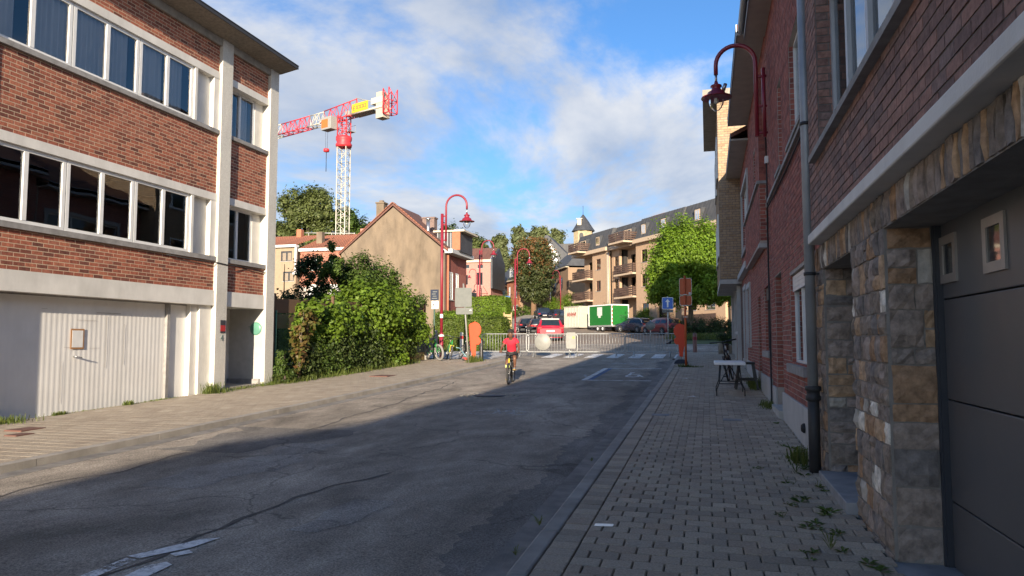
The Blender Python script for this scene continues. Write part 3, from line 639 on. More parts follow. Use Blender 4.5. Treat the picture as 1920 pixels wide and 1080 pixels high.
b = MB(fl); b.box((Y0 - .2, .50, ROOF + .055), (17.04, .61, ROOF + .075)); b.box((Y0 - .2, .581, ROOF - .028), (17.04, .60, ROOF + .05)); b.build('roof_edge', M['cast_iron'], LB)
b = MB(fl); b.box((Y0, .0, ROOF - .30), (16.6, .07, ROOF - .121)); b.build('frieze', M['concrete'], LB)
# garage: corrugated up-and-over door, post, side strip
ZG = gz(12) + .03
G = MB(fl); n_ = 40; ya, yb = 8.9, 13.34; zt = 2.40
vs = []
for k in range(n_ * 4 + 1):
    u = ya + (yb - ya) * k / (n_ * 4); ph = k % 4; d = -.235 + (.0018 if ph in (1, 2) else 0); vs += [(u, d, ZG - .1), (u, d, zt)]
G.add(vs, [(2 * k, 2 * k + 2, 2 * k + 3, 2 * k + 1) for k in range(n_ * 4)])
gd = G.build('garage_door', M['garage_white'], LB); gd['_w'] = 1; INV[gd.name] = Matrix.Identity(4)
b = MB(fl); b.box((10.93, -.222, 1.47), (11.23, -.216, 1.84), 1); b.box((10.96, -.2158, 1.50), (11.20, -.213, 1.81), 0); b.build('taped_notice', [M['window_white'], mat('tape_brown', (.42, .22, .09), (.34, .17, .07), rough=.5)], gd)
b = MB(fl); b.tube([(11.02, -.23, 1.33), (11.02, -.15, 1.33)], .016); b.tube([(11.02, -.16, 1.33), (11.13, -.15, 1.31)], .012); b.build('handle', M['steel'], gd)
b = MB(fl)
for (a, c, z0, z1) in ((11.5, 12.1, 2.15, 2.157), (11.75, 11.756, 1.1, 2.1), (12.2, 12.206, 1.15, 1.95), (10.3, 10.42, 2.18, 2.184), (10.75, 10.753, .5, 1.25), (11.05, 11.5, 2.0, 2.004), (10.8, 10.95, 1.5, 1.504), (11.35, 11.6, 1.48, 1.483)): b.box((a, -.2235, z0), (c, -.2215, z1))
b.build('scratch_mark', M['concrete'], gd)
b = MB(fl); b.box((13.345, -.26, ZG - .1), (13.43, -.17, 2.40)); b.build('garage_post', M['sill_grey'], LB)
b = MB(fl); b.box((13.44, -.26, ZG - .1), (13.98, -.22, 2.40)); b.build('side_panel', M['garage_white'], LB)
b = MB(fl); b.box((13.985, -.3, ZG - .12), (14.2, -.10, 2.427)); b.box((14.205, -.3, ZG - .12), (14.597, -.04, 2.427)); b.build('jamb', M['white_paint'], LB)
b = MB(fl); b.box((8.753, -.3, ZG - .15), (8.895, -.12, 2.427)); b.build('jamb', M['white_paint'], LB)
b = MB(fl); b.box((8.753, -.26, 2.40), (13.98, -.205, 2.43)); b.build('door_track', M['sill_grey'], LB)
b = MB(fl); b.box((8.75, -.3, ZG - .3), (14.0, -.02, ZG - .035)); b.build('threshold', M['concrete'], LB)
for (a, c) in ((2.6, 8.35), (-3.6, 2.2)):
    b = MB(fl); b.box((a, -.3, gz(a) - .3), (c, -.2, 2.42)); b.build('garage_door', M['garage_white'], LB)
# entrance recess
ZE = gz(16) + PAV
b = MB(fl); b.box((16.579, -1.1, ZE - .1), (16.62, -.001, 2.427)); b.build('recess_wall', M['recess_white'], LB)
b = MB(fl); b.box((15.0, -1.1, 2.43), (16.578, -.301, 2.5)); b.build('recess_ceiling', M['white_paint'], LB)
b = MB(fl); b.box((14.85, -1.1, ZE - .2), (14.998, -.451, 2.42)); b.build('recess_wall', M['white_paint'], LB)
b = MB(fl); b.box((15.0, -1.1, ZE - .2), (16.578, .03, ZE + .05)); b.build('step', M['concrete'], LB)
b = MB(fl); ed = b
ed.box((15.0, -1.02, ZE + .05), (15.06, -.95, 2.42)); ed.box((16.1, -1.02, ZE + .05), (16.3, -.95, 2.42)); ed.box((15.06, -1.02, 1.0), (16.1, -.95, 1.22)); ed.box((15.06, -1.02, ZE + .05), (16.1, -.95, ZE + .14)); ed.box((15.06, -1.02, 2.34), (16.1, -.95, 2.42)); ed.box((16.3, -1.02, ZE), (16.578, -.97, 2.42))
dr = ed.build('entrance_door', M['white_paint'], LB); dr['_w'] = 1; INV[dr.name] = Matrix.Identity(4)
b = MB(fl); b.quad((15.06, -.99, ZE + .1), (16.1, -.99, ZE + .1), (16.1, -.99, 2.36), (15.06, -.99, 2.36)); b.build('pane', M['dark_glass'], dr)
b = MB(fl); b.box((15.3, -.949, 1.08), (15.6, -.94, 1.14)); b.build('letter_slot', M['steel'], dr)
b = MB(fl); b.box((16.5, -.95, ZE + .05), (16.577, -.03, ZE + .17)); b.build('skirting', M['sill_grey'], LB)
# plates and number at the door
mat('teal_plate', (.12, .30, .22), (.09, .24, .18), rough=.35); mat('sign_red', (.45, .03, .03), rough=.5); mat('sign_dark', (.05, .05, .06), rough=.4); mat('number_teal', (.16, .22, .20), rough=.5)
t_ = thing('house_plate', 'small red and dark plate on the pilaster by the door', 'sign', (XL + .09, 14.85, 1.9)); b = MB(fl); b.box((14.77, .087, 1.80), (14.95, .096, 2.10), 1); b.box((14.775, .0965, 1.84), (14.945, .1, 1.98), 0); b.build('plate', [M['sign_red'], M['sign_dark']], t_)
t_ = thing('oval_plate', 'round teal plate on the white entrance recess', 'plate', (XL - .1, 16.575, 1.93)); b = MB()
b.lathe([(0, -.03), (.12, -.028), (.165, -.012), (.17, 0)], (XL - .19, 16.576, 1.93), 28, axis='y'); b.add([(XL - .4, 16.57, 1.97), (XL + .01, 16.57, 1.97), (XL + .01, 16.565, 1.985), (XL - .4, 16.565, 1.985)], [(0, 1, 2, 3)]); b.build('disc', M['teal_plate'], t_)
def text_obj(body, name, size, matn, parent, mtx, extrude=.004):
    cu = bpy.data.curves.new(name, 'FONT'); cu.body = body; cu.size = size; cu.extrude = extrude; cu.align_x = 'CENTER'; cu.align_y = 'CENTER'
    tmp = bpy.data.objects.new('tmp', cu); COL.objects.link(tmp); bpy.context.view_layer.update()
    me = bpy.data.meshes.new_from_object(tmp); bpy.data.objects.remove(tmp); me.materials.clear(); me.materials.append(M[matn])
    me.transform(mtx); return put(name, me, parent)
def face_mtx(p, right, up):
    r_, u_ = Vector(right).normalized(), Vector(up).normalized(); n_ = r_.cross(u_)
    return Matrix(((r_.x, u_.x, n_.x, p[0]), (r_.y, u_.y, n_.y, p[1]), (r_.z, u_.z, n_.z, p[2]), (0, 0, 0, 1)))
t_ = thing('house_number', 'house number beginning with 4 on the pilaster', 'house number', (XL + .09, 14.87, 1.66)); text_obj('4', 'digit', .2, 'number_teal', t_, face_mtx((XL + .09, 14.84, 1.68), (0, 1, 0.1), (0, -.1, 1)))
# cable run along the lower sill
b = MB(fl); b.tube([(13.0, .05, 3.43), (14.0, .05, 3.41), (14.6, .1, 3.42), (15.0, .1, 3.40), (15.6, .04, 3.42), (16.6, .05, 3.36), (16.97, .05, 3.25), (16.98, .02, 2.9)], .012, 6); b.build('cable', M['black_rubber'], LB)
# ================================================================== RIGHT ROW
XR = 1.15; fr_ = right_frame(XR)
# ---- house with the stone ground floor and the dark garage (Y 1.2 .. 8.9)
RA = thing('stone_fronted_house', 'brown brick house with rough stone ground floor and dark garage door', 'house', (XR + 4, 5, gz(5)))
UPX = 1.06; fu = right_frame(UPX)
AY0, AY1, TOPA = -2.0, 8.02, 6.9
# stones
stone_bed = []
ST = []
def stones(fr, u0, u1, z0, z1, ops=(), hmin=.10, hmax=.24, lmin=.09, lmax=.34, soldier=False, seed=1):
    q = random.Random(seed); z = z0
    while z < z1 - .03:
        h_ = min(q.uniform(hmin, hmax), z1 - z)
        if z1 - (z + h_) < .05: h_ = z1 - z
        u = u0
        while u < u1 - .01:
            l_ = q.uniform(.05, .11) if soldier else q.uniform(lmin, lmax); c = min(u + l_, u1)
            if u1 - c < .05: c = u1
            mid, zm = (u + c) / 2, z + h_ / 2
            if not any(o[0] < mid < o[1] and o[2] < zm < o[3] for o in ops):
                if not soldier and h_ > .17 and q.random() < .35 and c - u < .2:
                    zz = z + h_ * q.uniform(.35, .65); ST.append((fr, u, c, z, zz)); ST.append((fr, u, c, zz, z + h_))
                else: ST.append((fr, u, c, z, z + h_))
            u = c
        z += h_
def stone_obj(fr, a, c, za, zb, parent):
    g = rnd.uniform(.004, .009); b = MB(fr); nu = 4 if c - a > .12 else 2; nz = 3 if zb - za > .1 else 2
    pr = rnd.uniform(.006, .03)
    P_ = []; 
    for j in range(nz + 1):
        for i in range(nu + 1):
            u = a + g + (c - a - 2 * g) * i / nu; z = za + g + (zb - za - 2 * g) * j / nz
            edge = i in (0, nu) or j in (0, nz)
            d = (pr * .35 if edge else pr) + rnd.uniform(-.006, .009)
            if edge: u += rnd.uniform(-.004, .004); z += rnd.uniform(-.004, .004)
            P_.append((u, d, z))
    n_ = nu + 1; fs = [(j * n_ + i, j * n_ + i + 1, (j + 1) * n_ + i + 1, (j + 1) * n_ + i) for j in range(nz) for i in range(nu)]
    loop = list(range(n_)) + [j * n_ + nu for j in range(1, nz + 1)] + [nz * n_ + i for i in range(nu - 1, -1, -1)] + [j * n_ for j in range(nz - 1, 0, -1)]
    base = len(P_); bk = [(P_[i][0], -.03, P_[i][2]) for i in loop]
    fs += [(loop[(k + 1) % len(loop)], loop[k], base + k, base + (k + 1) % len(loop)) for k in range(len(loop))]
    b.add(P_ + bk, fs, 0, False); return b.build('stone', M['stone_pale' if (rnd.random() < .05 and (c - a) < .25) else 'stone_wall'], parent)
GA0, GA1, GT = 1.75, 5.36, 2.37           # garage opening
DA0, DA1, DT = 6.50, 8.02, 2.35           # door recess
opsA = [(GA0, GA1, -1, GT), (DA0, DA1, -1, DT)]
zb_ = .0
stones(fr_, GA1, DA0, zb_, 2.20, seed=3, hmin=.09, hmax=.2, lmin=.07, lmax=.26)
stones(fr_, DA1, 8.58, zb_, 2.20, seed=4)
stones(fr_, GA0, DA0, 2.372, 2.60, [], soldier=True, hmin=.228, hmax=.23, seed=5); stones(fr_, DA0, 8.58, 2.352, 2.60, [], soldier=True, hmin=.24, hmax=.25, seed=6)
stones(fr_, GA1, DA0, 2.20, 2.372, seed=7, hmin=.17, hmax=.18); stones(fr_, DA1, 8.58, 2.20, 2.352, seed=8, hmin=.15, hmax=.16)
stones(fr_, -2, GA0, zb_, 2.60, seed=9)
fj1 = south_frame(XR + .012, GA1); stones(fj1, 0, .33, zb_, GT - .0, seed=10, hmin=.1, hmax=.26, lmin=.15, lmax=.34)
fj2 = south_frame(XR + .012, DA1); stones(fj2, 0, .60, zb_ + .12, DT, seed=12, hmin=.1, hmax=.22, lmin=.15, lmax=.36)
for k_, it in enumerate(ST):
    stone_obj(*it, RA)
wall_panel(fr_, AY0, 8.6, -.4, 2.60, opsA, M['stone_mortar'], RA, d0=-.36, d1=0)
b = MB(fr_); b.box((DA1, -.72, -.3), (8.6, -.361, 2.6)); b.box((GA1, -.36, -.3), (GA1 + .001, -.3601, 2.4)); b.build('wall', M['stone_mortar'], RA)
b = MB(fr_); b.box((DA0 - .1, -.76, 2.36), (8.6, -.361, 2.6)); b.box((DA0 - .3, -.76, -.3), (DA0 - .001, -.361, 2.6)); b.build('wall', M['stone_mortar'], RA)
# door in its recess, blue stone step
zs_ = gz(7.2) + PAV
b = MB(fr_); b.box((DA0, -.70, zs_), (DA1, -.64, 2.36)); dA = b.build('entrance_door', M['dark_wood'], RA)
b = MB(fr_); b.box((DA0 + .003, -.64, zs_ - .2), (DA1 - .003, .10, zs_ + .075)); b.build('doorstep', M['blue_stone'], RA, bevel=.008)
b = MB(fr_); b.box((GA0, -.36, gz(4) - .2), (GA1, .04, gz(4) + PAV + .012)); b.build('threshold', M['blue_stone'], RA)
# garage door: four wide panels with shadow gaps, small square windows
gx = -.33
zz = [gz(4) + PAV + .015, .605, 1.245, 1.885, 2.50]
gdA = None
for k in range(4):
    b = MB(fr_); b.box((GA0, gx - .04, zz[k] + .004), (GA1 - .045, gx, zz[k + 1] - .004)); p_ = b.build('door_panel', M['anthracite'], RA, bevel=.006)
    if k == 3: gdA = p_; gdA['_w'] = 1; INV[gdA.name] = Matrix.Identity(4)
b = MB(fr_); b.box((GA0, gx - .06, 0), (GA1, gx - .042, 2.5)); b.build('door_core', M['black_metal'], RA)
b = MB(fr_); b.box((GA1 - .042, gx - .04, -.05), (GA1 - .004, gx + .035, 2.44)); b.box((GA1 - .032, gx + .035, -.05), (GA1 - .012, gx + .05, 2.44)); b.build('door_frame', M['anthracite_frame'], RA)
b = MB(fr_); b.box((GA0, gx - .04, 2.40), (GA1 - .07, gx + .06, 2.5)); b.box((GA0, gx + .06, 2.372), (GA1 - .01, -.002, 2.42)); b.build('lintel', M['black_metal'], RA)
for yc in (5.16, 4.39, 3.62, 2.85, 2.1):
    a, c, za, zb = yc - .155, yc + .155, 1.985, 2.285
    b = MB(fr_); f_ = .055
    b.box((a, gx, za), (c, gx + .014, za + f_)); b.box((a, gx, zb - f_), (c, gx + .014, zb)); b.box((a, gx, za + f_), (a + f_, gx + .014, zb - f_)); b.box((c - f_, gx, za + f_), (c, gx + .014, zb - f_))
    b.build('window_frame', M['frame_steel'], gdA)
    b = MB(fr_); b.quad((a + f_, gx + .005, za + f_), (c - f_, gx + .005, za + f_), (c - f_, gx + .005, zb - f_), (a + f_, gx + .005, zb - f_)); b.build('pane', M['dark_glass'], gdA)
# white concrete ledge and brick storey above
b = MB(fr_); b.box((AY0, -.02, 2.602), (8.06, .135, 2.70)); b.build('ledge', M['white_paint'], RA, bevel=.012)
WA = [(2.6, 7.42, 3.42, 5.0)]
brA = Bricks(RA, M['brick_brown'], size=(.22, .075)); brA.face(fu, AY0, 8.08, 2.70, TOPA, WA)
fjw = south_frame(UPX, 7.42); brA.face(fjw, 0, .17, 3.42, 5.0, vis=False)
brA.done(300)
wall_panel(fu, AY0, 8.1, 2.70, TOPA, WA, M['mortar_grey'], RA, d0=-.2, d1=0)
b = MB(fu); b.box((2.5, -.2, 3.36), (7.66, .07, 3.418)); b.build('window_sill', M['sill_grey'], RA)
window(fu, 2.6, 7.42, 3.42, 5.0, RA, depth=-.18, frame='window_grey', cols=6, glass='glass', room='room_mid', curtain=False, fw=.07)
b = MB(fr_); b.box((AY0, -9, -.5), (8.08, -2.6, TOPA)); b.build('rear_wall', M['mortar_grey'], RA)
b = MB(fr_); b.box((7.9, -2.6, 2.6), (8.08, -.73, TOPA)); b.build('party_wall', M['mortar_grey'], RA)
def eave_roof(root, y0, y1, ze, xe, ridge, matr='tile_brown', fascia='soffit_pvc', deep=9.0, gut=True):
    """overhanging soffit, fascia and a pitched tile roof; X of the eave edge = xe"""
    b = MB(); b.box((xe, y0, ze), (XR + .05, y1, ze + .05)); b.build('soffit', M[fascia], root)
    b = MB(); b.box((xe - .02, y0 - .002, ze - .01), (xe - .003, y1 + .002, ze + .22)); b.build('fascia', M['zinc'], root)
    if gut: b = MB(); b.tube([(xe - .07, y0, ze + .17), (xe - .07, y1, ze + .17)], .065, 8); b.build('gutter_pipe', M['zinc'], root)
    xm = XR + deep / 2; b = MB()
    b.prism([(xe - .02, ze + .2), (xm, ridge), (XR + deep + .4, ze + .2), (XR + deep + .4, ze + .08), (xm, ridge - .12), (xe - .02, ze + .08)], y0, y1, axis='y'); b.build('roof', M[matr], root)
    for yy in (y0 + .02, y1 - .12):
        b = MB(); b.prism([(XR + .02, ze + .05), (XR + deep, ze + .05), (xm, ridge - .15)], yy, yy + .1, axis='y'); b.build('gable', M['brick_red'], root)
eave_roof(RA, AY0, 8.1, TOPA, .62, 9.4)
# ---- downpipe between the houses
DP = thing('downpipe', 'tall grey zinc downpipe with cast iron foot between stone and red brick houses', 'downpipe', (1.05, 8.22, gz(8.6) + PAV))
b = MB(); b.tube([(1.045, 8.22, 7.0), (1.045, 8.22, 1.12)], .052, 14); b.build('pipe', M['zinc'], DP)
b = MB(); b.tube([(1.045, 8.22, 1.13), (1.045, 8.22, gz(8.6) + PAV - .02)], .058, 14); b.lathe([(.058, 0), (.075, .01), (.075, .05), (.065, .06), (.065, .10), (.08, .11), (.08, .15), (.05, .155)], (1.045, 8.22, 1.0), 14); b.build('cast_foot', M['cast_iron'], DP)
for z in (2.3, 3.9, 5.4): b = MB(); b.lathe([(.052, 0), (.06, 0), (.06, .035), (.052, .035)], (1.045, 8.22, z), 14); b.box((1.09, 8.2, z + .008), (1.165, 8.24, z + .028)); b.build('bracket', M['cast_iron'], DP)
CB = thing('cable_duct', 'thin black cable duct running down beside the zinc downpipe', 'cable', (1.12, 8.66, gz(9) + PAV)); b = MB(); b.tube([(1.135, 8.63, 2.75), (1.135, 8.63, gz(9) + PAV)], .022, 8); b.build('duct', M['black_rubber'], CB)

# ---- red brick house (Y 8.9 .. 14.6)
def row_house(name, label, y0, y1, ztop, xw, brick, mortar, wins, door=None, plinth=.55, eave=None, ridge=None, nobj=300, plinthmat='plinth_pale', bsize=(.22, .075), visb=True):
    root = thing(name, label, 'house', (xw + 4, (y0 + y1) / 2, gz((y0 + y1) / 2)))
    f = right_frame(xw); zg = gz(y0)
    ops = [w_[:4] for w_ in wins] + ([door[:4]] if door else [])
    B_ = Bricks(root, M[brick], size=bsize); B_.face(f, y0 + .02, y1, zg + plinth, ztop, ops, vis=visb)
    for (a, c, za, zb) in ops:                                   # brick reveals on the side turned to the camera
        fj = south_frame(xw, c); B_.face(fj, 0, .15, max(za, zg + plinth), zb, vis=False, header=False)
    B_.done(nobj)
    wall_panel(f, y0, y1, zg - .5, ztop, ops, M[mortar], root, d0=-.26, d1=0)
    b = MB(f); pl = [(y0, y1)]
    if door: pl = [(max(y0, 8.68), door[0]), (door[1], y1)]
    for (a, c) in pl:
        b = MB(f); b.box((a + .003, .001, zg - .3), (c - .003, .035, zg + plinth)); b.build('plinth', M[plinthmat], root, bevel=.01)
    b = MB(f); b.box((y0, -9, zg - .5), (y1, -2.7, ztop)); b.build('rear_wall', M[mortar], root)
    b = MB(f); b.box((y0 + .01, -2.7, 3.0), (y1 - .01, -.27, 3.2)); b.build('floor_slab', M['room_dark'], root)
    for w_ in wins:
        a, c, za, zb, kw = w_; window(f, a, c, za, zb, root, **kw)
    if eave: eave_roof(root, y0, y1, ztop, eave, ridge or ztop + 2.6, gut=y0 < 10)
    return root, f
kwW = dict(depth=-.11, frame='window_white', glass='glass', cols=2, room='room_mid', sill='sill_grey', sillout=.07, silld=.12, curtain=True)
RB, fB = row_house('red_brick_house', 'red brick terraced house with roller shutter window beside the zinc downpipe', 8.1, 14.55, 7.45, 1.17, 'brick_red', 'mortar_pale',
    [(9.55, 11.35, 1.30, 2.56, dict(kwW, sh=.22)), (9.3, 10.75, 4.32, 5.75, dict(kwW, silld=.06)), (11.9, 12.5, 4.32, 5.75, dict(kwW, cols=1, silld=.06))], door=(12.55, 13.75, 0.2, 2.74), plinth=.62, eave=.80)
b = MB(fB); b.box((12.55, -.8, gz(13)), (13.75, -.75, 2.74)); b.build('entrance_door', M['dark_wood'], RB)
b = MB(fB); b.box((12.5, -.75, gz(13)), (13.8, .1, gz(13) + PAV + .11)); b.build('doorstep', M['concrete_pale'], RB)
b = MB(fB); b.box((13.752, -.75, .1), (13.95, -.261, 2.8)); b.build('reveal', M['brick_red'], RB)
b = MB(fB); b.box((8.3, .012, 4.20), (14.5, .05, 4.26)); b.build('string_course', M['sill_grey'], RB)
b = MB(fB); b.tube([(9.0, .03, 4.12), (11, .035, 4.08), (13.4, .03, 4.11), (14.4, .05, 4.10), (14.42, .05, 3.3), (14.44, .05, gz(14.4) + PAV + .02)], .016, 6); b.tube([(14.42, .04, 4.1), (14.42, .04, 5.6)], .011, 6); b.build('cable', M['black_rubber'], RB)
b = MB(fB); b.box((14.36, .01, 4.95), (14.46, .07, 5.08)); b.build('junction_box', M['window_white'], RB)
b = MB(); b.lathe([(0, -.05), (.04, -.045), (.06, -.02), (.06, 0)], (1.134, 9.75, .55), 14, axis='x'); b.build('vent', M['black_rubber'], RB)
# ---- second brick house with a shallow bay (Y 14.6 .. 20.9)
RC, fC = row_house('bay_brick_house', 'red brick terraced house with shallow brick bay and wide eaves behind the wall lamp', 14.6, 20.9, 7.55, 1.17, 'brick_red', 'mortar_pale',
    [(14.75, 16.3, 1.42, 2.72, dict(kwW, frame='dark_wood', sh=.25, curtain=False)), (15.3, 17.3, 4.75, 6.2, dict(kwW, sh=.3, silld=.07)), (18.2, 18.8, 4.75, 6.2, dict(kwW, cols=1, silld=.07))], door=(17.4, 18.4, .3, 2.65), plinth=.55, eave=.66, nobj=120)
b = MB(fC); b.box((17.4, -.6, gz(18)), (18.4, -.55, 2.65)); b.build('entrance_door', M['dark_wood'], RC)
fbay = right_frame(1.02); bb = Bricks(RC, M['brick_red']); bb.face(fbay, 14.9, 20.4, 3.55, 4.66, vis=False); fbs = south_frame(1.02, 14.9); bb.face(fbs, 0, .13, 3.55, 6.9, vis=False); b2 = bb.done(0)
b = MB(fbay); b.box((14.905, -.13, 3.5), (20.4, -.002, 4.66)); b.build('bay_panel', M['mortar_pale'], RC)
b = MB(fbay); b.box((14.905, -.13, 4.66), (15.15, -.002, 6.9)); b.build('bay_pier', M['brick_red'], RC)
b = MB(fbay); b.box((14.85, -.13, 4.662), (20.45, .05, 4.72)); b.build('bay_sill', M['sill_grey'], RC)
b = MB(fbay); b.box((14.9, -.13, 3.42), (15.15, .03, 3.498)); b.build('corbel', M['plinth_pale'], RC)
# ---- third house, pale stone frames (Y 20.9 .. 26)
RD, fD = row_house('narrow_brick_house', 'narrow brick house with pale stone window frames and dark eaves', 20.95, 25.95, 7.15, 1.17, 'brick_red', 'mortar_pale',
    [(21.3, 22.6, 1.55, 3.1, dict(kwW, curtain=False)), (21.4, 24.8, 4.4, 6.3, dict(kwW, cols=3, curtain=False))], door=(23.4, 24.8, .4, 3.2), plinth=.5, eave=.72, nobj=0)
b = MB(fD); b.box((23.4, -.4, gz(24)), (24.8, -.35, 3.2)); b.build('entrance_door', M['plinth_pale'], RD)
for (a, c, za, zb) in ((21.3, 22.6, 1.55, 3.1), (21.4, 24.8, 4.4, 6.3), (23.4, 24.8, .6, 3.2)):
    b = MB(fD); w2 = .14; b.box((a - w2, .003, za - .1), (a - .002, .05, zb + w2)); b.box((c + .002, .003, za - .1), (c + w2, .05, zb + w2)); b.box((a - .002, .003, zb + .003), (c + .002, .05, zb + w2)); b.build('stone_surround', M['plinth_pale'], RD)
b = MB(fD); b.box((21.0, .003, 3.62), (25.9, .16, 3.80)); b.build('ledge', M['plinth_pale'], RD)
# ---- tall corner building with an overhanging upper part (Y 26 .. 33)
RE = thing('corner_flats', 'tall brown brick corner building with its upper floors jutting over the pavement', 'building', (5, 29.5, gz(29.5)))
OX = .46; bE = Bricks(RE, M['brick_tan'], size=(.22, .085)); fE = south_frame(OX, 26.0); bE.face(fE, 0, 4.5, 3.72, 10.0, vis=True); fE2 = right_frame(OX); bE.face(fE2, 26.0, 33, 3.72, 10.0, [(26.9, 28.6, 4.6, 6.1), (30.2, 32.0, 4.6, 6.1), (26.9, 28.6, 7.4, 8.9), (30.2, 32.0, 7.4, 8.9)], vis=False)
bE.done(120)
b = MB(); b.box((OX, 26.002, 3.70), (9, 33, 10.0)); b.build('upper_wall', M['mortar_grey'], RE)
b = MB(); b.box((OX - .02, 25.98, 3.55), (1.3, 33.02, 3.70)); b.build('overhang_soffit', M['concrete_pale'], RE)
b = MB(); b.box((-.02, 25.6, 10.0), (9.4, 33.3, 10.22)); b.build('roof_slab', M['concrete'], RE)
b = MB(); b.box((1.75, 26.6, 10.221), (9.2, 33.0, 12.5)); b.build('unseen_shade_storey', M['brick_dark'], RE)  # unseen top storey, added and shaped to shade the round street tree
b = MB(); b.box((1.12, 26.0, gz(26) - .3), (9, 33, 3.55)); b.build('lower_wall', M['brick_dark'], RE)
for (a, c) in ((26.9, 28.6), (30.2, 32.0)):
    for z in (4.6, 7.4): window(fE2, a, c, z, z + 1.5, RE, depth=-.0, cols=2, fw=.06, glass='dark_glass', sill='concrete_pale')
for yy in (26.35, 29.2, 32.6): b = MB(); b.box((1.0, yy, gz(yy)), (1.118, yy + .28, 3.52)); b.build('column', M['plinth_pale'], RE)
b = MB(); b.box((1.06, 26.7, gz(27)), (1.118, 29.1, gz(27) + 1.1)); b.build('rubble_base', M['stone_wall'], RE)
b = MB(); b.box((1.02, 26.65, gz(27) + 1.1), (1.118, 29.15, gz(27) + 1.2)); b.build('coping', M['plinth_pale'], RE)
# ---- houses of the same row behind the photographer (they shade the street)
for (y0, y1, zt, lab) in ((-13, -2.05, 6.9, 'plain brick house next to the stone fronted one'), (-25, -13.05, 7.2, 'taller brick house further down the row'), (-46, -25.05, 8.3, 'three storey brick house at the bottom of the row')):
    root = thing('terraced_house', lab, 'house', (XR + 4, (y0 + y1) / 2, gz((y0 + y1) / 2))); f = right_frame(XR)
    ops = [(y0 + 1.2 + 3.2 * k, y0 + 2.9 + 3.2 * k, z, z + 1.5) for k in range(int((y1 - y0 - 2) / 3.2)) for z in (.9, 3.9)]
    wall_panel(f, y0, y1, gz(y0) - .5, zt, ops, M['brick_brown'], root)
    for o_ in ops: window(f, *o_, root, cols=2, glass='dark_glass', fw=.07, sill='sill_grey')
    b = MB(f); b.box((y0, -9, gz(y0) - .5), (y1, -2.6, zt)); b.build('rear_wall', M['mortar_grey'], root)
    eave_roof(root, y0, y1, zt, .62, zt + 2.4, matr='tile_orange')
# ================================================================== FOLIAGE
leaf_mat('leaf_lime', (.10, .175, .018), (.18, .27, .028), .42); leaf_mat('leaf_mid', (.055, .10, .018), (.105, .16, .028)); leaf_mat('leaf_dark', (.03, .055, .018), (.06, .095, .026))
leaf_mat('leaf_tree', (.10, .185, .015), (.18, .28, .022)); leaf_mat('leaf_hedge', (.07, .115, .018), (.13, .17, .026)); leaf_mat('leaf_far', (.085, .115, .035), (.14, .165, .05)); leaf_mat('leaf_birch', (.11, .14, .055), (.17, .19, .08), .35)
leaf_mat('leaf_conifer', (.038, .055, .018), (.075, .088, .026), .2); leaf_mat('leaf_conifer_brown', (.14, .075, .025), (.20, .10, .035), .2); leaf_mat('leaf_red', (.16, .08, .03), (.10, .14, .025)); leaf_mat('grass_blade', (.075, .115, .022), (.15, .175, .04), .3)
leaf_mat('leaf_fence', (.04, .07, .02), (.10, .135, .035)); leaf_mat('leaf_dry', (.30, .15, .06), (.36, .20, .09), .3)
mat('bark', (.11, .085, .06), (.06, .047, .035), rough=.95, scale=14, bump=.8, stretch=(1, 1, .25)); mat('bark_pale', (.34, .29, .22), (.22, .18, .13), rough=.9, scale=8, stretch=(1, 1, .3)); mat('bark_brown', (.22, .13, .075), (.15, .09, .05), rough=.9, scale=8, stretch=(1, 1, .3))
def leaf_mesh(name, pts, outv, size, material, up=.35, out=.6, ratio=.62, drop=0):
    n_ = len(pts); r3 = nr.normal(size=(n_, 3)); r3 /= np.linalg.norm(r3, axis=1)[:, None] + 1e-9
    nv = r3 + outv * out * 2 + np.array([0, 0, up * 2]); nv /= np.linalg.norm(nv, axis=1)[:, None] + 1e-9
    a = nr.normal(size=(n_, 3)); a -= nv * (a * nv).sum(1)[:, None]; a /= np.linalg.norm(a, axis=1)[:, None] + 1e-9
    a[:, 2] -= drop; b_ = np.cross(nv, a); s = size * nr.uniform(.6, 1.35, n_)[:, None]
    v = np.empty((n_, 4, 3)); v[:, 0] = pts - a * s * .5; v[:, 1] = pts + b_ * s * ratio * .5 + nv * s * .12; v[:, 2] = pts + a * s * .5; v[:, 3] = pts - b_ * s * ratio * .5 + nv * s * .12
    me = bpy.data.meshes.new(name); me.vertices.add(4 * n_); me.vertices.foreach_set('co', v.reshape(-1)); me.loops.add(4 * n_); me.loops.foreach_set('vertex_index', np.arange(4 * n_, dtype=np.int32))
    me.polygons.add(n_); me.polygons.foreach_set('loop_start', np.arange(n_, dtype=np.int32) * 4); me.polygons.foreach_set('loop_total', np.full(n_, 4, np.int32)); me.materials.append(material); me.update(calc_edges=True); me.validate(); return me
def blob_points(blobs, n_, clump=.3, nclump=26, shell=.62):
    wt = np.array([(b[3] * b[4] + b[4] * b[5] + b[3] * b[5]) for b in blobs]); wt = wt / wt.sum(); P, O = [], []
    for bl, w_ in zip(blobs, wt):
        c = np.array(bl[:3]); r = np.array(bl[3:6]); m = int(n_ * w_); k = max(6, int(nclump * w_ * len(blobs)))
        d = nr.normal(size=(k, 3)); d /= np.linalg.norm(d, axis=1)[:, None]
        cc = c + d * r * nr.uniform(shell, 1.0, k)[:, None]; ids = nr.integers(0, k, m)
        cr = clump * nr.uniform(.6, 1.3, k)
        off = nr.normal(size=(m, 3)) * .5
        p = cc[ids] + off * (cr[ids][:, None] * r.mean()); P.append(p)
        o = off * .7 + d[ids] * .6; O.append(o / (np.linalg.norm(o, axis=1)[:, None] + 1e-9))
    return np.concatenate(P), np.concatenate(O)
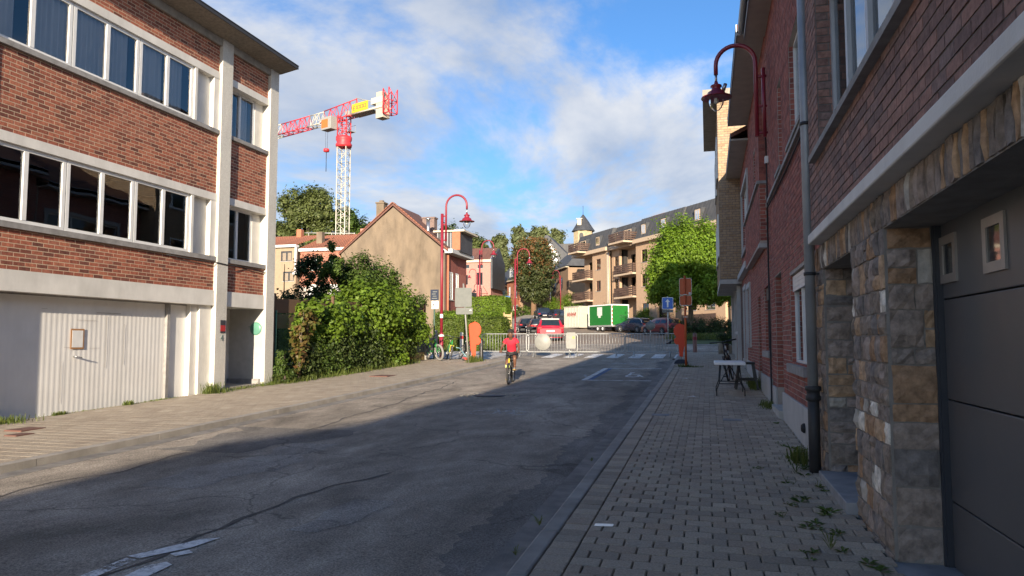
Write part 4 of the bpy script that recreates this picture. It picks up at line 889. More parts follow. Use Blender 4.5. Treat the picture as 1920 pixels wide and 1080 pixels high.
def foliage(name, parent, blobs, n_, size, material, clump=.3, nclump=26, shell=.62, zmin=None, **kw):
    P, O = blob_points(blobs, n_, clump, nclump, shell)
    if zmin is not None: k = P[:, 2] > zmin; P, O = P[k], O[k]
    o = put(name, leaf_mesh(name, P, O, size, material, **kw), parent); return o
def tree(name, label, loc, blobs, n_, size, material, trunk=(.25, .1), bark='bark', group=None, cat='tree', clump=.3, nclump=26, shell=.62, limbs=None, **kw):
    t = thing(name, label, cat, loc, group=group)
    zt = np.mean([b[2] for b in blobs]); top = max(b[2] + b[5] * .5 for b in blobs); base = Vector(loc)
    m = MB(); x, y, z = loc; mid = (x + rnd.uniform(-.1, .1), y + rnd.uniform(-.1, .1), z + (zt - z) * .55)
    cxm, cym = np.mean([b[0] for b in blobs]), np.mean([b[1] for b in blobs])
    m.tube([(x, y, z - .15), (x, y, z + .15), mid, (cxm, cym, zt), (cxm, cym, top)], [trunk[0] * 1.3, trunk[0], trunk[0] * .8, trunk[0] * .5, trunk[1] * .4], 8)
    for bl in (limbs or blobs):
        for q in range(3):
            e = (bl[0] + rnd.uniform(-.6, .6) * bl[3], bl[1] + rnd.uniform(-.6, .6) * bl[4], bl[2] + rnd.uniform(-.2, .7) * bl[5]); s_ = (mid[0] * .5 + cxm * .5, mid[1] * .5 + cym * .5, z + (zt - z) * rnd.uniform(.5, .85))
            m.tube([s_, tuple((s_[i] * .5 + e[i] * .5 + (.15 if i == 2 else 0)) for i in range(3)), e], [trunk[1], trunk[1] * .6, trunk[1] * .2], 5)
    m.build('trunk', M[bark], t)
    foliage('crown', t, blobs, n_, size, M[material], clump, nclump, shell, **kw); return t
def hedge(name, label, x0, x1, y0, y1, z0, z1, n_, size, material, group=None, rot=None, wob=.06):
    """clipped hedge: dense twigs inside and a skin of small leaves"""
    t = thing(name, label, 'hedge', ((x0 + x1) / 2, (y0 + y1) / 2, z0), group=group); i_ = .10
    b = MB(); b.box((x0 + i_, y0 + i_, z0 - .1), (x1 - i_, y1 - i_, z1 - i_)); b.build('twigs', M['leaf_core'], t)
    A = np.array([(x1 - x0) * (y1 - y0), (x1 - x0) * (z1 - z0), (x1 - x0) * (z1 - z0) * .3, (y1 - y0) * (z1 - z0), (y1 - y0) * (z1 - z0)]); ids = nr.choice(5, n_, p=A / A.sum()); q = nr.uniform(0, 1, (n_, 3))
    P = np.array([x0, y0, z0]) + q * np.array([x1 - x0, y1 - y0, z1 - z0]); O = np.zeros((n_, 3))
    for k, (ax, v, s_) in enumerate(((2, z1, 1), (1, y0, -1), (1, y1, 1), (0, x0, -1), (0, x1, 1))):
        s = ids == k; P[s, ax] = v; O[s, ax] = s_
    P += O * (nr.normal(size=(n_, 1)) * wob + wob * np.sin(P[:, :1] * 2.1 + P[:, 2:3] * 1.7) - .03); 
    put('foliage', leaf_mesh('foliage', P, O, size, M[material], up=.15, out=.6), t); return t
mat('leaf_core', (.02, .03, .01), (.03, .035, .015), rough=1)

# ---- overgrown plot beside the left building
gzl = lambda y: gz(y) + PAV
FN = thing('wire_fence', 'green wire mesh fence half hidden by plants beside the white entrance', 'fence', (-10.98, 22, gz(22)))
for y in (17.15, 19.7, 22.2, 24.7, 27.3):
    b = MB(); b.tube([(-10.98, y, gz(y) - .1), (-10.98, y, gz(y) + 2.0)], .028, 8); b.build('post', M['fence_green'] if 'fence_green' in M else mat('fence_green', (.03, .09, .06), rough=.5), FN)
b = MB(); 
for k in range(0, 240):
    y = 17.15 + k * .075 - 1.9
    for s_ in (1, -1):
        ya, yb = (y, y + 1.8) if s_ > 0 else (y + 1.8, y); za, zb = .12, 1.92; a0, a1 = ya, yb
        t0 = 0.; t1 = 1.
        for lim in (17.15, 27.3):
            pass
        if min(ya, yb) < 17.15 or max(ya, yb) > 27.3:
            lo = max(min(ya, yb), 17.15); hi = min(max(ya, yb), 27.3)
            if hi - lo < .1: continue
            f0 = (lo - min(ya, yb)) / 1.8; f1 = (hi - min(ya, yb)) / 1.8
            if s_ > 0: za, zb = .12 + 1.8 * f0, .12 + 1.8 * f1; a0, a1 = lo, hi
            else: za, zb = .12 + 1.8 * (1 - f1), .12 + 1.8 * (1 - f0); a0, a1 = hi, lo
        b.add([(-10.975, a0, gz(a0) + za), (-10.975, a0 + .007, gz(a0) + za), (-10.975, a1 + .007, gz(a1) + zb), (-10.975, a1, gz(a1) + zb)], [(0, 1, 2, 3)])
b.build('wire_mesh', M['fence_green'], FN)['kind'] = 'stuff'
mat('board_brown', (.15, .085, .05), (.075, .045, .03), rough=.85, scale=5, isl=.6, stretch=(1, .12, 1)); mat('screen_grey', (.11, .13, .12), (.07, .085, .08), rough=.9, scale=4); mat('base_ochre', (.38, .27, .11), (.28, .2, .09), rough=.9, scale=4)
BS = thing('board_screen', 'weathered brown board screen behind the overgrown fence', 'screen', (-11.15, 22, gz(22)))
for k in range(3, 5):
    b = MB(); z = .25 + .42 * k
    for (a, c) in ((17.2, 20.4), (20.45, 23.9), (23.95, 27.9)): b.add([(-11.17, a, gz(a) + z), (-11.17, c, gz(c) + z), (-11.17, c, gz(c) + z + .38), (-11.17, a, gz(a) + z + .38), (-11.13, a, gz(a) + z), (-11.13, c, gz(c) + z), (-11.13, c, gz(c) + z + .38), (-11.13, a, gz(a) + z + .38)], [(0, 1, 2, 3), (4, 5, 6, 7), (3, 2, 6, 7), (0, 1, 5, 4), (0, 3, 7, 4), (1, 2, 6, 5)])
    b.build('board', M['board_brown'], BS)
for y in (17.2, 20.4, 23.9, 27.95): b = MB(); b.box((-11.13, y - .05, gz(y) - .1), (-11.05, y + .05, gz(y) + 2.45)); b.build('post', M['board_brown'], BS)
LW = thing('low_base_wall', 'short ochre concrete base with grey privacy screen beside the green bikes', 'wall', (-10.95, 27.2, gz(27)))
b = MB(); b.box((-10.97, 25.9, gz(26) - .1), (-10.93, 27.6, gz(27) + .42)); b.build('base', M['base_ochre'], LW)
b = MB(); b.box((-10.965, 25.9, gz(27) + .42), (-10.94, 27.6, gz(27) + 1.75)); b.build('screen', M['screen_grey'], LW)
b = MB(); b.box((-11.0, 27.6, gz(27) - .1), (-10.88, 27.74, gz(27) + 1.0)); b.build('post', M['concrete_pale'], LW)
# shrubs
def shrub(name, label, loc, blobs, n_, size, material, group=None, **kw): return tree(name, label, loc, blobs, n_, size, material, trunk=(.05, .025), cat='shrub', group=group, **kw)
g_ = gz(22)
shrub('hazel_bush', 'bright green broad leaved bush bulging over the wire fence', (-11.6, 22.5, g_), [(-11.2, 21.2, 2.3, .9, 1.3, .8), (-11.1, 22.9, 2.75, .9, 1.3, .9), (-11.0, 24.6, 2.7, .9, 1.2, .9), (-10.9, 26.0, 2.15, .75, .9, .7), (-11.2, 19.8, 1.95, .7, .9, .7), (-11.0, 23.3, 1.7, .55, 1.2, .5), (-10.8, 24.3, 1.0, .35, .7, .55), (-11.0, 18.6, 1.9, .4, .8, .5), (-11.0, 18.9, 2.45, .4, .6, .35)], 34000, .125, 'leaf_lime', clump=.36, nclump=30, shell=.45, ratio=.8)
shrub('tall_shrub', 'tall small leaved shrub rising against the stucco gable', (-12.4, 24.6, gz(24.6)), [(-12.0, 23.6, 4.0, .9, 1.0, .75), (-11.8, 25.4, 3.75, .8, 1.2, .8), (-12.2, 22.3, 4.3, .45, .5, .75), (-11.4, 26.8, 3.1, .6, .9, .7), (-12.2, 24.6, 3.2, 1.1, 1.6, 1.0)], 26000, .095, 'leaf_mid', clump=.3, nclump=40, shell=.35)
shrub('holly_tree', 'dark leaved holly standing behind the bright green bush', (-13.4, 22.6, gz(22.6)), [(-13.2, 22.8, 3.7, .6, .6, .9), (-13.4, 21.4, 2.5, .8, .9, .7), (-13.8, 20.2, 2.2, .9, 1.0, .6)], 11000, .11, 'leaf_dark', clump=.34, nclump=34)
shrub('laurel_bush', 'dark bush between the end pillar and the holly', (-12.6, 18.8, gz(18.8)), [(-11.9, 18.2, 1.9, .5, .9, .6), (-12.7, 19.3, 2.1, .8, .9, .6), (-11.5, 19.3, 1.3, .3, 1.2, .8), (-11.5, 18.0, 1.0, .25, .8, .8), (-11.5, 21.5, 1.2, .25, 1.4, .8), (-11.5, 24.5, 1.2, .25, 1.6, .8)], 15000, .10, 'leaf_dark', clump=.3)
shrub('fence_ivy', 'dull dark creeper covering the lower half of the wire fence', (-10.95, 22.5, g_), [(-10.92, 18.6, 1.15, .16, .8, .85), (-10.92, 20.4, 1.3, .18, 1.1, .95), (-10.92, 22.6, 1.35, .18, 1.2, 1.0), (-10.92, 24.7, 1.35, .16, 1.0, .9), (-10.92, 26.0, 1.3, .12, .6, .8)], 30000, .075, 'leaf_fence', clump=.5, nclump=40, shell=.1, up=.1, drop=.3)
shrub('fence_creeper', 'green climbing plant hanging on the fence below the bright bush', (-10.9, 23.6, gz(23.6)), [(-10.82, 22.4, .95, .12, .5, .5), (-10.8, 24.0, .75, .15, .5, .38), (-10.84, 21.3, 1.5, .12, .6, .5), (-10.84, 25.6, 1.6, .12, .6, .4), (-10.84, 19.6, 1.1, .12, .6, .6), (-10.84, 20.6, .8, .12, .6, .5)], 9000, .10, 'leaf_mid', clump=.45, nclump=40, up=.2)
shrub('young_sapling', 'thin reddish green sapling growing by the end pillar', (-10.75, 17.9, gz(17.9)), [(-10.72, 17.95, 1.75, .2, .32, .45), (-10.7, 17.9, 1.15, .18, .28, .45), (-10.72, 18.35, 2.25, .2, .35, .3)], 750, .13, 'leaf_red', clump=.5, shell=.2)
shrub('corner_ivy', 'green ivy clump at the foot of the white end pillar', (-10.8, 17.25, gz(17.2)), [(-10.82, 17.25, .75, .18, .28, .42), (-10.75, 17.5, .6, .2, .35, .3), (-10.85, 17.2, 1.15, .1, .15, .3)], 2200, .075, 'leaf_mid', clump=.4, shell=.2)
shrub('dry_branch', 'orange withered branch hanging in the fence plants', (-10.8, 25.2, gz(25)), [(-10.76, 24.9, 1.55, .05, .10, .22), (-10.74, 25.15, 1.15, .05, .14, .28), (-10.72, 25.6, .95, .05, .16, .15)], 260, .12, 'leaf_dry', clump=.4, shell=.2)
def grass_strip(name, label, spots, n_, h_, material='grass_blade'):
    ids = nr.integers(0, len(spots), n_); sp = np.array(spots)[ids]; P = np.empty((n_, 3)); P[:, 0] = sp[:, 0] + nr.normal(size=n_) * sp[:, 2]; P[:, 1] = sp[:, 1] + nr.normal(size=n_) * sp[:, 3]
    P[:, 2] = np.interp(P[:, 1], _ys, _zs) + PAV - .02
    hh = h_ * nr.uniform(.35, 1.1, n_) * sp[:, 4]; an = nr.uniform(0, 6.28, n_); le = nr.uniform(.1, .7, n_) * hh; w_ = .006 + .008 * nr.uniform(0, 1, n_) * (h_ / .2)
    dx, dy = np.cos(an), np.sin(an); V = np.empty((n_, 4, 3)); V[:, 0] = P + np.stack([-dy * w_, dx * w_, 0 * w_], 1); V[:, 1] = P + np.stack([dy * w_, -dx * w_, 0 * w_], 1)
    V[:, 2] = P + np.stack([dx * le + dy * w_ * .3, dy * le - dx * w_ * .3, hh], 1); V[:, 3] = P + np.stack([dx * le - dy * w_ * .3, dy * le + dx * w_ * .3, hh], 1)
    me = bpy.data.meshes.new(name); me.from_pydata(V.reshape(-1, 3).tolist(), [], np.arange(4 * n_).reshape(-1, 4).tolist()); me.materials.append(M[material]); o = put(name, me); tag(o, label, 'grass', kind='stuff'); return o
grass_strip('wild_grass', 'tufts of wild grass along the foot of the overgrown fence', [(-10.65, 17.2 + .42 * k, .13, .2, rnd.uniform(.3, 1.2)) for k in range(21)] + [(-10.85, 17.2 + .5 * k, .1, .3, rnd.uniform(.6, 2.0)) for k in range(18)], 5200, .20)
grass_strip('garage_weeds', 'yellowish weeds along the foot of the white garage', [(-10.9, 9.45, .14, .16, 1.0), (-10.95, 10.5, .03, .08, .6), (-10.95, 12.1, .03, .05, .8), (-10.97, 12.9, .03, .3, .4), (-10.93, 9.2, .1, .2, .8), (-10.85, 14.45, .07, .12, 2.0), (-10.8, 14.65, .1, .15, .9), (-10.85, 15.6, .08, .3, .7), (-10.8, 16.6, .08, .25, .9), (-10.97, 11.2, .03, .8, .3)], 2000, .13)

# ================================================================== TREES AND HEDGES BEYOND
gt = gz(57)
tree('street_tree', 'round bright green tree standing behind the dark hedge', (-1.2, 57, gt), [(-1.4, 57, 8.3, 2.7, 2.7, 2.9), (-2.6, 56.6, 6.6, 2.0, 2.2, 1.9), (.4, 57.4, 6.4, 2.2, 2.2, 1.9), (-1.2, 56.2, 5.6, 2.6, 2.2, 1.2), (1.2, 57.2, 5.2, 1.5, 1.6, .9), (-3.2, 57, 5.3, 1.5, 1.6, .9)], 85000, .19, 'leaf_tree', trunk=(.22, .1), clump=.24, nclump=110, shell=.55)
bgb = lambda x, y, z, s: (x, y, z, s, s, s * 1.1)
tree('ash_tree', 'large pale green ash tree behind the row houses and crane', (-69, 117, gz(117)), [(-70.5, 117, 24.5, 4.0, 4, 4.6), (-67, 117.5, 25.5, 3.6, 4, 4.2), (-73.5, 116.5, 20, 3.4, 3.5, 4.0), (-69, 117, 17.5, 4.6, 4, 4.5), (-65.5, 118, 19.5, 3.0, 3, 4.5)], 34000, .5, 'leaf_far', trunk=(.4, .2), bark='bark_pale', clump=.24, nclump=80, shell=.4)
tree('plane_tree', 'dark green tree to the right of the crane mast', (-60.5, 120, gz(120)), [(-62.6, 119.5, 22.5, 2.7, 3, 3.8), (-59.6, 120, 20, 2.6, 3, 3.6), (-61, 120, 15, 3.4, 3, 4)], 18000, .5, 'leaf_mid', trunk=(.35, .15), clump=.24, nclump=70, shell=.4)
tree('ash_tree', 'darker tree whose edge shows beside the white end pillar', (-76, 112, gz(112)), [(-76.5, 112, 19, 2.8, 3, 3.5), (-75, 112, 14.5, 3, 3, 3.5)], 10000, .5, 'leaf_mid', trunk=(.3, .15), clump=.26, nclump=50, shell=.4)
tree('maple_tree', 'rounded light green tree above the pink house roof', (-53, 160.5, gz(160)), [(-54, 160, 23.5, 3.3, 3, 3.6), (-51.2, 160.5, 22.8, 2.8, 3, 3.3), (-56.5, 160, 19, 3, 3, 3), (-52.5, 160, 18, 4, 3, 3.5)], 16000, .6, 'leaf_far', trunk=(.3, .15), clump=.26, nclump=70, shell=.4)
tree('birch_tree', 'narrow upright birch right of the light green tree', (-45.6, 162, gz(162)), [(-45.9, 162, 23.4, 1.7, 1.7, 2.8), (-45.4, 162, 18.5, 2.2, 2, 4)], 9000, .6, 'leaf_birch', trunk=(.2, .1), bark='bark_pale', clump=.3, nclump=60, shell=.3, drop=.4)
tree('birch_tree', 'tall loose birch behind the conifer', (-40.5, 163, gz(163)), [(-41.5, 163, 25, 2.0, 2, 3.2), (-40, 163, 20.5, 2.8, 2, 4), (-42.4, 162.5, 18.5, 2, 2, 4)], 13000, .6, 'leaf_birch', trunk=(.2, .1), bark='bark_pale', clump=.3, nclump=60, shell=.3, drop=.4)
tree('birch_tree', 'broad birch whose top meets the cloud beside the conifer', (-35, 164, gz(164)), [(-36.6, 164, 25, 2.8, 2, 3.0), (-33, 164.5, 24.6, 2.0, 2, 3.2), (-35, 164, 19.5, 3.6, 2, 4)], 14000, .6, 'leaf_birch', trunk=(.2, .1), bark='bark_pale', clump=.3, nclump=60, shell=.3, drop=.4)
tree('ash_tree', 'low dark tree above the dormer of the stucco house', (-42, 118, gz(118)), [(-42, 118, 19.6, 3.0, 2.5, 1.9), (-42.5, 118, 16, 3.5, 2.5, 3)], 4500, .42, 'leaf_dark', trunk=(.3, .15), clump=.26, shell=.5)
tree('poplar_tree', 'distant green tree left of the church tower', (-30, 185, gz(185)), [(-30, 185, 23.5, 4, 3, 2.2), (-26, 186, 24.5, 3, 3, 2.4)], 3500, .6, 'leaf_mid', trunk=(.3, .15), clump=.3, shell=.5)
# the conifer with its rusty crown: whorls of drooping branches
K = 1.247; cf = thing('old_conifer', 'dark conifer with rusty brown top on a bare trunk behind the parked cars', 'tree', (-24.2, 103.4, gz(103)))
def kp(x, y, z): return (-24.2 + (x + 19.1) * K, 103.4 + (y - 84) * K, 1.62 + (z - 1.62) * K)
b = MB(); b.tube([(-24.2, 103.4, gz(103) - .2), kp(-19.1, 84, 7.4), kp(-19.05, 84, 12.6)], [.46, .36, .08], 8)
P, O = [], []; zf = []
for k in range(230):
    z = 6.4 + 6.9 * (k / 230.) ** 1.0; f = (z - 6.0) / 7.4; rad = (2.5 * math.sin(min(1, f * 1.25 + .14) * math.pi * .62)) * (1.0 if f < .66 else max(.12, 1 - ((f - .66) / .36) ** 2 * .9)); a = k * 2.4 + rnd.uniform(-.3, .3); rad *= rnd.uniform(.75, 1.15)
    e = np.array(kp(-19.05 + rad * math.cos(a), 84 + rad * math.sin(a), z + rad * rnd.uniform(.0, .35))); s_ = np.array(kp(-19.08, 84, z - .3)); b.tube([tuple(s_), tuple(s_ * .5 + e * .5 + np.array([0, 0, .1])), tuple(e)], [.07, .05, .015], 4)
    m_ = 120; tt = nr.uniform(.3, 1.04, m_); p = s_ + (e - s_) * tt[:, None] + nr.normal(size=(m_, 3)) * np.array([.35, .35, .22]); P.append(p); o = (e - s_)[None] / (np.linalg.norm(e - s_) + .1) + nr.normal(size=(m_, 3)) * .3; O.append(o); zf.append(np.full(m_, f))
b.build('trunk', M['bark_brown'], cf); P = np.concatenate(P); O = np.concatenate(O); zf = np.concatenate(zf); br_ = nr.uniform(0, 1, len(P)) < np.clip((zf - .3) * .95, 0, .55)
put('crown', leaf_mesh('crown', P[~br_], O[~br_], .40, M['leaf_conifer'], up=.1, out=.4, ratio=.4), cf); put('rusty_foliage', leaf_mesh('rusty_foliage', P[br_], O[br_], .40, M['leaf_conifer_brown'], up=.1, out=.4, ratio=.45), cf)
# hedges
hedge('clipped_hedge', 'tall clipped yellow green hedge across the side road, front tier', -13.8, -10.1, 36.1, 37.6, gz(36), 2.72, 16000, .09, 'leaf_hedge')
hedge('clipped_hedge', 'higher hedge tier rising behind the clipped front tier', -14.4, -11.1, 37.75, 39.6, gz(38), 3.12, 14000, .09, 'leaf_lime')
hedge('garden_hedge', 'bright green hedge below the second red street lamp', -16.9, -13.85, 50.4, 52, gz(51), 4.75, 14000, .12, 'leaf_lime')
shrub('dark_hedge', 'long dark untrimmed hedge at the foot of the round green tree', (0, 52, gz(52)), [(-1.8, 52, 2.35, .8, .8, .65), (-.6, 52, 2.55, .9, .8, .65), (.6, 52, 2.55, .9, .8, .65), (1.8, 52, 2.55, .9, .8, .65), (3.2, 52, 2.55, 1.0, .8, .7), (4.8, 52, 2.55, 1.0, .8, .7)], 17000, .10, 'leaf_dark', clump=.42, shell=.4)
shrub('round_shrub', 'light green shrub behind the black and red parked cars', (-6.0, 81.5, gz(81)), [(-6.3, 81.5, 4.2, 1.3, 1, .9), (-5.0, 81.2, 3.9, 1.1, .8, .7)], 6000, .15, 'leaf_lime', clump=.34)
shrub('spiky_shrub', 'shrub peeking over the green trailer', (-11.2, 81, gz(81)), [(-11.0, 81, 4.5, 1.1, .9, 1.15)], 2500, .16, 'leaf_mid', clump=.4, shell=.3)
shrub('garden_shrub', 'bright shrubs around the fourth red lamp behind the cars', (-19.6, 105, gz(105)), [(-20.6, 105.4, 6.9, 1.6, 1.2, 1.1), (-18.6, 104.4, 7.2, 1.6, 1.2, 1.3), (-22.4, 106, 6.6, 1.3, 1.2, .9)], 5500, .18, 'leaf_lime', clump=.32)
shrub('garden_shrub', 'low shrubs around the trunk of the conifer', (-26, 104, gz(104)), [(-28.0, 103.5, 5.9, 1.5, 1, .8), (-25.8, 104, 6.0, 1.3, 1, .8), (-23.0, 105, 6.3, 1.3, 1, .8)], 5500, .18, 'leaf_mid', clump=.32)
shrub('dark_bush', 'round dark bush left of the apartment balconies', (-15.8, 92.5, gz(92.5)), [(-15.4, 92.2, 5.0, 1.1, 1, 1.1)], 2600, .14, 'leaf_dark', clump=.32)
shrub('balcony_hedge', 'dark hedge under the left balconies of the apartment block', (-13.8, 90.2, gz(90)), [(-13.6, 90.2, 4.9, 1.5, .8, .85)], 2400, .14, 'leaf_dark', clump=.32)
shrub('front_shrub', 'grey green shrub before the tan house', (-31, 108, gz(108)), [(-30.6, 107.6, 7.6, 1.9, 1.4, 1.6)], 2600, .2, 'leaf_birch', clump=.34, shell=.4)
shrub('potted_shrub', 'small potted shrub at the far corner of the right pavement', (.8, 33.2, gz(33) + PAV + .3), [(.75, 33.2, gz(33) + .85, .42, .42, .3)], 1500, .07, 'leaf_dark', clump=.4)
grass_strip('verge_grass', 'strip of grass in front of the dark hedge', [(x_ * .45 - 2, 49.5 + (k_ % 3) * .8, .3, .5, 1.3) for k_, x_ in enumerate(range(0, 18))], 7000, .3)
for (x, y, q_, lab) in ((.55, 33.2, 1.0, 'taller grey flower pot under the corner shrub'), (.98, 33.35, .8, 'shorter grey flower pot against the corner building')):
    b = MB(); b.lathe([(0, 0), (.11, 0), (.14, .42 * q_), (.15, .45 * q_), (.12, .45 * q_), (.11, .38 * q_), (0, .38 * q_)], (x, y, gz(y) + PAV), 12); tag(b.build('flower_pot', M['concrete']), lab, 'pot')
# ================================================================== BUILDINGS BEYOND
def simple_windows(f, root, lst, depth=-.05, frame='window_white', glass='dark_glass', sill='concrete_pale', cols=2):
    for (a, c, za, zb) in lst: window(f, a, c, za, zb, root, depth=depth, frame=frame, glass=glass, cols=cols, fw=.07, sill=sill)
mat('stucco_tan', (.235, .178, .122), (.15, .117, .085), rough=.95, scale=1.6, detail=9, bump=.35, bscale=20, stain=.45, contrast=(.25, .75), stretch=(1, 1, .4))
mat('pink_brick', (.44, .215, .175), (.36, .175, .145), rough=.9, scale=4, bump=.2); mat('cream', (.55, .48, .38), (.48, .42, .33), rough=.8); mat('tan_wall', (.33, .25, .165), (.27, .205, .14), rough=.9, scale=3); mat('orange_wall', (.40, .155, .085), (.33, .13, .07), rough=.9, scale=4)
mat('brown_wall', (.30, .205, .135), (.25, .17, .11), rough=.9, scale=5, bump=.2); mat('apt_wall', (.47, .32, .21), (.40, .27, .175), rough=.9, scale=5, bump=.2); mat('apt_pale', (.52, .40, .28), (.46, .35, .25), rough=.9); mat('church_stone', (.46, .37, .23), (.33, .265, .165), rough=.95, scale=2.2, bump=.5, contrast=(.35, .65)); mat('balcony_brown', (.10, .06, .045), (.07, .045, .035), rough=.5); mat('zinc_pale', (.55, .55, .53), rough=.5)
# ---- stucco gable house
GHx0, GHx1, GHy, GHy2 = -24.45, -16.85, 46.0, 50.6
GH = thing('stucco_gable_house', 'house with a big blank tan stucco gable and chimney', 'house', (-20.6, 48.5, gz(48)))
b = MB(); z0 = gz(46) - .4; prof = [(GHx0, z0), (GHx1, z0), (GHx1, 7.62), (-20.6, 10.72), (GHx0, 7.62)]; b.prism(prof, GHy, GHy + .3, axis='y'); b.build('gable_wall', M['stucco_tan'], GH)
b = MB(); b.prism(prof, GHy2 - .3, GHy2, axis='y'); b.box((GHx0, GHy + .3, z0), (GHx0 + .3, GHy2 - .3, 7.6)); b.build('rear_wall', M['brick_red'], GH)
fG = left_frame(GHx1); opsG = [(46.9, 47.7, 4.4, 6.3), (48.2, 48.9, 4.4, 6.3), (46.8, 48.8, 1.8, 3.6)]
wall_panel(fG, GHy + .31, GHy2 - .3, z0, 7.62, opsG, M['brick_red'], GH)
simple_windows(fG, GH, opsG[:2], glass='glass_curtain'); b = MB(fG); b.box((46.8, -.25, 1.6), (48.8, -.2, 3.6)); b.build('garage_door', M['dark_wood'], GH)
b = MB(fG); b.tube([(46.45, .09, 7.5), (46.45, .09, gz(46))], .07, 8); b.build('downpipe', M['orange_wall'], GH)
b = MB(fG); b.box((46.0, -.3, 7.45), (GHy2 + .1, .55, 7.75)); b.build('eave_box', M['zinc_pale'], GH, bevel=.03)
for sx in (-1, 1):
    e = GHx0 - .15 if sx < 0 else GHx1 + .25; b = MB(); ze = 7.55
    b.add([(e, GHy - .08, ze), (-20.6, GHy - .08, 10.82), (-20.6, GHy2, 10.82), (e, GHy2, ze), (e, GHy - .08, ze + .14), (-20.6, GHy - .08, 10.97), (-20.6, GHy2, 10.97), (e, GHy2, ze + .14)], [(0, 1, 2, 3), (4, 5, 6, 7), (0, 1, 5, 4), (2, 3, 7, 6), (0, 3, 7, 4)]); b.build('roof', M['tile_brown'], GH)
    b = MB(); n_ = 22
    for k in range(n_):
        t0, t1 = k / n_, (k + 1) / n_ - .006; xa, xb = e + (-20.6 - e) * t0, e + (-20.6 - e) * t1; za, zb = ze + .1 + (10.92 - ze) * t0, ze + .1 + (10.92 - ze) * t1
        b.add([(xa, GHy - .14, za), (xb, GHy - .14, zb - .0), (xb, GHy + .12, zb), (xa, GHy + .12, za), (xa, GHy - .14, za + .09), (xb, GHy - .14, zb + .06), (xb, GHy + .12, zb + .06), (xa, GHy + .12, za + .09)], [(0, 1, 2, 3), (4, 5, 6, 7), (0, 1, 5, 4), (2, 3, 7, 6), (0, 3, 7, 4), (1, 2, 6, 5)])
    o = b.build('verge_tiles', M['tile_orange'], GH); o['kind'] = 'stuff'
b = MB(); b.box((-21.9, 46.1, 9.5), (-21.35, 46.7, 11.05)); b.box((-21.95, 46.05, 11.05), (-21.3, 46.75, 11.15)); b.box((-21.75, 46.25, 11.15), (-21.5, 46.5, 11.3)); b.build('chimney', M['stucco_tan'], GH)
b = MB(); b.box((-19.5, 48.6, 9.3), (-18.6, 49.2, 10.3)); b.box((-19.55, 48.55, 10.3), (-18.55, 49.25, 10.4)); b.build('chimney', M['brick_dark'], GH)
b = MB(); b.tube([(-18.4, 46.9, 8.5), (-18.4, 46.9, 9.9)], .12, 10); b.lathe([(.2, 0), (.2, .05), (.02, .12)], (-18.4, 46.9, 9.95), 10); b.build('steel_flue', M['steel'], GH)
b = MB(); b.box((-17.9, 47.3, 7.7), (-16.2, 50, 9.05)); dm = b.build('dormer', M['slate'], GH); dm['_w'] = 1; INV[dm.name] = Matrix.Identity(4)
b = MB(); b.box((-18.1, 47.1, 9.05), (-15.85, 50.2, 9.17)); b.build('dormer_roof', M['cream'], dm); b = MB(); b.box((-16.75, 47.2, 7.8), (-16.18, 47.299, 9.05)); b.build('dormer_cheek', M['orange_wall'], dm)
for k in range(5): b = MB(); b.box((-17.85 + .24 * k, 47.25, 7.85), (-17.80 + .24 * k, 47.297, 9.03)); b.build('standing_seam', M['zinc'], dm)
# ---- two row houses behind the shrubs
def roof_s(root, x0, x1, y0, y1, ze, zr, matr, rows=14):
    """pitched roof sloping to the camera side, with tile courses"""
    b = MB()
    for k in range(rows):
        t0, t1 = k / rows, (k + 1) / rows; ya, yb = y0 + (y1 - y0) * t0, y0 + (y1 - y0) * t1; za, zb = ze + (zr - ze) * t0, ze + (zr - ze) * t1
        b.add([(x0, ya - .03, za + .05), (x1, ya - .03, za + .05), (x1, yb, zb + .0), (x0, yb, zb + .0), (x0, ya - .03, za - .02), (x1, ya - .03, za - .02)], [(0, 1, 2, 3), (4, 5, 1, 0)])
    for k in range(int((x1 - x0) / .3)):
        x = x0 + .3 * k; b.add([(x, y0 - .04, ze + .05), (x + .12, y0 - .04, ze + .09), (x + .24, y0 - .04, ze + .05), (x, y1, zr + .01), (x + .12, y1, zr + .06), (x + .24, y1, zr + .01)], [(0, 1, 4, 3), (1, 2, 5, 4)])
    o = b.build('roof', M[matr], root); return o
H1 = thing('tan_row_house', 'pale tan brick row house with red tile roof and white cornice', 'house', (-45.5, 74, gz(73)))
f1 = south_frame(-50, 71); ops = [(4.98, 6.32, 10.3, 11.4), (5.3, 6.63, 8.1, 9.15), (1.0, 2.5, 10.3, 11.4), (1.0, 2.5, 8.1, 9.15)]
wall_panel(f1, 0, 6.85, gz(71) - .5, 11.8, ops, M['tan_wall'], H1); simple_windows(f1, H1, ops, frame='anthracite_frame', glass='glass_curtain')
b = MB(); b.box((-50, 70.6, 11.8), (-43.0, 71.3, 12.05)); b.build('cornice', M['window_white'], H1); b = MB(); b.box((-43.15, 70.7, 9.0), (-43.0, 70.95, 11.8)); b.box((-43.3, 70.6, 8.8), (-42.7, 71.0, 9.0)); b.build('downpipe', M['window_white'], H1)
b = MB(); b.box((-50, 71.3, gz(71)), (-43.15, 83, 11.7)); b.build('rear_wall', M['tan_wall'], H1); roof_s(H1, -50, -43.0, 70.9, 77, 12.05, 13.95, 'tile_orange')
b = MB(); b.box((-46.2, 76, 13.4), (-45.6, 76.6, 14.6)); b.build('chimney', M['orange_wall'], H1)
H2 = thing('orange_row_house', 'orange brick row house with boarded white windows beside the gable', 'house', (-40, 74, gz(73)))
f2 = south_frame(-42.95, 71.5); ops = [(1.15, 2.25, 9.25, 10.5), (3.55, 4.65, 9.2, 10.4), (1.15, 2.25, 6.2, 7.7), (3.55, 4.65, 6.2, 7.7)]
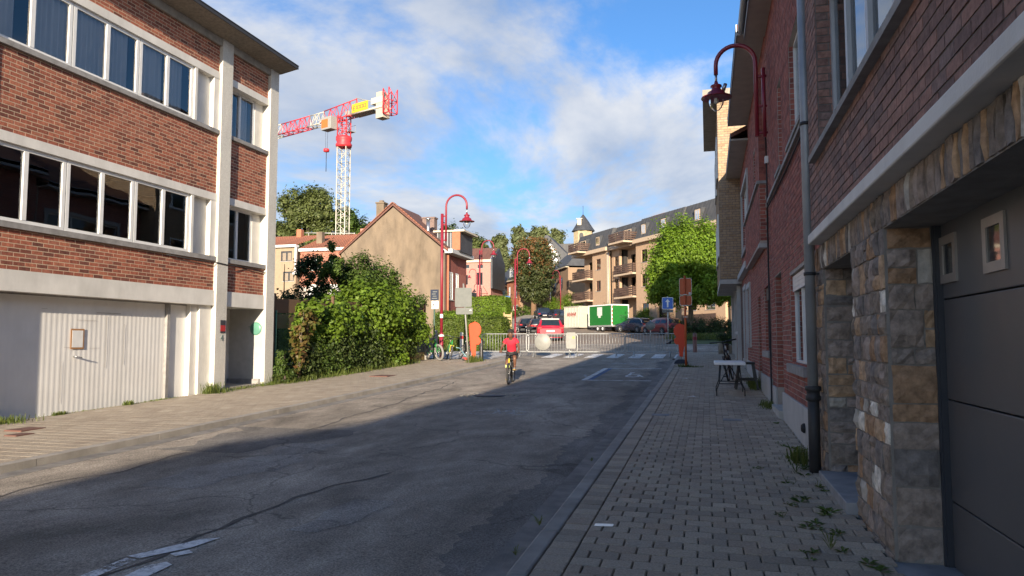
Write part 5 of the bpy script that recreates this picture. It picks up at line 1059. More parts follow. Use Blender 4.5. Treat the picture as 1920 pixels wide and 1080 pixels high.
bo = Bricks(H2, M['brick_orange'], size=(.3, .11)); bo.face(f2, 0, 5.95, 7.5, 11.35, ops, vis=False); bo.done(0)
wall_panel(f2, 0, 6, gz(71) - .5, 11.35, ops, M['mortar_pale'], H2); simple_windows(f2, H2, ops, glass='window_white', cols=1)
b = MB(); b.box((-43, 71.2, 11.35), (-36.8, 71.8, 11.65)); b.build('cornice', M['window_white'], H2); b = MB(); b.box((-42.95, 71.8, gz(71)), (-36.9, 83, 11.2)); b.build('rear_wall', M['orange_wall'], H2); roof_s(H2, -42.98, -36.8, 71.3, 77.3, 11.65, 13.95, 'tile_orange')
b = MB(); b.box((-42.0, 73.2, 12.0), (-41.3, 73.8, 13.75)); b.build('chimney', M['stucco_tan'], H2); b = MB(); b.box((-37.6, 75.4, 12.5), (-36.5, 76.2, 13.9)); b.box((-37.7, 75.3, 13.9), (-35.6, 76.4, 14.25)); b.build('chimney', M['pink_brick'], H2)
b = MB(); b.tube([(-46, 77.5, 14.4), (-39.5, 77.5, 14.1)], .04, 5)
for k in range(5): b.tube([(-45.5 + 1.5 * k, 77.5, 13.9), (-45.5 + 1.5 * k, 77.5, 14.38 - .05 * k)], .03, 5)
b.build('roof_rail', M['zinc_pale'], H2)
# ---- pink house
PH = thing('pink_house', 'pink brick house with brown tile roof and white cornice up the street', 'house', (-32, 102, gz(100)))
f3 = south_frame(-36, 99.5); ops = [(2.2, 3.3, 11.95, 12.45), (4.55, 5.35, 11.9, 12.4), (2.25, 3.1, 9.6, 11.0), (4.4, 5.3, 9.5, 11.3), (2.2, 3.1, 6.6, 8.2), (5.0, 5.8, 6.2, 8.2)]
wall_panel(f3, 0, 6.5, gz(99) - .5, 12.75, ops, M['pink_brick'], PH); simple_windows(f3, PH, ops, frame='anthracite_frame')
b = MB(); b.box((-36.1, 99.2, 12.75), (-29.4, 99.7, 13.15)); b.build('cornice', M['cream'], PH); b = MB(); b.box((-36, 99.8, gz(99)), (-29.6, 106, 12.7)); b.build('rear_wall', M['pink_brick'], PH); roof_s(PH, -36, -29.5, 99.2, 103, 13.15, 15.2, 'tile_brown', 10)
b = MB(); b.prism([(99.3, 9.0), (106, 9.0), (106, 13.0), (103, 15.1), (99.3, 13.1)], -29.49, -29.2, axis='x'); b.build('slate_gable', M['slate'], PH)
b = MB(); b.prism([(-31.2, 8.3), (-29.9, 8.3), (-30.55, 9.3)], 99.0, 99.45, axis='y'); b.box((-31.1, 99.2, 5.4), (-30.0, 99.45, 8.3)); b.build('porch', M['pink_brick'], PH)
AN = thing('flat_roof_annex', 'low dark flat roofed annex between the stucco house and the pink one', 'building', (-31.5, 84, gz(84)))
b = MB(); b.box((-31.8, 84, gz(84) - .3), (-28.3, 88, 7.0)); b.build('wall', M['anthracite'], AN); b = MB(); b.box((-32, 83.7, 7.0), (-28.0, 88.2, 7.6)); b.build('roof', M['slate'], AN)
# ---- tan and red houses behind the conifer
Ut, Nt = Vector((.571, -.821, 0)), Vector((-.821, -.571, 0)); fT = Fr((-34.9, 117.5, 0), Ut, Nt)
def far_house(name, label, f, u0, u1, ze, zr, wall, roofm, ops, frame='window_white', deep=7, hip=False):
    c = f.p((u0 + u1) / 2, -deep / 2, 0); root = thing(name, label, 'house', (c.x, c.y, gz(c.y)))
    wall_panel(f, u0, u1, gz(f.p(u0, 0, 0).y) - 1.5, ze, ops, M[wall], root); simple_windows(f, root, ops, frame=frame)
    b = MB(f); b.box((u0 + .01, -deep, 1.5), (u1 - .01, -.29, ze - .02)); b.build('rear_wall', M[wall], root)
    b = MB(f); b.box((u0 - .05, -.1, ze), (u1 + .05, .4, ze + .25)); b.build('cornice', M['cream'], root)
    b = MB(f)
    if hip: m_ = deep / 2; b.add([(u0 - .4, .45, ze + .2), (u1 + .4, .45, ze + .2), (u1 + .4, -deep, ze + .2), (u0 - .4, -deep, ze + .2), (u0 + m_, -m_, zr), (u1 - m_ * .3, -m_, zr)], [(0, 1, 5, 4), (1, 2, 5), (2, 3, 4, 5), (3, 0, 4)])
    else: b.prism([(.45, ze + .2), (-deep / 2, zr), (-deep, ze + .2)], u0, u1, axis='x')
    b.build('roof', M[roofm], root); return root
TH = far_house('tan_house', 'tan house with grey tile roof left of the conifer', fT, 0.4, 8.2, 10.05, 14.0, 'tan_wall', 'slate', [(3.1, 4.1, 8.2, 9.8), (6.2, 7.5, 8.2, 9.8), (3.1, 4.2, 5.6, 7.2)])
RH = far_house('orange_house', 'orange house with a slate dormer beside the tan one', fT, 8.35, 13.8, 10.7, 13.9, 'orange_wall', 'slate', [(9.2, 9.9, 8.1, 9.9), (11.6, 12.7, 8.1, 10.0), (11.2, 13.2, 5.2, 7.0)], deep=5)
b = MB(fT); b.box((13.801, -5, 3), (13.85, -.1, 10.7)); b.build('end_wall', M['brown_wall'], RH)
b = MB(fT); b.box((9.0, -2.2, 11.1), (12.0, -.1, 13.2)); b.build('dormer', M['zinc'], RH); b = MB(fT); b.box((9.4, -.099, 11.35), (11.5, -.06, 12.9)); b.build('dormer_window', M['window_white'], RH); b = MB(fT); b.box((7.0, -4.5, 12.7), (7.9, -3.7, 15.3)); b.build('chimney', M['stucco_tan'], RH)
b = MB(fT); b.box((11.5, .01, 3.6), (14.0, 1.0, 6.3)); b.build('porch', M['cream'], RH)
# ---- brown house
Ub = Vector((.457, -.889, 0)); fBn = Fr((-24.5, 116.8, 0), Ub, Vector((-.889, -.457, 0)))
BH = far_house('brown_house', 'plain brown brick house with slate roof left of the apartment block', fBn, 0, 9.9, 12.6, 16.7, 'brown_wall', 'slate', [(2.4, 3.3, 9.3, 11.1), (5.8, 7.0, 9.4, 11.3)], frame='anthracite_frame', hip=True)
# ---- white house, church
WH = thing('white_gable_house', 'small white gabled house in front of the church', 'house', (-27, 128, gz(128)))
b = MB(); b.prism([(-28.2, 12), (-25.6, 12), (-25.6, 16.9), (-26.9, 19.0), (-28.2, 16.9)], 128, 134, axis='y'); b.build('wall', M['window_white'], WH); simple_windows(south_frame(-28.2, 127.97), WH, [(.8, 1.7, 14.6, 16.2)], depth=-.02)
b = MB(); b.prism([(-32, 15.5), (-28.2, 20.8), (-27.8, 20.8), (-22.5, 15.5)], 130, 136, axis='y'); b.build('roof', M['slate'], WH)
CH = thing('church', 'stone church tower with a grey slate spire above the rooftops', 'church', (-24.2, 148, gz(148)))
tx, ty, tw = -24.2, 148, 1.85
b = MB(); b.add([(tx + tw * s_ * math.cos(a), ty + tw * s_ * math.sin(a), z) for z, s_ in ((9, 1.12), (24.2, 1.08)) for a in [R(22.5 + 45 * k) for k in range(8)]], [(k, (k + 1) % 8, 8 + (k + 1) % 8, 8 + k) for k in range(8)]); b.build('tower', M['church_stone'], CH)
b = MB(); b.lathe([(2.45, 23.9), (1.9, 24.7), (1.1, 26.0), (.2, 27.3), (0, 27.5)], (tx, ty, 0), 8); b.tube([(tx, ty, 27.4), (tx, ty, 29.2)], .05, 5); b.build('spire', M['slate'], CH)
b = MB(); b.box((tx - .9, ty - 1.75, 25.0), (tx - .1, ty - 1.0, 26.2)); b.box((tx - 1.1, ty - 1.85, 26.2), (tx + .1, ty - .9, 26.4)); b.build('louvre_dormer', M['cream'], CH)
b = MB(); b.box((tx - .45, ty - 2.05, 21.2), (tx + .35, ty - 1.75, 23.0)); b.lathe([(0, 0), (.4, 0)], (tx - .05, ty - 2.055, 23.0), 12, axis='y'); b.build('belfry_opening', M['black_metal'], CH)
b = MB(); b.prism([(-36, 16), (-31, 21.8), (-22, 21.8), (-20, 16)], 150, 158, axis='y'); b.build('nave_roof', M['slate_worn'], CH)
# ---- apartment block with mansard roof
Ua, Na = Vector((.588, -.809, 0)), Vector((-.809, -.588, 0)); fA = Fr((-16.6, 95.7, 0), Ua, Na)
AB = thing('apartment_block', 'tan brick apartment block with dark mansard roof and balconies', 'building', (fA.p(18, -6, 0).x, fA.p(18, -6, 0).y, gz(80)))
secs = [(0, 4.6, -1.2), (4.6, 8.7, 0), (8.7, 10.6, -.5), (10.6, 15.2, -1.6), (15.2, 19.4, 0), (19.4, 24, -1.6), (24, 31, 0), (31, 38, -.6)]
WIN = [(5.6, 6.8, 10.4, 11.75), (5.55, 6.75, 7.75, 9.05), (9.4, 10.4, 10.4, 11.7), (9.4, 10.4, 7.7, 9.0), (16.4, 17.6, 10.3, 11.7), (16.4, 17.6, 7.6, 9.0), (13.0, 14.5, 4.3, 5.75), (16.4, 17.8, 4.3, 5.75), (25, 26.5, 10.3, 11.7), (25, 26.5, 7.6, 9.0), (25, 26.5, 4.6, 6.0), (28, 29.5, 4.6, 6.0), (28, 29.5, 7.6, 9.0), (33, 34.5, 7.6, 9), (33, 34.5, 4.6, 6)]
DOORS = [(1.4, 3.6, 9.7, 11.8), (1.4, 3.6, 7.0, 9.1), (11.4, 14.4, 9.6, 11.8), (11.4, 14.4, 6.95, 9.1), (20.2, 23.2, 9.6, 11.8), (20.2, 23.2, 6.95, 9.1)]
for (a, c, d) in secs:
    f = Fr(tuple(fA.p(0, d, 0)), Ua, Na); ops = [o_ for o_ in WIN + DOORS if a <= o_[0] and o_[1] <= c]
    wall_panel(f, a, c, 1.0, 12.5, ops, M['apt_wall'], AB, d0=-.3)
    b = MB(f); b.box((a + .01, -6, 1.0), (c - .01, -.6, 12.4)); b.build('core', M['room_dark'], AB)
    simple_windows(f, AB, ops, frame='dark_wood', glass='glass_curtain', depth=-.12)
b = MB(fA); b.box((8.45, .0, 3), (8.7, .12, 12.4)); b.build('pale_strip', M['apt_pale'], AB); b = MB(fA); b.tube([(8.85, .06, 12.3), (8.85, .06, 3.2)], .06, 6); b.build('downpipe', M['zinc'], AB)
mans = [(-.3, 8.9, .25), (8.9, 15.3, -.2), (15.3, 24, .25), (24, 38, .15)]
for (a, c, d) in mans:
    b = MB(fA); b.box((a, d - 1.9, 12.5), (c, d + .25, 12.95)); b.build('eave_band', M['apt_pale'], AB)
    b = MB(fA); b.prism([(d + .05, 12.955), (d - .95, 15.35), (-9, 15.35), (-9, 12.955)], a + .1, c - .05, axis='x'); b.build('mansard_roof', M['slate_worn'], AB)
    b = MB(fA)
    for k in range(int((c - a) / .5)): u = a + .2 + .5 * k; b.add([(u, d + .05, 12.99), (u + .05, d + .05, 12.99), (u + .05, d - .95, 15.39), (u, d - .95, 15.39)], [(0, 1, 2, 3)])
    b.build('roof_seam', M['slate'], AB)['kind'] = 'stuff'
for (u, d, big) in ((2.2, .05, 1), (6.2, .05, 0), (10.2, -.3, 0), (13.0, -.3, 1), (17, .05, 0), (21, .05, 0), (27, 0, 0)):
    b = MB(fA); wd = .9 if big else .55; zlo = 13.0 if big else 13.3
    b.box((u - wd, d - 1.0, zlo), (u + wd, d + .02, 14.65)); dm = b.build('dormer', M['slate'], AB); dm['_w'] = 1; INV[dm.name] = Matrix.Identity(4)
    b = MB(fA); b.box((u - wd + .12, d + .021, zlo + .1), (u + wd - .12, d + .05, 14.5)); b.build('dormer_window', M['apt_pale'], dm)
    b = MB(fA); b.box((u - wd + .25, d + .051, zlo + .2), (u - .06, d + .06, 14.4)); b.box((u + .06, d + .051, zlo + .2), (u + wd - .25, d + .06, 14.4)); b.build('pane', M['glass_curtain'] if not big else M['dark_glass'], dm)
for (a, c, z, d, mt) in ((.3, 4.7, 9.45, -1.2, 'balcony_brown'), (.3, 4.7, 6.75, -1.2, 'balcony_brown'), (10.7, 15.1, 9.35, -1.6, 'balcony_brown'), (10.7, 15.1, 6.7, -1.6, 'balcony_brown'), (19.5, 23.9, 9.35, -1.6, 'balcony_brown'), (19.5, 23.9, 6.7, -1.6, 'balcony_brown'), (1.0, 3.8, 12.96, -.3, 'balcony_brown'), (11.3, 14.8, 12.96, -.6, 'balcony_brown')):
    b = MB(fA); b.box((a, d + .01, z - .2), (c, d + 2.0, z)); bl = b.build('balcony', M['apt_pale'], AB); bl['_w'] = 1; INV[bl.name] = Matrix.Identity(4)
    b = MB(fA); e = d + 1.95
    for k in range(4): zz_ = z + .15 + .24 * k; b.box((a, e - .04, zz_), (c, e, zz_ + .17)); b.box((a, d + .1, zz_), (a + .04, e - .04, zz_ + .17)); b.box((c - .04, d + .1, zz_), (c, e - .04, zz_ + .17))
    for k in range(5): u = a + (c - a) * k / 4; b.box((u - .03, e - .08, z), (u + .03, e - .045, z + 1.1))
    b.build('railing', M[mt], bl)
b = MB(fA); b.box((24.5, .3, 3.0), (30, .36, 4.2)); b.build('terrace_rail', M['balcony_brown'], AB); b = MB(fA); b.box((14, -4.5, 15.36), (16.5, -3, 16.1)); b.box((27, -4.5, 15.36), (30, -3, 15.9)); b.build('roof_stack', M['pink_brick'], AB)
GW = thing('garden_wall', 'low pale garden wall in front of the apartment block', 'wall', (fA.p(16, 3, 0).x, fA.p(16, 3, 0).y, gz(82))); b = MB(fA); b.box((11, 3.0, 2.0), (20, 3.2, 3.6)); b.build('wall', M['apt_pale'], GW)

# ================================================================== TOWER CRANE
mat('crane_red', (.60, .035, .045), (.52, .03, .04), rough=.5); mat('crane_white', (.52, .49, .41), (.47, .44, .37), rough=.5); mat('crane_yellow', (.75, .42, .02), (.70, .38, .02), rough=.5); mat('crane_grey', (.30, .30, .28), rough=.6); mat('cab_orange', (.65, .15, .03), rough=.5); mat('counterweight', (.46, .41, .33), (.41, .365, .295), rough=.9)
CX, CY = -57.0, 107.5; CR = thing('tower_crane', 'red and white tower crane rising behind the stucco gable', 'crane', (CX, CY, gz(107)))
def lattice(pts4a, pts4b, n_, r, rd, mb, mi=0):
    """square lattice between two end squares"""
    A = [Vector(p) for p in pts4a]; B_ = [Vector(p) for p in pts4b]; m = len(A)
    for a, c in zip(A, B_): mb.tube([a, c], r, 4, mi)
    for k in range(n_):
        for i in range(m):
            j = (i + 1) % m; p0 = A[i].lerp(B_[i], k / n_); p1 = A[j].lerp(B_[j], (k + 1) / n_); q0 = A[j].lerp(B_[j], k / n_)
            mb.tube([p0, p1] if k % 2 == 0 else [q0, A[i].lerp(B_[i], (k + 1) / n_)], rd, 4, mi); mb.tube([p0, q0], rd, 4, mi)
hw = .78; sq = lambda z: [(CX - hw, CY - hw, z), (CX + hw, CY - hw, z), (CX + hw, CY + hw, z), (CX - hw, CY + hw, z)]
b = MB(); lattice(sq(gz(107)), sq(33.2), 22, .10, .045, b); b.build('mast', M['crane_white'], CR)
b = MB(); b.lathe([(.2, 33.2), (1.25, 33.2), (1.35, 33.6), (1.1, 34.0), (1.3, 34.4), (1.3, 34.9), (.3, 35.0)], (CX, CY, 0), 16); b.build('slewing_ring', M['crane_red'], CR)
b = MB(); lattice(sq(35.0), sq(38.4), 3, .11, .06, b); b.build('tower_head', M['crane_red'], CR)
jd = Vector((-1.333 * .9666 - .2564, -1.333 * .2564 + .9666, 0)).normalized(); jp = Vector((-jd.y, jd.x, 0))     # jib points away to the left
def jpt(s, l, z): return Vector((CX, CY, z)) + jd * s + jp * l
def jib_sec(s0, s1, n_, matn, h0=2.1, h1=2.1, w_=.75, name='jib_section', zb=38.0):
    b = MB(); lattice([jpt(s0, -w_, zb), jpt(s0, w_, zb), jpt(s0, 0, zb + h0)], [jpt(s1, -w_, zb), jpt(s1, w_, zb), jpt(s1, 0, zb + h1)], n_, .10, .05, b); b.build(name, M[matn], CR)
jib_sec(5.2, 8.9, 3, 'crane_white'); jib_sec(8.9, 17, 6, 'crane_red'); jib_sec(17, 23, 5, 'crane_white'); jib_sec(23, 32, 6, 'crane_red'); jib_sec(32, 42, 6, 'crane_white')
jib_sec(-3.0, 5.2, 5, 'crane_red', 2.7, 2.2)
b = MB()
for l in (-.8, .8): b.tube([jpt(-2.77, l, 38.0), jpt(-9.88, l, 38.0)], .2, 4)
b.tube([jpt(-2.77, 0, 40.9), jpt(-6.32, -.5, 39.7), jpt(-9.48, -.6, 39.0)], .06, 4); b.build('counter_jib', M['crane_white'], CR)
b = MB()
for k in range(7): p, q = jpt(-2.37 - 1.0 * k, -.8, 37.95), jpt(-2.37 - 1.0 * k, .8, 37.95); b.tube([p, q], .08, 4)
b.add([tuple(jpt(-2.69, -.8, 37.85)), tuple(jpt(-2.69, .8, 37.85)), tuple(jpt(-7.51, .8, 37.85)), tuple(jpt(-7.51, -.8, 37.85))], [(0, 1, 2, 3)]); b.build('walkway', M['crane_grey'], CR)
nside = 1 if jp.dot(Vector((-CX, -CY, 0))) > 0 else -1
fJ = Fr((CX, CY, 0), tuple(jd), tuple(jp * nside))
b = MB(fJ); b.box((-6.7, .9, 38.1), (-3.0, 1.0, 39.5)); sg = b.build('name_board', M['crane_yellow'], CR); sg['_w'] = 1; INV[sg.name] = Matrix.Identity(4)
text_obj('E', 'letter', 1.0, 'sign_dark', sg, face_mtx(fJ.p(-3.5, 1.01, 38.72), tuple(-jd if (-jd).cross(Vector((0, 0, 1))).dot(jp * nside) > 0 else jd), (0, 0, 1)), .01)
b = MB(fJ)
for k in range(7): u = -4.1 - .35 * k; b.box((u - .12, 1.001, 38.55), (u + .12, 1.012, 38.66)); b.box((u - .12, 1.001, 39.0), (u + .12, 1.012, 39.1)); b.box((u - .12 + (.14 if k % 2 else 0), 1.001, 38.66), (u - .03 + (.14 if k % 2 else 0), 1.012, 39.0))
b.build('letters', M['sign_dark'], sg)
for (a, c, z0, z1, l, mt) in ((-9.9, -8.3, 36.3, 38.7, .75, 'counterweight'), (-9.8, -7.2, 38.7, 39.7, .8, 'crane_white'), (-9.5, -8.3, 39.7, 40.5, .7, 'counterweight')):
    b = MB(fJ); b.box((a, -l, z0), (c, l, z1)); b.build('counterweight', M[mt], CR, bevel=.05)
b = MB(); lattice([jpt(-10.11, -.9, 36.8), jpt(-10.11, .9, 36.8), jpt(-11.38, .9, 36.8), jpt(-11.38, -.9, 36.8)], [jpt(-10.11, -.9, 40.7), jpt(-10.11, .9, 40.7), jpt(-11.38, .9, 40.7), jpt(-11.38, -.9, 40.7)], 2, .1, .07, b); b.build('end_frame', M['crane_red'], CR)
b = MB(fJ); b.box((.6, .9, 36.0), (3.0, 2.3, 38.1)); cb = b.build('cab', M['crane_grey'], CR, bevel=.06); cb['_w'] = 1; INV[cb.name] = Matrix.Identity(4)
b = MB(fJ); b.box((1.3, 2.301, 36.3), (2.9, 2.33, 37.7)); b.build('cab_panel', M['cab_orange'], cb)
b = MB(fJ); b.box((-.6, -1.9, 36.0), (.6, -.8, 36.12)); b.tube([(-.6, -1.9, 36.1), (-.6, -1.9, 37.2), (.6, -1.9, 37.2), (.6, -1.9, 36.1)], .04, 4); b.box((-3.2, -.3, 38.1), (-2.4, .4, 39.6)); b.box((-1.9, -.4, 38.1), (-.8, .5, 38.9)); b.build('winch_platform', M['crane_grey'], CR)
b = MB(); h_ = jpt(4.4, 0, 33.4)
for l in (-.25, .25): b.tube([jpt(4.4, l, 37.9), h_ + jp * l * .6], .025, 4)
b.tube([h_, h_ - Vector((0, 0, 3.6))], .06, 4); b.build('hoist_rope', M['black_metal'], CR)
b = MB(); b.lathe([(0, -.3), (.45, -.25), (.5, 0), (.45, .25), (0, .3)], tuple(h_), 12); b.build('hook_block', M['crane_red'], CR)
# ================================================================== STREET LAMPS
def arch(x0, x1, z0, ztop, y, n_=14, side=1):
    """points of a swan neck from x0 up and over to x1"""
    r_ = abs(x1 - x0) / 2; cx_ = (x0 + x1) / 2; s = 1 if x1 > x0 else -1
    return [(cx_ - s * r_ * math.cos(math.pi * k / n_), y, ztop - r_ + r_ * math.sin(math.pi * k / n_)) for k in range(n_ + 1)]
glass_mat('lamp_glass', (.9, .92, .93), ior=1.25); mat('lamp_white', (.75, .74, .7), rough=.6)
def lantern(root, c, matn, s=1.0):
    b = MB(); b.lathe([(.035 * s, .36 * s), (.05 * s, .30 * s), (.12 * s, .27 * s), (.13 * s, .24 * s), (.09 * s, .21 * s), (.12 * s, .15 * s), (.19 * s, .11 * s), (.21 * s, .03 * s), (.33 * s, .0), (.335 * s, -.02 * s), (.20 * s, .0), (.0, .01 * s)], c, 20); ln = b.build('lantern', M[matn], root)
    if root.get('_w'): ln['_w'] = 1; INV[ln.name] = Matrix.Identity(4)
    b = MB(); b.lathe([(.165 * s, -.02 * s), (.165 * s, -.09 * s), (.15 * s, -.17 * s), (.11 * s, -.25 * s), (.05 * s, -.305 * s), (0, -.32 * s)], c, 18); b.build('glass_bowl', M['lamp_glass'], ln)
    b = MB(); b.lathe([(0, 0), (.05 * s, -.02 * s), (.05 * s, -.12 * s), (0, -.14 * s)], (c[0], c[1], c[2] - .01), 10); b.build('bulb_holder', M['lamp_white'], ln)
    b = MB(); b.tube([(c[0], c[1], c[2] + .33 * s), (c[0], c[1], c[2] + .52 * s)], .028 * s, 8); b.build('collar', M['steel'], ln)
    return ln
def street_lamp(label, x, y, dx, h_, matn='lamp_red_sun', s=1.0, arm=1.0):
    z = gz(y) + .05; t = thing('street_lamp', label, 'street lamp', (x, y, z), group='red swan neck lamps')
    b = MB(); b.tube([(x, y, z - .05), (x, y, z + 1.05)], .085 * s, 10); b.tube([(x, y, z + 1.05), (x, y, z + h_ - .75)], .06 * s, 10); b.lathe([(.085 * s, 0), (.095 * s, .03), (.062 * s, .08)], (x, y, z + 1.02), 10); b.build('pole', M[matn], t)
    sg_ = 1 if dx > 0 else -1; xa = x + sg_ * .17; xb = xa + sg_ * arm; zt = z + h_
    pts = [(xa, y, zt - 1.9), (xa, y, zt - arm / 2)] + arch(xa, xb, 0, zt, y)[1:] + [(xb, y, zt - arm / 2 - .15)]
    b = MB(); b.tube(pts, .042 * s, 8); b.build('swan_neck', M[matn], t)
    b = MB()
    for zz_ in (zt - 1.85, zt - 1.2, zt - .85): b.tube([(x, y, zz_), (xa, y, zz_)], .03 * s, 6)
    b.build('bracket', M[matn], t)
    lantern(t, (xb, y, zt - arm / 2 - .65), matn, s * .95); return t
L1 = street_lamp('red swan neck lamp beside the parked green bikes', -10.5, 28.35, 1, 6.75, arm=.9)
b = MB(); b.lathe([(.068, 0), (.068, .16)], (-10.5, 28.35, gz(28.35) + 1.75), 10); b.lathe([(.12, 0), (.12, .05), (.07, .09)], (-10.5, 28.35, gz(28.35) + 1.0), 10); b.build('sticker_band', M['window_white'], L1)
street_lamp('red swan neck lamp rising out of the bright garden hedge', -16.9, 54.0, 1, 7.5, arm=.95)
street_lamp('red swan neck lamp at the kerb in front of the conifer', -14.15, 54.3, 1, 6.8, arm=.95)
street_lamp('faded red lamp with its neck turned left before the brown house', -20.2, 103.2, -1, 6.4, arm=.95)
street_lamp('distant red lamp standing before the pink house', -29.6, 93.5, -1, 6.9, arm=.95)
# wall lamp on the right row
LY = 13.75
WL = thing('wall_lamp', 'dark red swan neck wall lamp on the brick houses', 'street lamp', (1.05, LY, 5.4))
zt = 7.02; pts = [(.93, LY, 5.3), (.93, LY, 6.65)] + arch(.93, .235, 0, zt, LY)[1:] + [(.235, LY, 6.5)]
b = MB(); b.tube(pts, .040, 10); b.build('swan_neck', M['lamp_red'], WL); b = MB(); b.tube([(1.06, LY, 5.28), (1.06, LY, 6.55)], .036, 8); b.build('wall_bar', M['lamp_red'], WL)
b = MB()
for z in (5.36, 5.85, 6.4): b.tube([(.93, LY, z), (1.115, LY, z)], .024, 6)
b.build('bracket', M['lamp_red'], WL); ln = lantern(WL, (.235, LY, 6.08), 'lamp_red', .82)
b = MB(); b.tube([(.36, LY, 6.20), (.40, LY, 6.32)], .035, 8); b.build('light_sensor', M['steel'], ln)

# ================================================================== SIGNS, POSTS, BARRIERS
mat('sign_orange', (.58, .11, .025), (.50, .095, .02), rough=.5); mat('bright_orange', (.78, .06, .012), (.70, .052, .010), rough=.55); mat('sign_back', (.16, .168, .16), (.13, .14, .135), rough=.55, metal=.1); mat('sign_blue', (.015, .12, .48), rough=.4); mat('galvanised', (.46, .47, .46), (.36, .37, .36), rough=.5, metal=.5, scale=8); mat('post_green', (.05, .10, .075), rough=.5); mat('sign_navy', (.02, .03, .06), rough=.4); mat('galv_white', (.25, .25, .23), (.21, .21, .195), rough=.5)
def rplate(mb, cx, cz, w_, h_, y0, y1, r_=.05, mi=0):
    pts = []
    for (sx, sz, a0) in ((1, 1, 0), (-1, 1, 90), (-1, -1, 180), (1, -1, 270)):
        for k in range(4): a = R(a0 + 30 * k); pts.append((cx + sx * (w_ / 2 - r_) + r_ * math.cos(a), cz + sz * (h_ / 2 - r_) + r_ * math.sin(a)))
    mb.prism(pts, y0, y1, axis='y', mi=mi)
# leaning sign seen from behind, left corner
x, y = -8.62, 26.2; z = gz(y) + PAV; t = thing('road_sign', 'grey back of a road sign on a leaning white post', 'sign', (x, y, z)); lean = -.075
b = MB(); b.tube([(x, y, z - .05), (x + lean * 2.95, y, z + 2.95)], .032, 8); b.build('post', M['galv_white'], t)
b = MB(); rplate(b, x - .2, z + 2.43, .66, .72, y - .06, y - .045); b.build('sign_panel', M['sign_back'], t); b = MB(); rplate(b, x - .16, z + 1.92, .66, .25, y - .06, y - .045, .04); b.build('sign_panel', M['sign_back'], t); b = MB(); b.box((x + .05, y - .068, z + 1.93), (x + .12, y - .061, z + 1.96)); b.build('sticker', M['window_white'], t)
# name boards on a green post by the lamp
x, y = -10.72, 28.1; z = gz(y) + PAV; t = thing('street_name_sign', 'dark street name board over a white board on a green post', 'sign', (x, y, z))
b = MB(); b.tube([(x, y, z - .05), (x, y, z + 2.8)], .035, 8); b.build('post', M['post_green'], t); b = MB(); b.box((x - .15, y - .06, z + 2.38), (x + .2, y - .045, z + 2.82)); b.build('name_board', M['sign_navy'], t); b = MB(); b.box((x - .1, y - .06, z + 2.03), (x + .2, y - .045, z + 2.36)); b.build('white_board', M['lamp_white'], t)
b = MB()
for k in range(4): b.box((x - .09 + (k % 2) * .04, y - .066, z + 2.44 + .09 * k), (x + .14 - (k % 3) * .03, y - .061, z + 2.475 + .09 * k))
for k in range(3): b.box((x - .05, y - .066, z + 2.1 + .08 * k), (x + .14, y - .061, z + 2.12 + .08 * k), 1)
b.build('print_lines', [M['sign_back'], M['sign_back']], t)
# cut-out warning figures of orange plastic
def figure(label, x, y, flip=1, tall=1.62, mark_=None):
    z = gz(y) + PAV; t = thing('warning_figure', label, 'warning figure', (x, y, z))
    pr = [(-.07, .0), (.07, .02), (.09, .35), (.10, .50), (.20, .50), (.27, .58), (.27, .70), (.20, .78), (.17, .80), (.24, .88), (.29, 1.0), (.285, 1.13), (.22, 1.26), (.12, 1.33), (.03, 1.36), (-.02, 1.32), (-.12, 1.30), (-.2, 1.22), (-.205, 1.0), (-.17, .8), (-.16, .5), (-.09, .2)]
    sc = tall / 1.36; pts = [(x + flip * a * sc * .92, z + .12 + c * sc * .93) for a, c in pr]; b = MB(); b.prism(pts if flip > 0 else pts[::-1], y - .02, y + .02, axis='y'); b.build('figure_board', M['bright_orange'], t, bevel=.008)
    b = MB(); b.tube([(x, y + .04, z - .02), (x, y + .04, z + .6)], .025, 6); b.build('stake', M['galvanised'], t)
    if mark_: b = MB(); b.box((x - .06, y - .027, z + 1.42), (x - .02, y - .022, z + 1.52)); b.build('reflector', M['crane_yellow'], t)
    return t
figure('orange figure shaped warning board beside the leaning sign', -8.68, 27.0, 1, 1.50)
figure('orange figure shaped warning board behind the orange post', -.98, 28.6, -1, 1.36, True)
# orange post with two plates, right kerb
x, y = -.70, 24.9; z = gz(y) + PAV; t = thing('orange_sign_post', 'orange post carrying two orange sign backs on the right pavement', 'sign', (x, y, z))
b = MB(); b.tube([(x, y, z - .05), (x, y, z + 3.0)], .036, 10); b.build('post', M['sign_orange'], t)
for (zc, h_) in ((2.64, .56), (2.18, .33)):
    b = MB(); rplate(b, x + .02, z + zc, .40, h_, y + .045, y + .055, .05); pl = b.build('sign_panel', M['lamp_white'], t); pl['_w'] = 1; INV[pl.name] = Matrix.Identity(4)
    b = MB(); rplate(b, x + .02, z + zc, .375, h_ - .025, y + .040, y + .0448, .045); b.build('panel_back', M['sign_orange'], pl)
for zc in (2.355, 2.0, 1.62): b = MB(); b.box((x - .06, y - .045, z + zc), (x + .06, y + .04, z + zc + .03)); b.build('clamp', M['galvanised'], t)
b = MB(); b.box((x + .12, y + .035, z + 2.38), (x + .19, y + .0398, z + 2.45)); b.build('sticker', M['lamp_white'], t)
t = thing('rubber_base', 'dark blue rubber sign base on the kerb by the orange post', 'sign base', (-.95, 26.6, gz(26.6) + PAV)); b = MB(); zb = gz(26.6) + PAV; b.prism([(-1.15, zb), (-.68, zb), (-.72, zb + .1), (-.85, zb + .14), (-1.0, zb + .14), (-1.1, zb + .1)], 26.3, 26.9, axis='y'); b.build('block', mat('rubber_navy', (.03, .04, .07), rough=.8), t)
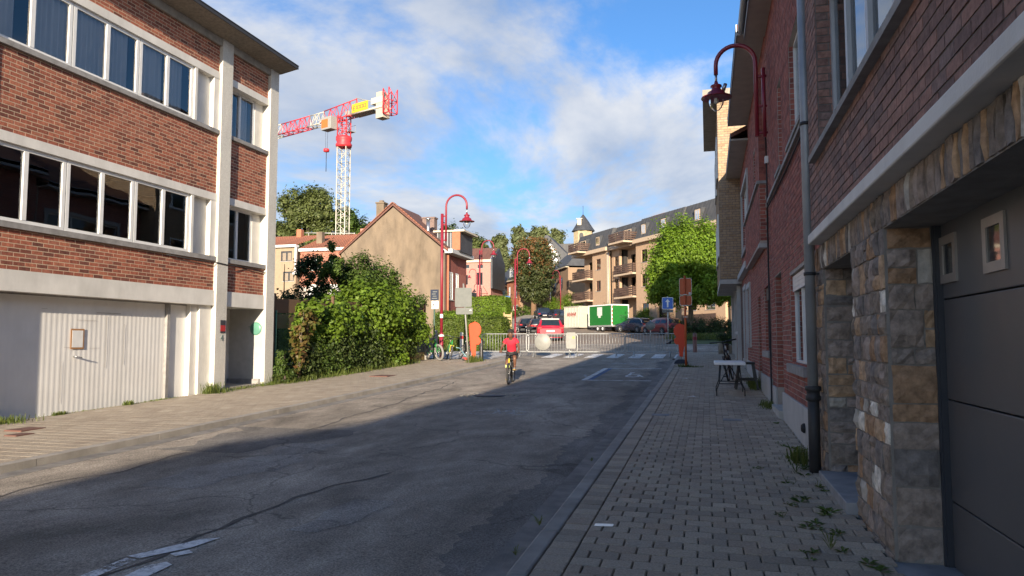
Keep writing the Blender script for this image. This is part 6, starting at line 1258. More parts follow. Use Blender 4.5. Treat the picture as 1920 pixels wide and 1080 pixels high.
# one-way sign
x, y = -2.28, 45; z = gz(y) + .05; t = thing('one_way_sign', 'square blue one way sign with white arrow and small plate', 'sign', (x, y, z))
b = MB(); b.tube([(x, y, z - .05), (x, y, z + 2.75)], .038, 8); b.build('post', M['galvanised'], t); b = MB(); rplate(b, x, z + 2.33, .66, .72, y - .06, y - .045); pl = b.build('sign_panel', M['lamp_white'], t); pl['_w'] = 1; INV[pl.name] = Matrix.Identity(4)
b = MB(); rplate(b, x, z + 2.33, .60, .66, y - .066, y - .061, .04); b.build('blue_field', M['sign_blue'], pl); b = MB(); zc = z + 2.33; b.prism([(x - .045, zc - .24), (x + .045, zc - .24), (x + .045, zc + .08), (x + .14, zc + .08), (x, zc + .26), (x - .14, zc + .08), (x - .045, zc + .08)], y - .071, y - .067, axis='y'); b.build('arrow', M['lamp_white'], pl)
b = MB(); b.box((x - .32, y - .06, z + 1.78), (x + .32, y - .045, z + 1.94)); sp_ = b.build('sub_plate', M['sign_back'], t); sp_['_w'] = 1; INV[sp_.name] = Matrix.Identity(4); b = MB()
for (a, c) in ((-.26, -.2), (-.1, -.06), (-.05, 0), (.02, .08), (.2, .24)): b.box((x + a, y - .066, z + 1.82), (x + c, y - .061, z + 1.90))
b.build('print', M['sign_dark'], sp_)
x, y = -3.54, 48; z = gz(y); t = thing('round_sign', 'round grey sign seen from behind near the parked cars', 'sign', (x, y, z)); b = MB(); b.tube([(x, y, z - .05), (x, y, z + 1.35)], .035, 8); b.build('post', M['galvanised'], t); b = MB(); b.lathe([(0, 0), (.29, 0), (.29, .02), (0, .02)], (x, y - .06, z + .98), 24, axis='y'); b.build('disc', M['sign_back'], t)
x, y = -27.6, 101.5; z = gz(y); t = thing('blue_sign', 'small blue sign on a brown post among the far shrubs', 'sign', (x, y, z)); b = MB(); b.tube([(x, y, z), (x, y, z + 2.9)], .06, 8); b.build('post', M['bark_brown'], t); b = MB(); b.box((x - .35, y - .08, z + 2.3), (x + .35, y - .061, z + 2.95)); b.build('panel', M['sign_blue'], t)
# bollards
def bollard(label, x, y, h_, r_, m1, m2=None, zoff=PAV):
    z = gz(y) + zoff; t = thing('bollard', label, 'bollard', (x, y, z)); b = MB(); b.lathe([(r_, -.05), (r_, h_ - .04), (r_ * .8, h_), (0, h_ + .01)], (x, y, z), 14); b.build('post', M[m1], t)
    if m2: b = MB(); b.lathe([(r_ + .002, h_ * .68), (r_ + .004, h_ * .69), (r_ + .004, h_ * .82), (r_ + .002, h_ * .83)], (x, y, z), 14); b.build('band', M[m2], t)
mat('bollard_brown', (.24, .13, .11), (.19, .10, .085), rough=.7)
bollard('brown bollard with a light band at the far right corner', -.56, 34.2, .95, .09, 'bollard_brown', 'lamp_red_sun', .0)
t_ = bollard('black bollard beside the orange figure at the left corner', -8.42, 27.15, .82, .075, 'black_metal', 'cast_iron')
bollard('pale bollard with a red band in front of the clipped hedge', -11.75, 34.6, 1.0, .085, 'concrete_pale', 'sign_red', .0)
bollard('pale concrete post behind the green bikes', -10.95, 28.9, 1.15, .07, 'concrete_pale')
# crowd barriers
def barrier(label, xa, xb, y, yaw=0.0, matn='galvanised', h_=1.0):
    L_ = xb - xa; zc = gz(y); t = thing('crowd_barrier', label, 'barrier', ((xa + xb) / 2, y, zc), R(yaw), group='crowd barriers closing the junction', world=False)
    a, c = -L_ / 2, L_ / 2; r_ = .13; pts = []
    for (cx_, cz_, a0) in ((c - r_, h_ - r_, 0), (a + r_, h_ - r_, 90), (a + r_, .22 + r_, 180), (c - r_, .22 + r_, 270)):
        pts += [(cx_ + r_ * math.cos(R(a0 + 22.5 * k)), 0, cz_ + r_ * math.sin(R(a0 + 22.5 * k))) for k in range(5)]
    b = MB(); b.tube(pts, .02, 6, closed=True); b.build('frame', M[matn], t)
    n_ = int(L_ / .125); me = MB().tube([(0, 0, .23), (0, 0, h_ - .01)], .0085, 5).mesh('bar', M[matn])
    for k in range(1, n_): o = put('bar', me, t); o.location = (a + L_ * k / n_, 0, 0)
    for s_ in (a + .35, c - .35):
        b = MB(); b.tube([(s_, -.28, .0), (s_, -.24, .04), (s_, 0, .23), (s_, .24, .04), (s_, .28, .0)], .016, 6); b.build('foot', M[matn], t)
    return t
B1 = barrier('crowd barrier behind the cyclist, next to the black bollard', -9.9, -7.72, 32.0)
B2 = barrier('crowd barrier carrying a round white disc', -7.72, -5.45, 31.6)
B3 = barrier('crowd barrier overlapping the one with the disc, near the middle of the crossing', -5.85, -3.45, 31.75, 1)
B4 = barrier('crowd barrier ending at the right kerb by the orange figure', -3.42, -1.2, 31.85, -3)
t = thing('round_disc_sign', 'round pale disc sign hung on a crowd barrier', 'sign', (-6.98, 31.55, gz(31.5) + .7)); b = MB(); b.lathe([(0, 0), (.36, 0), (.37, .012), (.36, .02), (0, .02)], (-6.98, 31.53, gz(31.5) + .66), 30, axis='y'); b.build('disc', M['galv_white'], t)
t = thing('notice_panel', 'white notice panel with a yellow patch tied to the barrier', 'sign', (-5.72, 31.5, gz(31.5) + .6)); b = MB(); rplate(b, -5.72, gz(31.5) + .72, .42, .70, 31.53, 31.545, .06); b.build('panel', M['galv_white'], t); b = MB(); b.box((-5.66, 31.52, gz(31.5) + .8), (-5.56, 31.529, gz(31.5) + .9)); b.build('patch', mat('patch_yellow', (.6, .6, .1), rough=.6), t)
# timber fence panel by the third lamp
t = thing('timber_gate', 'pale horizontal slat gate at the end of the clipped hedge', 'gate', (-10.8, 39.7, gz(39.7)))
mat('timber_pale', (.45, .32, .17), (.36, .26, .14), rough=.8, scale=6)
for k in range(9): b = MB(); z = gz(39.7) + .1 + .2 * k; b.box((-11.02, 39.7, z), (-10.56, 39.73, z + .15)); b.build('slat', M['timber_pale'], t)
for xx in (-11.0, -10.58): b = MB(); b.box((xx - .03, 39.731, gz(39.7)), (xx + .03, 39.78, gz(39.7) + 1.95)); b.build('post', M['timber_pale'], t)

# ================================================================== BICYCLES
mat('bike_green', (.03, .30, .06), (.025, .25, .05), rough=.4); mat('bike_black', (.02, .02, .022), rough=.35); mat('bike_yellow', (.55, .42, .03), rough=.4); mat('tyre', (.03, .03, .03), (.05, .05, .05), rough=.9); mat('tyre_grey', (.25, .24, .23), rough=.9)
def bike(name, label, loc, rz, frame, R_=.33, tyre='tyre', tr=.024, lean=0, group=None, s=1.0, fork=None, cat='bicycle'):
    """a bicycle along local +x (front), with its parts"""
    t = thing(name, label, cat, loc, rz, group=group, world=False); t.rotation_euler = (lean, 0, rz); wb = 1.04 * s; rr = R_
    for xw, nm in ((0, 'wheel'), (wb, 'wheel')):
        b = MB(); b.tube([(xw + (rr - tr) * math.cos(2 * math.pi * k / 28), 0, rr + (rr - tr) * math.sin(2 * math.pi * k / 28)) for k in range(28)], tr, 7, closed=True); w_ = b.build('wheel', M[tyre], t)
        b = MB(); b.tube([(xw + (rr - 2.3 * tr) * math.cos(2 * math.pi * k / 28), 0, rr + (rr - 2.3 * tr) * math.sin(2 * math.pi * k / 28)) for k in range(28)], tr * .5, 5, closed=True)
        for k in range(14): a = 2 * math.pi * k / 14; b.tube([(xw, .02 * (-1) ** k, rr), (xw + (rr - 2.4 * tr) * math.cos(a), 0, rr + (rr - 2.4 * tr) * math.sin(a))], .0022, 4, cap=False)
        b.tube([(xw, -.05, rr), (xw, .05, rr)], .022, 8); b.build('rim', M['steel'], w_)
    bb = (.43 * s, 0, .28 * s); st = (.27 * s, 0, .78 * s); hd = (.86 * s, 0, .80 * s); hb = (.90 * s, 0, .66 * s)
    b = MB(); b.tube([bb, st], .018, 8); b.tube([bb, hb], .024, 8); b.tube([(st[0] + .015, 0, st[2] - .06), hd], .020, 8); b.tube([hb, (hd[0] - .02, 0, hd[2] + .06)], .022, 8)
    for sy in (-.05, .05): b.tube([(0, sy, rr), (bb[0] - .03, sy * .6, bb[2])], .011, 6); b.tube([(0, sy, rr), (st[0] + .01, sy * .3, st[2] - .08)], .009, 6)
    b.build('frame', M[frame], t)
    b = MB()
    for sy in (-.055, .055): b.tube([(wb, sy, rr), (hb[0] + .02, sy, hb[2] - .04)], .016, 8)
    b.box((hb[0] - .01, -.07, hb[2] - .06), (hb[0] + .05, .07, hb[2] - .01)); b.build('fork', M[fork or frame], t)
    hx, hz = hd[0] - .05, hd[2] + .20
    b = MB(); b.tube([(hd[0] - .02, 0, hd[2] + .04), (hx + .02, 0, hz)], .017, 8); b.tube([(hx - .05, -.32, hz + .02), (hx + .0, -.2, hz + .015), (hx + .04, 0, hz), (hx, .2, hz + .015), (hx - .05, .32, hz + .02)], .014, 8); b.build('handlebar', M['bike_black'], t)
    for sy in (-1, 1): b = MB(); b.tube([(hx - .022, .22 * sy, hz + .016), (hx - .05, .33 * sy, hz + .02)], .019, 8); b.build('grip', M['black_rubber'], t)
    b = MB(); b.tube([st, (st[0] - .025, 0, st[2] + .12)], .013, 6); b.build('seat_post', M['steel'], t)
    b = MB(); sz = st[2] + .13; b.add([(st[0] - .17, -.07, sz), (st[0] - .17, .07, sz), (st[0] - .02, .06, sz), (st[0] + .13, .018, sz), (st[0] + .13, -.018, sz), (st[0] - .02, -.06, sz), (st[0] - .16, -.06, sz + .05), (st[0] - .16, .06, sz + .05), (st[0] - .02, .045, sz + .045), (st[0] + .12, .012, sz + .035), (st[0] + .12, -.012, sz + .035), (st[0] - .02, -.045, sz + .045)], [(5, 4, 3, 2, 1, 0), (6, 7, 8, 11), (8, 9, 10, 11), (0, 1, 7, 6), (1, 2, 8, 7), (2, 3, 9, 8), (3, 4, 10, 9), (4, 5, 11, 10), (5, 0, 6, 11)]); b.build('saddle', M['black_rubber'], t, bevel=.01)
    b = MB(); b.lathe([(0, -.004), (.09, -.004), (.09, .004), (0, .004)], (bb[0], -.05, bb[2]), 18, axis='y'); b.tube([(bb[0], -.07, bb[2]), (bb[0] - .06, -.075, bb[2] - .155)], .011, 6); b.tube([(bb[0], .07, bb[2]), (bb[0] + .06, .075, bb[2] + .155)], .011, 6); b.build('crank', M['steel'], t)
    for sy, px_, pz_ in ((-1, bb[0] - .06, bb[2] - .155), (1, bb[0] + .06, bb[2] + .155)): b = MB(); b.box((px_ - .045, sy * .08, pz_ - .012), (px_ + .045, sy * .17, pz_ + .012)); b.build('pedal', M['black_rubber'], t)
    b = MB(); b.tube([(bb[0], -.05, bb[2] + .09), (0, -.05, rr + .035)], .005, 4); b.tube([(bb[0], -.05, bb[2] - .09), (0, -.05, rr - .035)], .005, 4); b.build('chain', M['cast_iron'], t)
    return t
# parked bikes at the left corner
bike('parked_bicycle', 'green bicycle with a fat grey front tyre leaning by the red lamp', (-10.9, 27.75, gz(27.7) + PAV - .02), R(-38), 'bike_green', R_=.33, tyre='tyre_grey', tr=.045, lean=R(8), s=.98)
bike('parked_bicycle', 'dark green bicycle standing behind the fat tyred one', (-10.35, 28.55, gz(28.4) + PAV - .02), R(-62), 'bike_green', R_=.29, lean=R(-10), s=.9, fork='bike_yellow')
bike('parked_bicycle', 'black bicycle with dark tyres next to the green ones', (-9.75, 28.5, gz(28.4) + PAV - .02), R(-55), 'bike_black', R_=.30, lean=R(-14), s=.9)
bike('leaning_bicycle', 'black bicycle leaning on the brick houses behind the white table', (.62, 20.2, gz(20) + PAV), R(-97), 'bike_black', lean=R(9))
t = thing('push_scooter', 'small pale blue scooter with a red deck lying by the bikes', 'scooter', (-9.15, 27.4, gz(27.4) + PAV)); z = gz(27.4) + PAV
b = MB(); b.tube([(-9.05, 27.35, z + .1), (-9.5, 27.75, z + .45)], .016, 6); b.tube([(-9.6, 27.6, z + .5), (-9.42, 27.9, z + .45)], .014, 6); b.build('stem', mat('scooter_blue', (.25, .45, .5), rough=.4), t); b = MB(); b.box((-9.2, 27.2, z + .03), (-8.82, 27.36, z + .12)); b.build('deck', M['sign_red'], t)
for xx in (-9.16, -8.86): b = MB(); b.lathe([(0, -.015), (.045, -.015), (.045, .015), (0, .015)], (xx, 27.19, z + .045), 10, axis='y'); b.build('wheel', M['tyre'], t)

# ================================================================== CYCLIST (rides towards the camera)
mat('skin', (.16, .075, .045), (.13, .06, .036), rough=.5); mat('hair_black', (.012, .010, .009), (.02, .016, .014), rough=.85, scale=60, bump=.8, bscale=150); mat('shirt_red', (.62, .02, .045), (.52, .015, .035), rough=.8, scale=9, bump=.15); mat('shorts_black', (.02, .02, .022), rough=.85); mat('shoe_grey', (.22, .21, .21), (.12, .12, .12), rough=.7); mat('shoe_sole', (.45, .28, .05), rough=.7); mat('lip', (.16, .05, .045), rough=.5); mat('eye_white', (.32, .30, .28), rough=.3); mat('eye_dark', (.01, .008, .008), rough=.3)
CYX, CYY = -5.05, 18.75; CYZ = gz(CYY)
YAW = R(-83)
bk = bike('mountain_bicycle', 'black mountain bicycle with a yellow head tube ridden by the boy', (CYX - .13, CYY + .87, CYZ), YAW, 'bike_black', R_=.335, tr=.03, s=.98, fork='bike_black')
b = MB(); b.tube([(.885, 0, .66), (.855, 0, .80)], .028, 8); b.build('head_tube', M['bike_yellow'], bk); b = MB(); b.box((.86, -.11, .52), (.92, .02, .60)); b.build('bell_light', mat('neon', (.55, .65, .15), rough=.5), bk)
def skin_mesh(name, verts, edges, radii, material, parent, root=0, sub=2):
    me = bpy.data.meshes.new(name); me.from_pydata(verts, edges, []); o = put(name, me, parent); sk = o.modifiers.new('skin', 'SKIN'); sk.use_smooth_shade = True
    ly = me.skin_vertices[0]
    for i, r_ in enumerate(radii): ly.data[i].radius = r_ if hasattr(r_, '__len__') else (r_, r_); ly.data[i].use_root = (i == root)
    sb = o.modifiers.new('sub', 'SUBSURF'); sb.levels = sub; sb.render_levels = sub; me.materials.append(material); return o
RD_ = thing('person', 'person in a red T-shirt and dark shorts riding the mountain bicycle', 'person', (CYX, CYY + .55, CYZ), YAW, world=False); RD_.location = bk.location; RD_.scale = bk.scale = (.85, .85, .85)
# body in the bike's frame: x forward, y left, z up (rider's left = +y)
V, E_, RR = [], [], []
def jv(p, r_, prev=None):
    V.append(p); RR.append(r_); i = len(V) - 1
    if prev is not None: E_.append((prev, i))
    return i
pel = jv((.20, 0, .93), (.14, .115)); ab = jv((.27, 0, 1.10), (.125, .10), pel); ch = jv((.37, 0, 1.28), (.145, .115), ab); nk0 = jv((.44, 0, 1.40), (.075, .07), ch); nk = jv((.49, 0, 1.455), (.05, .052), nk0)
hd0 = jv((.53, 0, 1.485), (.072, .080), nk); hd1 = jv((.545, 0, 1.555), (.084, .094), hd0); hd2 = jv((.54, 0, 1.625), (.070, .080), hd1)
HF = Fr((.012, 0, -.042), (1, 0, 0), (0, 1, 0))
hxg, hzg = .86 * .98 - .05 - .035, .80 * .98 + .20 + .035
for s_ in (1, -1):
    sh_ = jv((.40, .145 * s_, 1.365), (.062, .062), nk0); el = jv((.545, .265 * s_, 1.165), (.040, .040), sh_); wr = jv((.72, .29 * s_, 1.045), (.028, .026), el); pa = jv((hxg, .275 * s_, hzg + .012), (.032, .022), wr)
    for k, (dy, ln_) in enumerate(((-.03, .05), (-.01, .055), (.012, .052), (.03, .043))):
        f1 = jv((hxg + .035, .275 * s_ + dy, hzg + .012), .0095, pa); f2 = jv((hxg + .05, .275 * s_ + dy, hzg - .022), .009, f1); jv((hxg + .03, .275 * s_ + dy, hzg - .045), .008, f2)
    th = jv((hxg + .005, .275 * s_ - s_ * .045, hzg - .005), .010, pa); jv((hxg + .012, .275 * s_ - s_ * .055, hzg - .035), .009, th)
feet = []
for s_, kn, an in ((1, (.53, .13, .80), (.42, .12, .56)), (-1, (.49, -.125, .62), (.32, -.12, .25))):
    hp = jv((.21, .085 * s_, .91), (.095, .09), pel); k_ = jv(kn, (.062, .058), hp); cf_ = jv(tuple(kn[i] * .6 + an[i] * .4 for i in range(3)), (.056, .052), k_); a_ = jv(an, (.036, .036), cf_); toe = jv((an[0] + .11, an[1], an[2] - .07), (.034, .028), a_); feet.append(an)
skin_mesh('body', V, E_, RR, M['skin'], RD_)
# shirt with short sleeves, shorts
V2, E2, R2 = [], [], []
def jv2(p, r_, prev=None):
    V2.append(p); R2.append(r_); i = len(V2) - 1
    if prev is not None: E2.append((prev, i))
    return i
a = jv2((.19, 0, .94), (.165, .14)); a2 = jv2((.27, 0, 1.10), (.158, .128), a); a3 = jv2((.37, 0, 1.27), (.175, .138), a2); a4 = jv2((.445, 0, 1.40), (.105, .10), a3); jv2((.475, 0, 1.452), (.066, .066), a4)
for s_ in (1, -1): q = jv2((.405, .15 * s_, 1.36), (.083, .083), a4); q = jv2((.49, .228 * s_, 1.245), (.07, .072), q)
skin_mesh('t_shirt', V2, E2, R2, M['shirt_red'], RD_)
V2, E2, R2 = [], [], []; a = jv2((.19, 0, .92), (.155, .125))
for s_, kn in ((1, (.53, .13, .80)), (-1, (.49, -.125, .62))): q = jv2((.22, .09 * s_, .905), (.115, .108), a); q = jv2(tuple((.21, .085 * s_, .91)[i] * .25 + kn[i] * .75 for i in range(3)), (.084, .08), q)
skin_mesh('shorts', V2, E2, R2, M['shorts_black'], RD_)
# head details: hair cap, ears, nose, eyes, mouth (face looks +x, slightly down)
def ell(mb, c, r3, n_=14, zmin=-1, mi=0):
    rows = 8; vs, fs = [], []
    for i in range(rows + 1):
        ph = math.pi * i / rows
        for k in range(n_): a = 2 * math.pi * k / n_; vs.append((c[0] + r3[0] * math.sin(ph) * math.cos(a), c[1] + r3[1] * math.sin(ph) * math.sin(a), c[2] + r3[2] * max(zmin, math.cos(ph))))
    mb.add(vs, [(i * n_ + k, i * n_ + (k + 1) % n_, (i + 1) * n_ + (k + 1) % n_, (i + 1) * n_ + k) for i in range(rows) for k in range(n_)], mi, True)
b = MB(HF); ell(b, (.507, 0, 1.665), (.112, .110, .102), zmin=-.15); b.build('hair', M['hair_black'], RD_)
b = MB(HF); b.tube([(.605, 0, 1.61), (.628, 0, 1.575), (.612, 0, 1.565)], [.010, .017, .012], 8); b.build('nose', M['skin'], RD_)
for s_ in (1, -1):
    b = MB(HF); ell(b, (.525, .092 * s_, 1.59), (.022, .012, .034), 10); b.build('ear', M['skin'], RD_)
    b = MB(HF); ell(b, (.602, .034 * s_, 1.612), (.010, .013, .006), 10); e_ = b.build('eye', M['eye_white'], RD_); b = MB(HF); ell(b, (.609, .034 * s_, 1.611), (.005, .007, .006), 8); b.build('iris', M['eye_dark'], e_)
    b = MB(HF); b.tube([(.610, .015 * s_, 1.632), (.612, .036 * s_, 1.637), (.600, .055 * s_, 1.630)], .005, 5); b.build('eyebrow', M['hair_black'], RD_)
b = MB(HF); b.tube([(.596, -.026, 1.538), (.608, 0, 1.536), (.596, .026, 1.538)], [.005, .009, .005], 6); b.build('mouth', M['lip'], RD_)
for an in feet:
    V2, E2, R2 = [], [], []; q = jv2((an[0] - .04, an[1], an[2] - .055), (.045, .042)); q = jv2((an[0] + .05, an[1], an[2] - .075), (.046, .036), q); jv2((an[0] + .15, an[1], an[2] - .09), (.042, .028), q); sh_ = skin_mesh('shoe', V2, E2, R2, M['shoe_grey'], RD_)
    b = MB(); b.box((an[0] - .09, an[1] - .042, an[2] - .128), (an[0] + .19, an[1] + .042, an[2] - .108)); b.build('sole', M['shoe_sole'], sh_, bevel=.006)

# ================================================================== CARS
mat('car_red', (.45, .012, .03), rough=.3, coat=.35); mat('car_maroon', (.20, .012, .028), rough=.3, coat=.35); mat('car_black', (.012, .012, .014), rough=.25, coat=.35); mat('car_navy', (.015, .022, .045), rough=.25, coat=.35); mat('car_grey', (.03, .032, .035), rough=.28, coat=.35); mat('car_white', (.65, .65, .64), rough=.35, coat=.35); mat('car_trim', (.018, .018, .02), rough=.6); mat('car_glass', (.02, .028, .035), rough=.06, spec=.9); mat('tail_red', (.35, .01, .012), rough=.25, coat=.6); mat('head_lamp', (.6, .62, .64), rough=.15, coat=.8); mat('number_plate', (.70, .68, .66), rough=.4); mat('plate_print', (.30, .03, .04), rough=.5)
def car(label, x, y, yaw, paint, L_=4.3, W_=1.8, H_=1.48, kind='hatch', roof=None, rear_paint=None, hub='steel', group='parked cars up the street', zoff=0):
    """local +x = forward; loft of cross-sections, glazing as separate panes"""
    z = gz(y); t = thing('parked_car', label, 'car', (x, y, z + zoff), R(yaw), group=group, world=False)
    fx, fy = math.cos(R(yaw)), math.sin(R(yaw)); pitch = -math.atan(slope(y) * fy); t.rotation_euler = (0, pitch, R(yaw)); hw = W_ / 2
    if kind == 'estate': prof = [(0, .62, .66), (.02, .90, .96), (.12, .98, 1.36), (.45, 1.0, H_), (1.2, .99, H_ + .01), (2.3, .97, H_ - .02), (2.75, .95, H_ - .12), (3.45, .92, .98), (4.05, .84, .88), (4.35, .70, .74), (L_, .52, .56)]
    else: prof = [(0, .60, .64), (.03, .92, .98), (.25, .98, 1.28), (.55, .99, H_ - .03), (1.2, .98, H_), (2.0, .96, H_ - .01), (2.55, .94, H_ - .13), (3.2, .91, .97), (3.75, .83, .87), (4.1, .70, .74), (L_, .50, .54)]
    k_ = L_ / prof[-1][0]; prof = [(p * k_, b_ * H_ / 1.48, r_ if i in (3, 4, 5) else r_ * H_ / 1.48) for i, (p, b_, r_) in enumerate(prof)]
    st = []
    for i, (px_, zb, zr) in enumerate(prof):
        e = 0.88 if i in (0, len(prof) - 1) else (.96 if i in (1, len(prof) - 2) else 1.0); wr = (.70 if zr - zb > .2 else .82) * e
        st.append([(px_ - L_ / 2, hw * e * .94, .24), (px_ - L_ / 2, hw * e, .52), (px_ - L_ / 2, hw * e * .965, zb), (px_ - L_ / 2, hw * wr, zr), (px_ - L_ / 2, 0, zr + .025)])
    b = MB(); n_ = 9; vs = []
    for s_ in st: vs += [(q[0], -q[1], q[2]) for q in s_] + [(q[0], q[1], q[2]) for q in s_[3::-1]]
    fs = []; ms = []
    for i in range(len(st) - 1):
        for k in range(n_ - 1): fs.append((i * n_ + k, i * n_ + k + 1, (i + 1) * n_ + k + 1, (i + 1) * n_ + k))
    fs.append(tuple(range(n_))); fs.append(tuple(range((len(st) - 1) * n_, len(st) * n_))[::-1])
    b.add(vs, fs, 0, True); b.build('body', M[paint], t)
    if roof:
        r_ = MB(); e = .006
        for i in range(3, 5): r_.add([(st[i][3][0], -st[i][3][1], st[i][3][2] + e), (st[i][4][0], 0, st[i][4][2] + e), (st[i][3][0], st[i][3][1], st[i][3][2] + e), (st[i + 1][3][0], -st[i + 1][3][1], st[i + 1][3][2] + e), (st[i + 1][4][0], 0, st[i + 1][4][2] + e), (st[i + 1][3][0], st[i + 1][3][1], st[i + 1][3][2] + e)], [(0, 1, 4, 3), (1, 2, 5, 4)], 0, True)
        r_.build('roof', M[roof], t)
    def off(p, d): return (p[0] + d[0], p[1] + d[1], p[2] + d[2])
    for sy in (-1, 1):                                               # side windows
        for (i0, i1) in ((2, 4), (4, 6)) if kind != 'estate' else ((2, 4), (4, 6)):
            g = MB(); lo = [(st[i][2][0], sy * (st[i][2][1] + .004), st[i][2][2] + .03) for i in range(i0, i1 + 1)]; hi = [(st[i][3][0], sy * (st[i][3][1] + .006), st[i][3][2] - .06) for i in range(i0, i1 + 1)]
            lo[0] = (lo[0][0] + .07, lo[0][1], lo[0][2]); hi[0] = (hi[0][0] + .12, hi[0][1], hi[0][2]); lo[-1] = (lo[-1][0] - .04, lo[-1][1], lo[-1][2]); hi[-1] = (hi[-1][0] - .04, hi[-1][1], hi[-1][2])
            m_ = len(lo); hi = [(p[0], p[1] + sy * .006, p[2]) for p in hi]; lo = [(p[0], p[1] + sy * .006, p[2]) for p in lo]; g.add(lo + hi, [(k, k + 1, m_ + k + 1, m_ + k) for k in range(m_ - 1)]); g.build('side_window', M['car_glass'], t)
    def rear_pane():
        g = MB(); P_ = []; i3 = 3
        rows_ = [(st[1], .10, st[2]), (st[2], 0, st[2]), (st[2], .72, st[3])]
        for (A_, u, B_) in rows_:
            a_, c_ = A_[3], B_[3]; yy = (a_[1] + (c_[1] - a_[1]) * u) * .9; xx = a_[0] + (c_[0] - a_[0]) * u - .02; zz_ = a_[2] + (c_[2] - a_[2]) * u + .012
            P_ += [(xx, -yy, zz_), (xx - .006, 0, zz_ + .022), (xx, yy, zz_)]
        g.add(P_, [(0, 1, 4, 3), (1, 2, 5, 4), (3, 4, 7, 6), (4, 5, 8, 7)], 0, True); g.build('rear_window', M['car_glass'], t)
        if roof:  # pale spoiler: the sky's reflection is put into its colour
            q = st[3][3]; p2 = st[2][3]; sp = MB(); xs_ = p2[0] + (q[0] - p2[0]) * .62; zs_ = p2[2] + (q[2] - p2[2]) * .82
            sp.box((xs_ - .10, -q[1] * .93, zs_), (q[0] + .1, q[1] * .93, q[2] + .045)); sp.build('spoiler', M[roof], t, bevel=.02)
    def cross_pane(nm, ia, ib, ua, ub, d, w_=.92):                    # windscreen, rear window
        A_, B_ = st[ia][3], st[ib][3]; g = MB(); P_ = []
        for u in (ua, ub):
            yy = (A_[1] + (B_[1] - A_[1]) * u) * w_; xx = A_[0] + (B_[0] - A_[0]) * u; zz_ = A_[2] + (B_[2] - A_[2]) * u
            P_ += [(xx + d[0], -yy, zz_ + d[1]), (xx + d[0], 0, zz_ + d[1] + .022), (xx + d[0], yy, zz_ + d[1])]
        g.add(P_, [(0, 1, 4, 3), (1, 2, 5, 4)], 0, True); g.build(nm, M['car_glass'], t)
    rear_pane(); cross_pane('windscreen', 6, 7, .04, .93, (.03, .02)); 
    xr = -L_ / 2; b = MB(); b.box((xr - .03, -hw * .86, .28), (xr + .12, hw * .86, .50)); b.build('rear_bumper', M['car_trim'], t, bevel=.02)
    b = MB(); b.box((L_ / 2 - .1, -hw * .84, .26), (L_ / 2 + .02, hw * .84, .44)); b.build('front_bumper', M['car_trim'], t, bevel=.02)
    b = MB(); b.box((xr - .02, -.26, .62), (xr + .01, .26, .73)); pl = b.build('number_plate', M['number_plate'], t); b = MB()
    for k in range(6): b.box((xr - .0235, -.2 + .07 * k, .645), (xr - .0205, -.16 + .07 * k, .705))
    b.build('plate_print', M['plate_print'], pl)
    if rear_paint: b = MB(); b.box((xr - .012, -hw * .8, .50), (xr + .03, hw * .8, .86)); b.build('tailgate', M[rear_paint], t, bevel=.02)
    for sy in (-1, 1):
        b = MB(); b.box((xr - .02, sy * hw * .62, .80), (xr + .16, sy * hw * .93, .95)); b.build('tail_light', M['tail_red'], t, bevel=.02)
        b = MB(); b.box((L_ / 2 - .28, sy * hw * .58, .60), (L_ / 2 - .02, sy * hw * .87, .72)); b.build('headlight', M['head_lamp'], t, bevel=.02)
        b = MB(); b.box((.55 * k_, sy * (hw - .02), .92), (.72 * k_, sy * (hw + .16), 1.04)); b.build('mirror', M[paint], t, bevel=.03)
        b = MB(); b.box((-L_ * .26, sy * (hw - .03), .22), (L_ * .26, sy * (hw + .004), .30)); b.build('sill', M['car_trim'], t)
        for xw in (-L_ * .30, L_ * .315):
            b = MB(); b.lathe([(.0, 0), (.37, 0), (.385, -.03), (.385, -.2)][:3], (xw, sy * (hw + .003), .34), 22, axis='y') if False else b.lathe([(0, .0), (.375, .0)], (xw, sy * (hw * 1.002 + .002), .345), 22, axis='y'); b.build('wheel_arch', M['car_trim'], t)
            b = MB(); b.lathe([(.20, -.10), (.30, -.10), (.32, -.06), (.32, .06), (.30, .10), (.20, .10)], (xw, sy * (hw - .075), .32), 22, axis='y'); w_ = b.build('wheel', M['tyre'], t)
            b = MB(); yo = sy * (hw + .028); b.lathe([(.20, 0), (.21, sy * -.01), (.21, sy * -.05)], (xw, yo, .32), 20, axis='y')
            for k in range(5): a = 2 * math.pi * k / 5 + .3; b.tube([(xw, yo, .32), (xw + .2 * math.cos(a), yo, .32 + .2 * math.sin(a))], .03, 5)
            b.lathe([(0, 0), (.05, 0)], (xw, yo + sy * .01, .32), 10, axis='y'); b.build('rim', M[hub], w_)
    return t
car('red hatchback with sky reflection painted pale on its roof edge behind the barriers', -10.5, 49.6, 104, 'car_red', L_=4.3, roof='zinc_pale', rear_paint='car_red')
car('dark estate car parked behind the red hatchback', -15.6, 68.3, 108, 'car_black', L_=4.5, kind='estate', W_=1.82)
car('black car with a bright tail light at the left kerb', -18.5, 75.6, 108, 'car_black', L_=4.4, W_=1.8)
car('dark blue car with a white plate further up the street', -21.2, 95.5, 112, 'car_navy', L_=4.3, W_=1.8, H_=1.6)
car('navy saloon parked beside the shrubs', -18.9, 93.4, 118, 'car_navy', L_=4.5, W_=1.8)
car('black sport utility car next to the white container', -16.2, 86.6, 128, 'car_grey', L_=4.4, W_=1.85, H_=1.66, kind='estate')
hb_ = car('black hatchback with white roof arch below the green trailer', -7.0, 74.2, 139, 'car_navy', L_=3.95, W_=1.74, H_=1.44)
b = MB()
